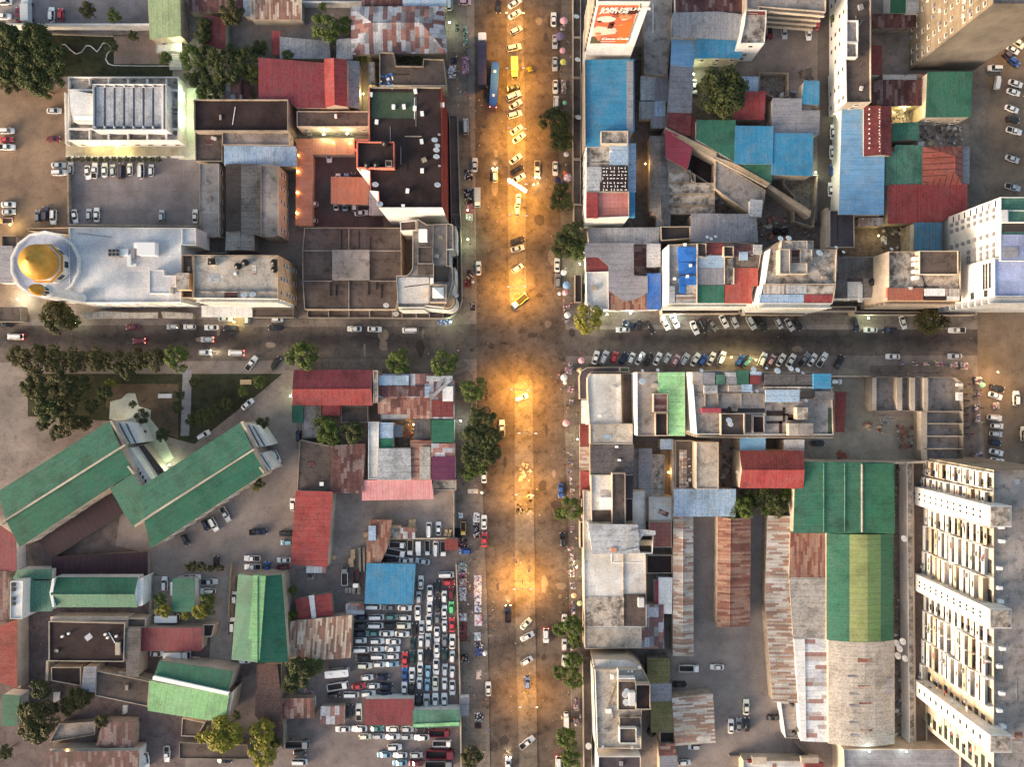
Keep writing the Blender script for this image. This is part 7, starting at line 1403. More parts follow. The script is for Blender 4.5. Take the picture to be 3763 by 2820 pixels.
trees("~ tree, # of the big grove in the school garden", "300,110,125,b 500,60,130,b 390,270,125,d 540,220,110,b 640,80,90,d 560,400,105,b 690,390,70,b 220,90,70,d 460,470,66,d 350,400,60,b 900,60,50,y 740,250,60,d", (0,2), "trees in the school garden grove")
trees("~ shrub, # in the eastern school garden", "850,150,75,d 1150,335,62,b 1320,480,68,d 1560,370,62,d 1650,340,72,d 1735,300,62,d 1840,235,56,d 1980,130,46,g 2105,55,60,g 1080,235,38,d 1440,260,50,d 1460,160,48,d 1575,60,50,d 2135,385,62,d 2080,915,34,y 2110,880,50,d 1155,470,40,g", (0,2), "shrubs in the school garden")
trees("~ tree, # from the west on the street's south side", "240,1370,140,g 1030,1415,118,g 1395,1425,118,g", (1,1), "trees on the south side of the street")
T(1,2); tree(1640,112,112,'g',"light green round tree lit from the avenue lamps")
trees("~ crown, # down the huge dark tree clump beside the avenue", "1700,350,125,d 1640,500,120,d 1770,520,115,d 1760,640,115,d 1620,660,110,d 1600,790,82,g 1680,740,90,g", (1,2), "huge dark tree clump")
trees("~ tree, # of the twin courtyard trees", "430,430,118,g 500,520,70,g 650,460,112,d", (1,2), "twin courtyard trees")
trees("~ tree, # of two beside the blue car and red awnings", "220,1085,98,g 130,1130,58,g", (2,2), "trees by the red awnings")
trees("~ tree, # of the thicket south of the red gabled hall", "1600,1090,115,g 1590,1180,70,g 1790,1000,100,d 1900,1050,110,d 1960,970,80,g 1660,1000,80,d 1810,1100,60,g", (2,2), "thicket south of the red hall")
trees("~ tree, # down the line of avenue trees near the bottom", "240,520,100,g 130,535,70,g 250,640,62,g 240,810,95,g 130,890,72,g 240,950,90,g 190,1430,105,g 215,1590,92,g", (2,3), "avenue trees near the bottom")
trees("~ tree, # of those around the packed car lot", "170,228,44,g 115,440,50,y 175,415,42,g 230,880,140,d 340,840,80,g 160,985,80,d 1620,1590,105,b 20,1440,70,d", (1,3), "trees around the car lot")
trees("~ clipped tree, # around the green kiosk", "1300,300,62,g 1330,390,72,y 1690,300,72,g 1630,390,78,y 1510,425,46,y 1700,385,56,g 1550,30,55,b 1640,35,50,b 1790,45,34,b 1712,45,34,b", (0,3), "clipped trees by the kiosk")
trees("~ large tree, # of two at the bottom right of the school land", "1800,1390,165,y 2130,1390,130,y 2140,1560,130,y 1920,1240,40,g 1640,1420,60,y", (0,3), "yellow green trees")
trees("~ tree, # of the dim garden in the south west", "300,1300,170,b 220,1200,90,d 620,1100,110,b 560,1170,80,b 330,1030,90,d 830,1280,68,b 700,1080,80,b 430,1180,60,b 40,1540,70,d", (0,3), "trees in the dim garden")
# ------------------------------------------------------------------ lamps
SOD = emit("sodium_lamp", (1, .55, .12, 1), 40); LAMPW = emit("white_lamp", (.9, 1, .8, 1), 30)
def point(name, loc, e, c, parent=None, r=.25, spot=None):
    ld = bpy.data.lights.new(name, 'SPOT' if spot else 'POINT'); ld.energy = e; ld.color = c; ld.shadow_soft_size = r
    if spot: ld.spot_size = math.radians(spot); ld.spot_blend = 1.0
    lo = bpy.data.objects.new(name, ld); COL.objects.link(lo); lo.location = loc
    if parent: lo.parent = parent
    return lo
def street_lamp(x, y, e, label, lit=True):
    p = P(x, y, 0); r = empty("street_lamp", (p.x, p.y, .14), math.radians(random.uniform(-3, 3))); tag(r, label, "street lamp", "double armed street lamps on the median")
    mb = MB(); mb.lathe([(.22, 0), (.2, .5), (.12, .6), (.09, 9.6), (.05, 9.7)], n=10); mb.make("pole", M('gpaint'), r)
    for s_ in (-1, 1):
        mb = MB(); mb.tube((0, 0, 9.5), (s_*2.2, 0, 10), .05, n=6); mb.make("arm", M('gpaint'), r)
        mb = MB(); mb.box(min(s_*2.1, s_*2.9), -.16, 9.98, max(s_*2.1, s_*2.9), .16, 10.12); mb.make("lamp_head", M('wpaint'), r)
        mb = MB(); mb.box(min(s_*2.2, s_*2.8), -.13, 9.9, max(s_*2.2, s_*2.8), .13, 9.975); mb.make("lamp_glass", SOD if lit else M('glass'), r)
        if lit: point("lamp_light", (s_*2.5, 0, 9.65), e, (1, .46, .05), r, .3, 140)
E0 = 4300.0
TD()
for x, y, k, nm, lit in ((1112,60,.6,"median street lamp at the top beside slanted white cars",True),(1113,175,.9,"median street lamp beside the yellow lorry",True),(1116,300,1.0,"median street lamp between white cars south of the bus",True),(1118,415,1.1,"median street lamp beside the tilted lit sign",True),
    (1118,480,.8,"median street lamp above the black tarpaulined car",True),(1116,628,1.3,"median street lamp at the end nearest the crossing",True),(1122,842,1.35,"median street lamp just below the crossing",True),(1138,932,.5,"street lamp with a bent arm below the crossing",True),(1132,1060,.8,"median street lamp near the rubbish heap",True),
    (1128,1255,1.3,"brightly glowing median street lamp beside the clothes market",True),(1140,1500,.5,"median street lamp near the blue topped vehicle",True)):
    street_lamp(x, y, E0*k, nm, lit)
def wall_lamp(c_r, x, y, h, e, c_, label, r_=.18):
    T(*c_r); p = P(x, y, h); o = empty("wall_lamp", (p.x, p.y, h)); tag(o, label, "lamp", "small lit lamps")
    mb = MB(); mb.tube((0, 0, .1), (0, 0, -.06), r_, n=10); mb.make("lamp_glass", LAMPW if c_[2] > .5 else SOD, o); mb = MB(); mb.tube((0, 0, .22), (0, 0, .1), .1, n=8); mb.make("bracket", M('gpaint'), o)
    point("lamp_light", (0, 0, -.35), e*.5, c_, o, .2)
GW = (.82, 1, .55); YW = (1, .85, .35); WW = (.85, 1, .9); OG = (1, .6, .25)
for a in (((0,0),1490,760,5,700,GW,"lamp on the alley side of the white church, upper one"),((0,0),1500,960,5,900,GW,"lamp on the alley side of the white church, lower one"),((0,0),950,1195,4,700,YW,"lamp over the church forecourt"),((0,0),760,1180,3,250,YW,"small lamp at the west part of the church forecourt"),
  ((0,0),1440,360,4,500,GW,"lamp above the stone landing"),((0,1),140,905,4,1500,WW,"dazzling white lamp beside the mosque gatehouse"),((0,1),80,300,3,400,YW,"yellow lamp by the loaded yellow truck"),((0,1),610,1100,4,180,GW,"green lamp in the tree below the rotunda"),
  ((0,1),1900,1090,3,500,YW,"lamp under the white sheet canopy"),((1,0),740,760,5,700,YW,"yellow lamp in the gap east of the red wing"),((1,0),420,1090,6,500,GW,"lamp on the slab roof wall above the canopy"),((1,0),610,1085,6,350,GW,"second lamp on the slab roof wall above the canopy"),
  ((1,0),495,1156,4.2,30,OG,"lamp on the orange canopy, left one"),((1,0),632,1160,4.2,30,OG,"lamp on the orange canopy, right one"),((1,0),210,1262,4.2,30,OG,"lamp on the orange car port, top one"),((1,0),208,1392,4.2,30,OG,"lamp on the orange car port, second one"),((1,0),204,1563,4.2,30,OG,"lamp on the orange car port, third one"),((1,1),200,205,4.2,30,OG,"lamp on the orange car port, bottom one"),
  ((1,0),1440,180,4,300,GW,"lamp on the market pavement by the patchwork warehouse"),((1,1),1590,420,4.5,500,GW,"green pavement lamp beside the art deco block"),((1,1),1590,180,4.5,250,GW,"green pavement lamp beside the market heaps"),((1,1),1450,1090,4,250,GW,"lamp at the rounded arcade corner"),
  ((2,0),1215,600,4,600,GW,"lamp at the corner of the blue courtyard roof"),((2,0),1900,150,5,400,YW,"lamp under the cream gallery flats"),((2,0),820,1330,5,500,OG,"orange lamp in the dark lane"),((2,1),1065,1040,4,1100,WW,"bright lamp above the north slanted row"),((2,1),510,1030,4,400,GW,"lamp beside the yellow green corner tree"),
  ((2,1),290,620,4,300,GW,"green lamp behind the blue umbrella"),((2,1),1520,1380,5,700,YW,"yellow lamp in the gap of the south row"),((2,1),1720,1400,4,350,YW,"second yellow lamp in the gap of the south row"),((2,1),700,1020,4,250,WW,"bluish lamp behind the first north row cars"),
  ((3,0),1240,890,4,900,YW,"lamp over the cluttered workshop court"),((3,0),1700,955,4,400,YW,"lamp at the south edge of the two tone hall"),((3,0),700,930,4,150,GW,"lamp beside the lane hedge"),((3,0),520,1400,4,400,GW,"lamp beside the bright blue roof"),((3,1),1030,390,4,400,YW,"lamp in the brown back court"),
  ((3,1),950,1060,4,350,GW,"lamp over the pale north pavement"),((3,1),1420,760,5,0.1,YW,"faint lamp on the mouldy roof"),((3,1),2000,1500,8,2600,OG,"orange street light at the corner of the eastern road"),((3,0),2180,300,8,2200,OG,"orange street light at the top of the eastern road"),((3,2),2130,150,8,1500,OG,"orange street light beside the parked eastern row"),
  ((0,2),1165,688,3,350,YW,"lamp at the school entrance"),((0,2),1375,730,3,350,GW,"lamp beside the grey school path"),((0,3),545,1528,4.5,250,YW,"bright lamp on the eave of the maroon striped roof"),((3,3),955,1535,11,260,WW,"left bright lamp on the grey roof parapet"),((3,3),1255,1535,11,260,WW,"right bright lamp on the grey roof parapet"),
  ((2,2),1010,790,4,300,OG,"orange lamp in the dark shanty court"),((1,2),150,170,4,300,GW,"green lamp west of the maroon hall"),((1,2),1530,370,4,250,WW,"pale green lamp under the huge dark tree"),((2,2),270,520,4,120,GW,"faint lamp under the plum awnings"),((2,2),262,1560,4,180,GW,"faint green lamp on the lower east pavement"),
  ((1,0),2125,1500,3,60,YW,"small lamp glow before the white pickup"),((1,2),1150,400,3,150,OG,"orange lamp in the courtyard of scrap")): wall_lamp(*a)
# lit roadside sign on the median
T(1, 0); p = P(1992, 1508, 7); r = empty("median_sign", (p.x, p.y, 0), math.radians(-33)); tag(r, "long blue white lit advertising sign on a pole above the median", "sign")
mb = MB(); mb.tube((0, 0, 0), (0, 0, 6), .14, n=8); mb.make("pole", M('gpaint'), r); mb = MB(); mb.box(-3.4, -.28, 5.8, 3.4, .28, 8.2); mb.make("sign_case", M('wpaint'), r)
for s_ in (-1, 1): mb = MB(); mb.box(-3.3, s_*.281 if s_ > 0 else -.3, 5.9, 3.3, .3 if s_ > 0 else -.281, 8.1); mb.make("sign_face", emit("lit_sign_blue", (.45, .7, 1, 1), 1.5), r)
mb = MB(); mb.box(-3.2, -.2, 8.203, 3.2, .2, 8.26); mb.make("light_strip", emit("lit_strip", (.5, .75, 1, 1), 1.2), r)
# ------------------------------------------------------------------ satellite dishes, tanks
def dishm():
    mb = MB(); pr = [(.02, 0), (.3, .02), (.6, .09), (.85, .19), (1.0, .28)]
    n = 20; mb.lathe(pr+[(1.0, .25), (.85, .16), (.6, .06), (.3, -.01), (.02, -.03)], n=n); me = bpy.data.meshes.new("reflector"); me.from_pydata(mb.v, [], mb.f); me.materials.append(M('dish')); me.update()
    mb = MB(); mb.tube((0, 0, -.9), (0, 0, 0), .06, n=6); m2 = bpy.data.meshes.new("mast"); m2.from_pydata(mb.v, [], mb.f); m2.materials.append(M('gpaint')); m2.update()
    mb = MB(); mb.tube((.6, 0, .12), (0, 0, .75), .025, n=5); mb.box(-.08, -.08, .7, .08, .08, .85); m3 = bpy.data.meshes.new("feed_arm"); m3.from_pydata(mb.v, [], mb.f); m3.materials.append(M('gpaint')); m3.update()
    return me, m2, m3
DM = dishm()
def dish(x, y, r, h, label):
    p = P(x, y, h+.9); rad = r/Z0*K*(H-h)/H; o = empty("satellite_dish", (p.x, p.y, h+.9*rad)); tag(o, label, "satellite dish", "satellite dishes"); o.scale = (rad,)*3
    for i, me in enumerate(DM):
        c_ = bpy.data.objects.new(me.name, me); COL.objects.link(c_); c_.parent = o
        if i != 1: c_.rotation_euler = (math.radians(-28), math.radians(12), 0)
def dishes(c_r, h, phrase, data):
    T(*c_r)
    for i, it in enumerate(data.split()): f = it.split(','); dish(float(f[0]), float(f[1]), float(f[2]), float(f[3]) if len(f) > 3 else h, phrase.replace('#', ORD[i]))
dishes((1,0), 25.1, "white dish, # down the east edge of the black roof", "1320,1140,26 1342,1185,22 1334,1222,26 1334,1276,26 1343,1506,26 1355,1090,12 1358,1345,12")
dishes((1,0), 25.1, "white dish, # at the south west of the black roof", "838,1503,27 872,1662,28")
dishes((1,1), 8.6, "tan dish, # on the market hall and arcade roofs", "925,960,24 1005,1030,25,4.5 1490,877,25,4.5")
dishes((2,0), 4, "dusty dish, # down the avenue arcade roofs", "260,136,25 270,487,24 275,957,25")
dishes((0,1), 19.3, "white dish, # on the pale block beside the mosque", "1982,877,26 2052,872,26")
dishes((2,1), 16.5, "small white dish, # on the tarpaulin roofed block", "1326,400,14 1358,414,14 1394,396,12 1412,525,12 1558,668,13 1533,778,12 1690,540,12")
dishes((3,1), 21.5, "white dish, # on or near the cream roomed block", "232,415,24,24 298,412,24,24 545,535,30 690,484,14 748,522,14,8 1140,497,14,8 1088,450,14,5 518,620,8")
dishes((2,1), 21.6, "dish, # along the north edge of the long slab block", "924,1484,14,14.6 800,1488,12,14.6 1280,1488,16 1700,1480,24 1810,1468,12 1892,1492,27 2003,1474,24 2060,1484,20 2105,1508,14")
dishes((2,2), 21.6, "white dish, # on the long slab block roof", "1500,370,26,22.5 1512,400,24,22.5 1686,134,14 1733,130,14 2132,207,15")
dishes((2,2), 14.6, "large white dish, # on the white sided house", "794,53,28"); dishes((2,2), 9, "pale round dish, # on the red hall's west parapet", "1570,792,14")
dishes((2,3), 13.6, "white dish, # on the cream roomed block near kerb trees", "668,1048,24,16 655,1072,27,16 662,1136,27,16 774,855,14 686,888,9 716,888,9 478,1502,12 716,1512,12 358,1492,26,4.2")
dishes((3,3), 5, "large grey white dish, # of the cluster beside the tan arch", "1172,655,28 1221,641,28 1196,700,28 1182,757,28 1240,780,26"); dishes((3,2), 6, "large grey dish, # beside the lime ridged shed", "1233,1330,27")
T(0, 0)
def tank(c_r, x, y, h, r_, label, hh=1.4):
    T(*c_r); p = P(x, y, h+hh); o = MB(); o.lathe([(r_*.96, 0), (r_, .1), (r_, hh*.75), (r_*.8, hh*.92), (r_*.3, hh), (r_*.28, hh+.1)], n=18); t = o.make("water_tank", M('tank'), None, True); t.location = (p.x, p.y, h); tag(t, label, "water tank", "black water tanks")
for a in (((1,0),917,1158,26.6,1.0,"water tank at the north edge of the raised roof wing"),((1,0),770,1335,26.6,.9,"water tank at the wing's south edge, west one"),((1,0),846,1332,26.6,.9,"water tank at the wing's south edge, east one"),((0,1),1925,635,19.4,.95,"leaning black tank on the pale block beside the dish"),
   ((0,1),1985,605,19.4,.95,"black tank beside the leaning one on the pale block"),((0,1),1712,598,20.8,.7,"black tank in the square hatch of the pale block"),((1,1),10,605,19.4,.95,"black tank at the pale block's east edge, north one"),((1,1),12,662,19.4,.95,"black tank at the pale block's east edge, south one"),
   ((3,1),990,765,9.6,1.1,"black tank against the tall cream side wall"),((3,1),270,350,.1,1.1,"black tank lying in the brown yard, east one"),((3,1),205,352,.1,1.1,"black tank lying in the brown yard, west one"),((2,3),2020,1155,4,.7,"black tank on the small stained hut"),((2,3),2040,1390,4,.7,"black tank at the lower end of the stained hut"),((2,3),875,1385,.1,1.4,"blue grey tank beside the black light court")): tank(*a)
# ------------------------------------------------------------------ umbrellas, stalls, ground cloths
UC = {'p':(226,150,160),'u':(110,96,130),'y':(226,214,70),'e':(120,200,150),'w':(224,216,206),'n':(40,44,90),'b':(110,150,190),'v':(110,84,160),'r':(220,86,50),'m':(230,170,90),'c':(206,200,220),'o':(232,176,120)}
UNM = {'p':'pink','u':'dull purple','y':'yellow','e':'mint green','w':'off white','n':'navy','b':'pale blue','v':'violet','r':'orange red','m':'multicoloured','c':'lavender white','o':'peach'}
mb = MB(); n = 8
vs_ = [(0, 0, 2.75)]+[(1.25*math.cos(2*math.pi*i/n), 1.25*math.sin(2*math.pi*i/n), 2.2) for i in range(n)]+[(.65*math.cos(2*math.pi*i/n), .65*math.sin(2*math.pi*i/n), 2.56) for i in range(n)]
fs = [(0, 9+i, 9+(i+1) % n) for i in range(n)]+[(9+i, 1+i, 1+(i+1) % n, 9+(i+1) % n) for i in range(n)]
UM = bpy.data.meshes.new("canopy"); UM.from_pydata(vs_, [], fs); UM.materials.append(M('wpaint')); UM.materials.append(M('wpaint')); UM.polygons.foreach_set("material_index", [i % 2 for i in range(n)]*2); UM.update()
mb = MB(); mb.tube((0, 0, 0), (0, 0, 2.8), .03, n=6); mb.lathe([(.25, 0), (.25, .12), (.06, .15)], n=10); UP = bpy.data.meshes.new("pole"); UP.from_pydata(mb.v, [], mb.f); UP.materials.append(M('gpaint')); UP.update()
def cloth(c_): 
    k = "cloth_"+UNM[c_].replace(' ', '_')
    if k not in MC: MC[k] = plain(k, S(*UC[c_]), .8)
    return MC[k]
def umbrella(c_r, x, y, r_, c_, where, c2=None):
    T(*c_r); p = P(x, y, 2.4); o = empty("market_umbrella", (p.x, p.y, .13), random.uniform(0, 1)); tag(o, "%s umbrella %s" % (UNM[c_], where), "umbrella", "market umbrellas on the pavements"); s_ = r_/Z0*K/1.2; o.scale = (s_, s_, 1)
    c = bpy.data.objects.new("canopy", UM); COL.objects.link(c); c.parent = o
    for i in (0, 1): c.material_slots[i].link = 'OBJECT'; c.material_slots[i].material = cloth(c2 if (i and c2) else c_)
    c.rotation_euler = (random.uniform(-.12, .12), random.uniform(-.12, .12), 0); q = bpy.data.objects.new("pole", UP); COL.objects.link(q); q.parent = o
for a in (((2,0),158,170,32,'p',"beside the first white car on the avenue's east kerb"),((2,0),135,292,34,'u',"next to the second parked car on the east kerb"),((2,0),152,405,24,'p',"above the yellow umbrella"),((2,0),152,500,24,'y',"at the east kerb of the avenue"),((2,0),165,835,18,'e',"like a small square by the kerb van"),
  ((2,0),178,1255,22,'c',"below the pair of kerb trees"),((2,0),188,1447,34,'w',"with pink gores beside a violet one",'p'),((2,0),105,1465,26,'n',"at the kerb beside the striped one"),((2,0),158,1490,26,'v',"under the striped one"),((2,0),165,1404,18,'r',"peeking above the striped one"),
  ((2,1),158,690,24,'c',"beside the white kerb sedan"),((2,1),178,798,32,'b',"pointed, beside the grey estate car"),((2,1),168,848,24,'p',"touching the pale blue one"),((2,1),126,862,15,'w',"tiny, in the road beside the pink one"),((2,1),186,1036,26,'w',"near the yellow green corner tree"),
  ((2,1),300,1403,26,'p',"at the south west crossing corner"),((2,1),290,1485,20,'o',"below the pink one at the rounded canopy"),((2,1),158,1547,28,'w',"large, at the kerb by the rounded canopy"),((2,1),170,1588,16,'w',"small, just below the large one"),((2,2),178,393,28,'p',"alone beside the plum awning"),
  ((2,3),240,262,22,'o',"above the multicoloured one"),((2,3),290,332,22,'m',"with green and pink gores",'e'),((1,3),1730,740,18,'w',"alone at the road edge of the clothes market"),((1,2),1708,952,13,'w',"square looking, below the huge dark tree"),((1,1),1632,766,12,'w',"among dark heaps by the arcade corner"),((3,1),1880,1605,22,'e',"at the eastern market corner")): umbrella(*a)
GC = ["g_%d" % i for i in range(9)]
for k_, c_ in zip(GC, ((216,206,220),(60,52,70),(170,70,90),(70,90,150),(210,190,170),(120,60,50),(200,150,170),(40,34,38),(90,130,120))): MC[k_] = plain("goods_cloth", S(*c_), .85)
def heap(x0, y0, x1, y1, label, dens=1.0, pal=None, cl=None, name="clothes_heap", cat="goods"):
    """A cloth on the ground covered with small heaped goods."""
    a, b = P(x0, y1), P(x1, y0); mb = MB(); z0 = .135; rnd = random.Random(int(x0*7+y0)); pal = pal or list(range(9))
    mb.box(a.x, a.y, z0, b.x, b.y, z0+.02, cl if cl is not None else rnd.choice(pal)); A = (b.x-a.x)*(b.y-a.y)
    for i in range(int(A*4.5*dens)+3):
        x = rnd.uniform(a.x, b.x); y = rnd.uniform(a.y, b.y); s_ = rnd.uniform(.12, .32); h_ = rnd.uniform(.06, .28); t = rnd.uniform(0, 3)
        mb.prism([Vector((x+s_*math.cos(t+k*1.5708)*(1 if k % 2 else .6), y+s_*math.sin(t+k*1.5708)*(1 if k % 2 else .6))) for k in range(4)], z0+.023, z0+.02+h_, rnd.choice(pal))
    o = mb.make(name, [MC[k] for k in GC], None, False, ((a.x+b.x)/2, (a.y+b.y)/2, 0)); tag(o, label, cat, "goods spread on the pavements", 'stuff'); return o
def stall(c_r, x, y, w_, l_, label, pal=None):
    T(*c_r); p = P(x, y, .9); o = empty("market_stall", (p.x, p.y, .13), random.uniform(-.15, .15)); tag(o, label, "stall", "market stalls on the pavements"); hw, hl = w_/Z0*K/2, l_/Z0*K/2
    mb = MB(); mb.box(-hw, -hl, .78, hw, hl, .83); mb.make("table_top", M('tan'), o)
    for sx in (-1, 1):
        for sy in (-1, 1): mb = MB(); mb.tube((sx*(hw-.1), sy*(hl-.1), 0), (sx*(hw-.1), sy*(hl-.1), .78), .035, n=6); mb.make("leg", M('gpaint'), o)
    rnd = random.Random(int(x+y)); pal = pal or [0, 1, 2, 3, 4, 6, 7]; mb = MB()
    for i in range(int(hw*hl*22)+4):
        u, v = rnd.uniform(-hw*.9, hw*.9), rnd.uniform(-hl*.9, hl*.9); s_ = rnd.uniform(.1, .24); mb.box(u-s_, v-s_*.7, .833, u+s_, v+s_*.7, .85+rnd.uniform(.05, .35), rnd.choice(pal))
    g_ = mb.make("goods", [MC[k] for k in GC], o); g_["kind"] = 'stuff'
T(1, 3)
for i, (a, pal) in enumerate((((1512,10,1578,75),[0,8,4]),((1518,95,1580,190),[2,1,6,4]),((1516,200,1578,305),[1,7,0,5]),((1525,410,1580,470),[0,1,3]),((1528,480,1585,640),[1,5,7,2]),((1540,745,1590,800),[1,7,4]),((1640,100,1702,280),[0,6,3,2,4]),((1645,285,1700,400),[3,0,1]),((1645,420,1705,510),[6,0,2]),
   ((1645,565,1695,630),[0,8]),((1648,645,1712,690),[0,4,1]),((1652,692,1708,755),[1,3]),((1650,1215,1715,1290),[1,0,8]),((1645,1295,1700,1345),[1,7,5]),((1660,870,1700,945),[4,5]))):
    heap(*a, "clothes spread on the west pavement, %s patch counted down both lines" % ORD[i], 1.3, pal)
T(1, 2)
heap(1632,1115,1686,1195,"checkered white and grey shoes laid on a ground cloth",1.4,[0,7,0]); heap(1636,1205,1684,1320,"long checkered cloth of small shoes below the first one",1.5,[0,7,3,4]); heap(1508,1522,1578,1600,"silver and green goods cloth at the lot's north corner",1.4,[0,8,4]); heap(1505,1605,1578,1655,"pink and brown clothes at the lot's north corner",1.4,[2,6,5])
heap(1510,1330,1585,1400,"pink and dark clothes beside the blue hatchback",1.3,[2,7,6,1]); heap(1590,925,1675,960,"white boxes in a row below the huge dark tree",.7,[0,4],cl=4); heap(1515,1120,1550,1160,"small white goods by the market wall",.8,[0,8]); heap(1480,1240,1540,1320,"dark blue tarpaulin bundle beside the yellow truck",.6,[7,1])
T(1, 1)
for i, (a, pal) in enumerate((((1560,15,1632,95),[7,5,3,4]),((1570,105,1635,210),[7,8,2,5]),((1575,215,1630,265),[7,0,8]),((1582,670,1632,740),[7,1,4]),((1560,745,1620,812),[7,5,2]),((1612,930,1650,1000),[7,0,3]),((1345,1070,1455,1115),[3,0,5,8]))):
    heap(*a, "dark market goods heap, %s down the upper west pavement" % ORD[i], 1.4, pal)
T(1, 0)
for i, (a, pal) in enumerate((((1430,530,1495,635),[1,0,7]),((1545,460,1600,600),[6,7,1,2]),((1555,210,1585,380),[7,8,0]),((1455,470,1500,520),[7,1]),((1562,1380,1630,1465),[0,7,3,4]),((1560,1560,1630,1655),[7,5,0]),((1490,200,1520,260),[7,8]))):
    heap(*a, "goods heap by the patchwork warehouse pavement, %s one" % ORD[i], 1.2, pal)
for i, a in enumerate((((2,0),150,225,34,40),((2,0),158,680,40,60),((2,0),160,730,36,60),((2,0),95,1400,10,10),((2,1),180,975,50,60),((2,1),185,1086,40,30),((2,1),178,665,44,28),((2,1),215,1445,34,50),((2,1),195,1490,60,50),((2,1),212,1637,56,60),
   ((2,2),215,110,50,60),((2,2),216,215,30,36),((2,2),210,640,40,24),((2,2),212,712,34,30),((2,2),208,780,30,24),((2,2),218,850,28,80),((2,2),228,940,36,40),((2,2),228,1250,30,50),((2,2),212,1410,48,30),((2,2),224,1480,32,60),((2,2),238,1522,26,36),((2,2),218,1610,46,60),
   ((2,3),222,84,40,60),((2,3),230,185,38,55),((2,3),238,345,30,60),((2,3),238,400,34,60),((2,3),264,1120,36,40),((2,3),262,1175,46,60),((2,3),262,1300,46,60),((2,3),300,1245,30,24),((2,3),236,705,46,34),((3,1),1220,1430,50,30),((3,1),1325,1432,44,36),((3,1),1420,1432,50,30),((3,1),1520,1432,60,40),((3,1),1640,1440,60,40),((3,1),1725,1450,60,60),((3,1),1845,1575,50,60),
   ((3,2),1835,40,50,60),((3,2),1832,160,40,30),((3,2),1825,260,30,50),((3,2),1835,350,34,70),((3,2),1835,640,70,44),((3,2),1985,245,50,50))):
    stall(*a, "market stall heaped with small goods, %s counted down the eastern pavements" % (ORD[i] if i < 25 else "number "+["twenty-six","twenty-seven","twenty-eight","twenty-nine","thirty","thirty-one","thirty-two","thirty-three","thirty-four","thirty-five","thirty-six","thirty-seven","thirty-eight","thirty-nine","forty","forty-one","forty-two","forty-three","forty-four"][i-25]))
for i, y in enumerate((150,205,262,318,372,425,478)):
    T(3, 2); p = P(1748, y, .5); o = empty("motorcycle", (p.x, p.y, .13), random.uniform(-.3, .3)); tag(o, "dark parked motorcycle, %s down the line by the unfinished building" % ORD[i], "motorcycle", "motorcycles by the unfinished building")
    for u in (-.62, .62): mb = MB(); mb.tube((u, -.06, .3), (u, .06, .3), .3, n=14); mb.make("wheel", TY, o)
    mb = MB(); mb.tube((-.6, 0, .35), (-.1, 0, .6), .05, n=6); mb.tube((-.1, 0, .6), (.5, 0, .75), .05, n=6); mb.tube((.5, 0, .8), (.65, 0, .3), .04, n=6); mb.box(-.2, -.14, .3, .2, .14, .58); mb.make("frame", M('darkm'), o)
    mb = MB(); mb.add([(.0,-.1,.72),(.4,-.12,.78),(.4,.12,.78),(.0,.1,.72),(.05,-.14,.9),(.35,-.14,.92),(.35,.14,.92),(.05,.14,.9)],[(0,3,2,1),(4,5,6,7),(0,1,5,4),(1,2,6,5),(2,3,7,6),(3,0,4,7)]); mb.make("fuel_tank", paint('rkbm'[i % 4]), o)
    mb = MB(); mb.box(-.6, -.12, .74, .02, .12, .84); mb.make("seat", DK, o); mb = MB(); mb.tube((.48, -.35, 1.0), (.48, .35, 1.0), .025, n=6); mb.make("handlebar", M('darkm'), o)
# ------------------------------------------------------------------ crates, junk and rubble
def crate(c_r, x, y, w_, l_, h_, label, mk='tan', ang=0.0, z=0.0):
    T(*c_r); p = P(x, y, h_); hw, hl = w_/Z0*K/2, l_/Z0*K/2; mb = MB(); mb.box(-hw, -hl, 0, hw, hl, h_)
    for u in (-hw, hw-.06):
        for v in (-hl, hl-.06): mb.box(u-.03, v-.03, 0, u+.09, v+.09, h_+.06)
    for k in range(4): v = -hl+hl*2*(k+.5)/4; mb.box(-hw+.02, v-.06, h_+.003, hw-.02, v+.06, h_+.03)
    o = mb.make("crate", M(mk), None, False); o.location = (p.x, p.y, z); o.rotation_euler = (0, 0, ang); tag(o, label, "crate", "crates in the yards")
for i, a in enumerate(((1125,1192,28,34),(1152,1190,26,34),(1120,1222,26,30),(1150,1225,30,34),(1160,1258,26,30),(1415,1270,24,26),(1448,1270,22,26),(1408,1298,26,24),(1440,1300,28,26),(655,1440,34,44),(655,1478,36,30),(640,1515,40,50),(645,1548,36,22),(760,1298,36,34))): crate((1,2), *a, 1.0, "tan basket crate, %s of those scattered in the crate yard" % ORD[i], 'beige', random.uniform(-.3, .3))
for i, a in enumerate(((605,225,20,40),(632,225,22,40),(662,228,24,46),(705,225,26,60))): crate((1,3), *a, .9, "small timber pallet crate, %s beside the blue canopy" % ORD[i], 'tan')
crate((1,2),712,1500,18,200,1.2,"long narrow grey steel frame, west one by the canopy",'gwall',.02); crate((1,2),745,1500,16,200,1.2,"long narrow grey steel frame, east one by the canopy",'gwall',.02)
crate((3,0),1375,1167,52,34,1.2,"white box container beside the ribbed tile roof",'white')
for i, a in enumerate(((0,2,1340,168,110,34),(0,2,1995,55,88,40))): crate(a[:2], *a[2:], .6, ["white slab bench on the brown garden lawn","tan slab bench on the lawn below the school wall"][i], ['white','beige'][i])
for i, a in enumerate(((1562,1175,40,90),(1540,1265,70,60),(1535,1370,70,60))): pass
T(0, 3)
for nm, q in (("white tank standing by the bottom garden path",[440,1050,495,1045,490,1110,440,1135]),("small white pool shaped slab below the brown roof",[1005,1155,1042,1155,1038,1215,1002,1230])):
    o = sheet("slab", q, .5, M('white'), thick=.5); o["kind"] = 'thing'; tag(o, nm, "slab")
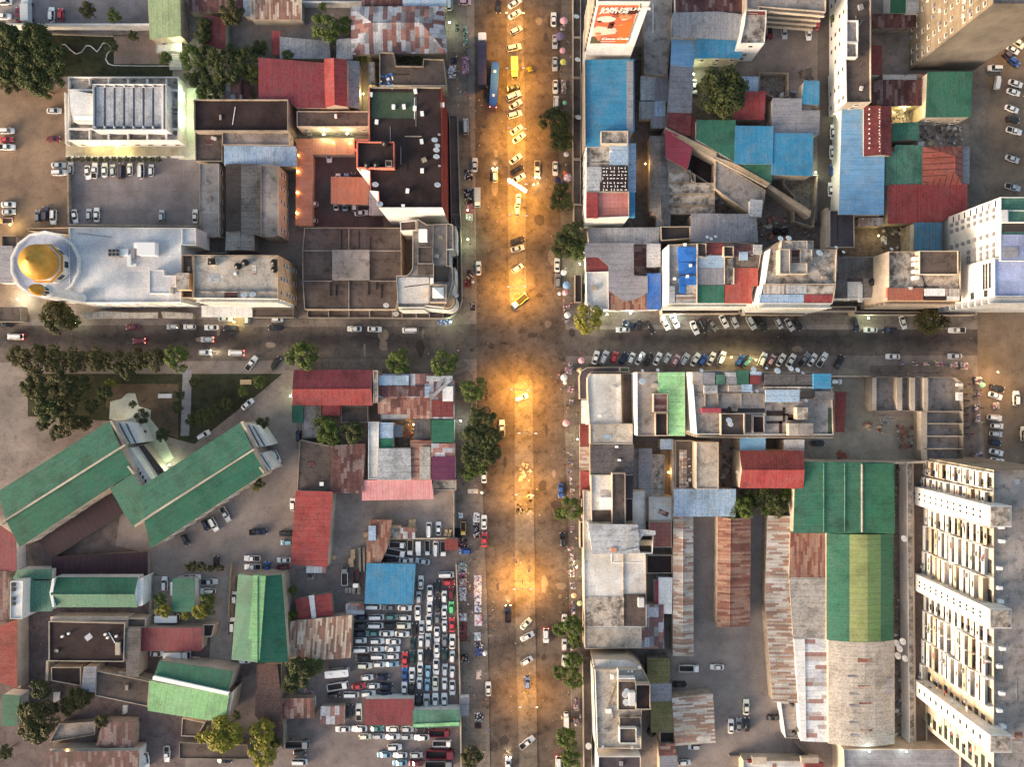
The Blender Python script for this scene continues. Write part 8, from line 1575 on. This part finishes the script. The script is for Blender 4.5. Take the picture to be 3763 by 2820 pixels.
def rubble(c_r, x0, y0, x1, y1, label, dens=1.0, pal=('rubble','tan','lconc','dirty','dgrey'), z=0.0, hh=.7):
    T(*c_r); a, b = P(x0, y1), P(x1, y0); mb = MB(); rnd = random.Random(int(x0+y0*3)); A = (b.x-a.x)*(b.y-a.y)
    for i in range(int(A*dens)+6):
        x, y = rnd.uniform(a.x, b.x), rnd.uniform(a.y, b.y); s_ = rnd.uniform(.15, .75)*(1 if rnd.random() < .8 else 1.8); t = rnd.uniform(0, 3); k_ = rnd.choice((3, 4, 5)); e_ = rnd.uniform(.25, 1)
        q = [Vector((x+s_*math.cos(t)*math.cos(k*6.283/k_)-e_*s_*math.sin(t)*math.sin(k*6.283/k_), y+s_*math.sin(t)*math.cos(k*6.283/k_)+e_*s_*math.cos(t)*math.sin(k*6.283/k_))) for k in range(k_)]
        zt = [z+rnd.uniform(.1, hh) for _ in q]; mb.prism(q, z+.003, 0, rnd.randrange(len(pal)), zt)
    o = mb.make("rubble", [M(k) for k in pal], None, False, ((a.x+b.x)/2, (a.y+b.y)/2, 0)); tag(o, label, "rubble", None, 'stuff')
for a in (((3,2),1180,400,1330,600,"broken bricks and poles in the construction yard",.9,('terra','rubble','tan')),((3,2),1030,330,1150,400,"pale rubble and sheets by the unfinished building",.8,('lconc','sky','tan')),((3,2),900,385,960,440,"orange sand heap in the construction yard",1.5,('beige','terra')),((3,2),1015,415,1070,470,"orange brown heap beside a white sheet",1.5,('beige','terra')),
  ((3,2),690,620,770,695,"reddish sand heap near the green hall wall",1.6,('terra','brick')),((3,0),1370,990,1700,1180,"junk and scrap covering the workshop yard",1.0),((3,0),1140,860,1345,985,"scrap and boxes in the lit workshop court",1.1,('lconc','tan','rubble','dgrey')),((3,0),1000,620,1060,670,"curled sheets beside the pale slab",.8),
  ((2,0),1900,740,2080,800,"debris and bent sheets in the ruined room",1.0,('sky','lconc','rubble')),((3,0),105,790,165,1000,"brown litter in the slot between roofs",1.0,('terra','dirty','rubble')),((2,0),2080,560,2200,640,"dark twigs and stones beside the ruined room",1.0,('dgrey','rubble')),((2,2),1070,650,1220,910,"litter and poles on the dark hall roof",.5,('conc','lconc','dgrey'),5.7,.35),
  ((2,2),1425,520,1575,900,"heaped scrap in the dark yard beside the tall slab",.8,('dgrey','conc','terra','tan')),((1,2),1080,360,1160,500,"orange and brown scrap in the market block court",1.3,('beige','terra','tan')),((1,2),1000,520,1120,600,"dark grey scrap with a yellow tub",1.0,('dgrey','olive','ash')),((2,1),1740,240,2150,420,"undergrowth and scrap in the brown back yard",.35,('dirty','olive','terra')),
  ((3,1),1050,330,1230,500,"rubbish in the back court below the red roofs",.6,('conc','lconc','dgrey')),((3,2),1150,720,1255,1250,"rubbish strip between green hall and tower podium",.35),((3,3),1165,300,1270,1400,"rubbish strip beside the tan arch and podium",.3),((1,2),2005,715,2100,860,"yellowish boxes and litter on the median",.8,('beige','tan','lconc'),.14,.4),
  ((1,2),1985,1030,2110,1120,"dark brush heap on the median",1.0,('olive','black','dirty'),.14,.5),((1,2),2040,950,2120,1020,"two small clutter piles on the median",1.0,('olive','black','tan'),.14,.5),((1,3),2030,960,2110,1060,"brown clutter around the blue topped vehicle",.8,('terra','olive','tan'),.14,.4),((2,1),1640,150,1760,215,"white sheets drying beside the lower slab terrace",.6,('wsheet','sky','dgrey')),
  ((2,2),1045,1150,1110,1440,"scrap at the head of the long tan shed",.8,('dgrey','terra','ash')),((2,1),1390,0,1500,130,"laundry and litter in the pit beside the trapezoid slab",1.2,('wsheet','ash','dgrey')),((1,3),215,1010,345,1060,"pale bags heaped under the dark lot tree",1.4,('lconc','ash','pink')),((1,2),290,1590,360,1655,"bags and litter at the foot of the red roof",.8),
  ((1,2),455,1440,510,1540,"tan bundles against the long red roof",1.4,('tan','beige')),((1,0),985,860,1085,960,"blue and white sheets heaped on the green roof court",1.0,('tarp','wsheet','tarp'),25.15,.4),((2,3),370,700,400,745,"small fence of pale posts",.5,('courtgreen','lconc'))): rubble(*a)
# roof junk: small boxes and vents, counted
def vent(c_r, x, y, h, w_, l_, label, hh=.8, mk='wpaint'):
    T(*c_r); p = P(x, y, h+hh); hw, hl = w_/Z0*K/2, l_/Z0*K/2; mb = MB(); mb.box(-hw, -hl, 0, hw, hl, hh*.85); mb.box(-hw-.05, -hl-.05, hh*.852, hw+.05, hl+.05, hh); o = mb.make("roof_vent", M(mk)); o.location = (p.x, p.y, h); tag(o, label, "roof vent", "white vents on roofs"); o.rotation_euler = (0, 0, random.uniform(-.2, .2))
for i, (x, y) in enumerate(((1163,738),(985,865),(1070,863),(1158,876),(1218,920),(848,988),(1214,1147),(1218,1385),(1099,1549),(1064,1678),(800,765),(1385,850))): vent((1,0), x, y, 25.1, 22, 30, "white roof box, %s on the tall block's black roof" % ORD[i])
for i, (x, y) in enumerate(((1145,462),(1165,720),(1060,740),(1190,632))): vent((2,1), x, y, 17, 20, 20, "pale roof box, %s on the tarpaulin roofed block" % ORD[i], .5)
for i, (x, y) in enumerate(((588,582),(610,690),(450,330))): vent((2,2), x, y, 9.2, 24, 14, "small white roof box, %s along the avenue slabs" % ORD[i], .4)
# ------------------------------------------------------------------ people
def person_mesh(pose):
    me = bpy.data.meshes.new("person"); V = []; E = []; R = []
    def v(x, y, z, r_): V.append((x, y, z)); R.append(r_); return len(V)-1
    s = .28 if pose == 'walk' else .03
    pel = v(0,0,.95,.13); ch = v(0,0,1.3,.15); nk = v(0,0,1.5,.06); h1 = v(.02,0,1.6,.09); h2 = v(.02,0,1.72,.085); E += [(pel,ch),(ch,nk),(nk,h1),(h1,h2)]
    for k in (-1, 1):
        hp = v(0,k*.1,.88,.1); kn = v(s*k*.6+.03,k*.1,.5,.065); an = v(s*k,k*.1,.08,.045); ft = v(s*k+.17,k*.11,.04,.04); E += [(pel,hp),(hp,kn),(kn,an),(an,ft)]
        sh = v(0,k*.19,1.43,.065); el_ = v(-s*k*.5,k*.25,1.15,.045); wr = v(-s*k+.1,k*.25,.92,.032); ha = v(-s*k+.13,k*.25,.84,.028); E += [(ch,sh),(sh,el_),(el_,wr),(wr,ha)]
    me.from_pydata(V, E, []); o = bpy.data.objects.new("person", me); COL.objects.link(o); o.modifiers.new("Skin", 'SKIN'); 
    for i, r_ in enumerate(R): me.skin_vertices[0].data[i].radius = (r_, r_)
    me.skin_vertices[0].data[0].use_root = True; sb = o.modifiers.new("Sub", 'SUBSURF'); sb.levels = 1; sb.render_levels = 1
    dg = bpy.context.evaluated_depsgraph_get(); m2 = bpy.data.meshes.new_from_object(o.evaluated_get(dg)); m2.name = "person"; bpy.data.objects.remove(o)
    m2.materials.clear()
    for _ in range(4): m2.materials.append(M('gpaint'))
    idx = []
    for p_ in m2.polygons:
        z, yy = p_.center.z, abs(p_.center.y); idx.append(3 if z > 1.66 else 0 if z > 1.5 or (z > .78 and z < 1.12 and yy > .2) else 1 if z > .98 else 2)
    m2.polygons.foreach_set("material_index", idx); m2.polygons.foreach_set("use_smooth", [True]*len(idx)); return m2
PM = [person_mesh('walk'), person_mesh('stand')]
SK = plain("skin", (.10, .05, .03, 1)); HR = plain("hair", (.01, .01, .01, 1))
CCN = [('white',(226,224,220)),('red',(190,40,40)),('pink',(220,140,160)),('navy',(34,40,80)),('black',(30,28,30)),('yellow',(220,190,70)),('blue',(60,110,180)),('green',(50,120,80)),('grey',(120,120,120)),('orange',(220,120,50))]
for n_, c_ in CCN: MC['wear_'+n_] = plain('wear_'+n_, S(*c_), .85)
def person(x, y, ci, ti, where, pose=0, z=.13):
    p = P(x, y, 1.2); o = bpy.data.objects.new("person", PM[pose]); COL.objects.link(o); o.location = (p.x, p.y, z); o.rotation_euler = (0, 0, random.uniform(0, 6.28)); o.scale = (1.08,)*3
    for i, m_ in enumerate((SK, MC['wear_'+CCN[ci][0]], MC['wear_'+CCN[ti][0]], HR)): o.material_slots[i].link = 'OBJECT'; o.material_slots[i].material = m_
    tag(o, "person in %s top and %s trousers %s" % (CCN[ci][0], CCN[ti][0], where), "person", "pedestrians and traders")
rp = random.Random(21)
PW = (((1,0),"on the pavement by the patchwork warehouse",1440,1600,200,640,13),((1,0),"crossing the avenue near the bus",1600,1760,640,900,7),((1,0),"among heaps beside the silver van",1500,1620,650,900,6),((1,0),"on the road by the white lorry",1640,1740,1020,1240,5),((1,0),"beside the market heaps up the avenue",1550,1640,1370,1650,7),
  ((1,1),"by the kerb heaps north of the arcade corner",1545,1650,20,280,9),((1,1),"near the art deco corner",1550,1650,400,1010,12),((1,1),"crossing the mouth of the side street",1500,1640,1170,1520,6),((1,1),"on the orange lit median",1800,2080,150,300,5),((1,2),"below the huge dark tree",1510,1800,880,980,8),
  ((1,2),"between ground cloths and parked cars",1500,1700,1080,1500,11),((1,2),"on the glowing lower median",1960,2120,900,1650,8),((1,3),"between the two lines of clothes",1585,1640,50,760,12),((1,3),"sorting clothes by the posted fence",1515,1600,80,980,14),((1,3),"on the road edge beside the clothes",1700,1830,150,900,10),((1,3),"by the market kiosk",1600,1780,1000,1640,12),
  ((2,0),"on the east pavement below the billboard",110,225,60,700,11),((2,0),"near the striped umbrellas",110,220,1180,1500,5),((2,1),"by the pink and blue umbrellas",130,240,700,1120,8),((2,1),"at the south east crossing corner",80,300,1330,1650,12),((2,2),"on the pavement beside the awnings",150,280,60,960,14),((2,2),"near the lower east stalls",170,290,1200,1650,9),
  ((2,3),"between the kerb trees",190,310,60,420,8),((2,3),"by the lower kerb stalls",140,320,1020,1330,6),((3,1),"at the eastern market corner",1180,1900,1380,1620,8),((3,2),"beside the motorcycles",1770,1900,20,680,8))
for c_r, wh, x0, x1, y0, y1, n_ in PW:
    T(*c_r); used = set()
    for i in range(n_):
        while True:
            ci, ti = rp.randrange(10), rp.choice((3, 4, 8, 6, 0))
            if (ci, ti) not in used: used.add((ci, ti)); break
        person(rp.uniform(x0, x1), rp.uniform(y0, y1), ci, ti, wh, rp.randrange(2))
# kerb line of the car lanes: low drain grates are left to the paving texture

# litter blown over roads, pavements and yards
rl = random.Random(33)
for nm, c_r, box, n_, dens in (("avenue",0,(1020,-20,1225,1680),900,0),("side street",0,(0,690,2100,800),260,0),("market pavement",0,(985,820,1060,1680),420,0),("western yards",0,(0,180,640,1640),260,0),("works yard",0,(1450,1110,1960,1640),120,0),("east pavement",0,(1212,20,1262,1680),260,0),("north east road",0,(2060,100,2212,1000),120,0)):
    TD(); mb = MB()
    for i in range(n_):
        p = P(rl.uniform(box[0], box[2]), rl.uniform(box[1], box[3])); s_ = rl.uniform(.04, .14)*(2.0 if rl.random() < .04 else 1); t = rl.uniform(0, 3)
        mb.prism([Vector((p.x+s_*math.cos(t+k*2.1), p.y+s_*.7*math.sin(t+k*2.1))) for k in range(3)], .142, .17+s_*.3, rl.choice((0, 4, 1, 7, 7, 5, 6)))
    o = mb.make("litter", [MC[k] for k in GC]); tag(o, "specks of pale litter strewn over the %s" % nm, "litter", None, 'stuff')
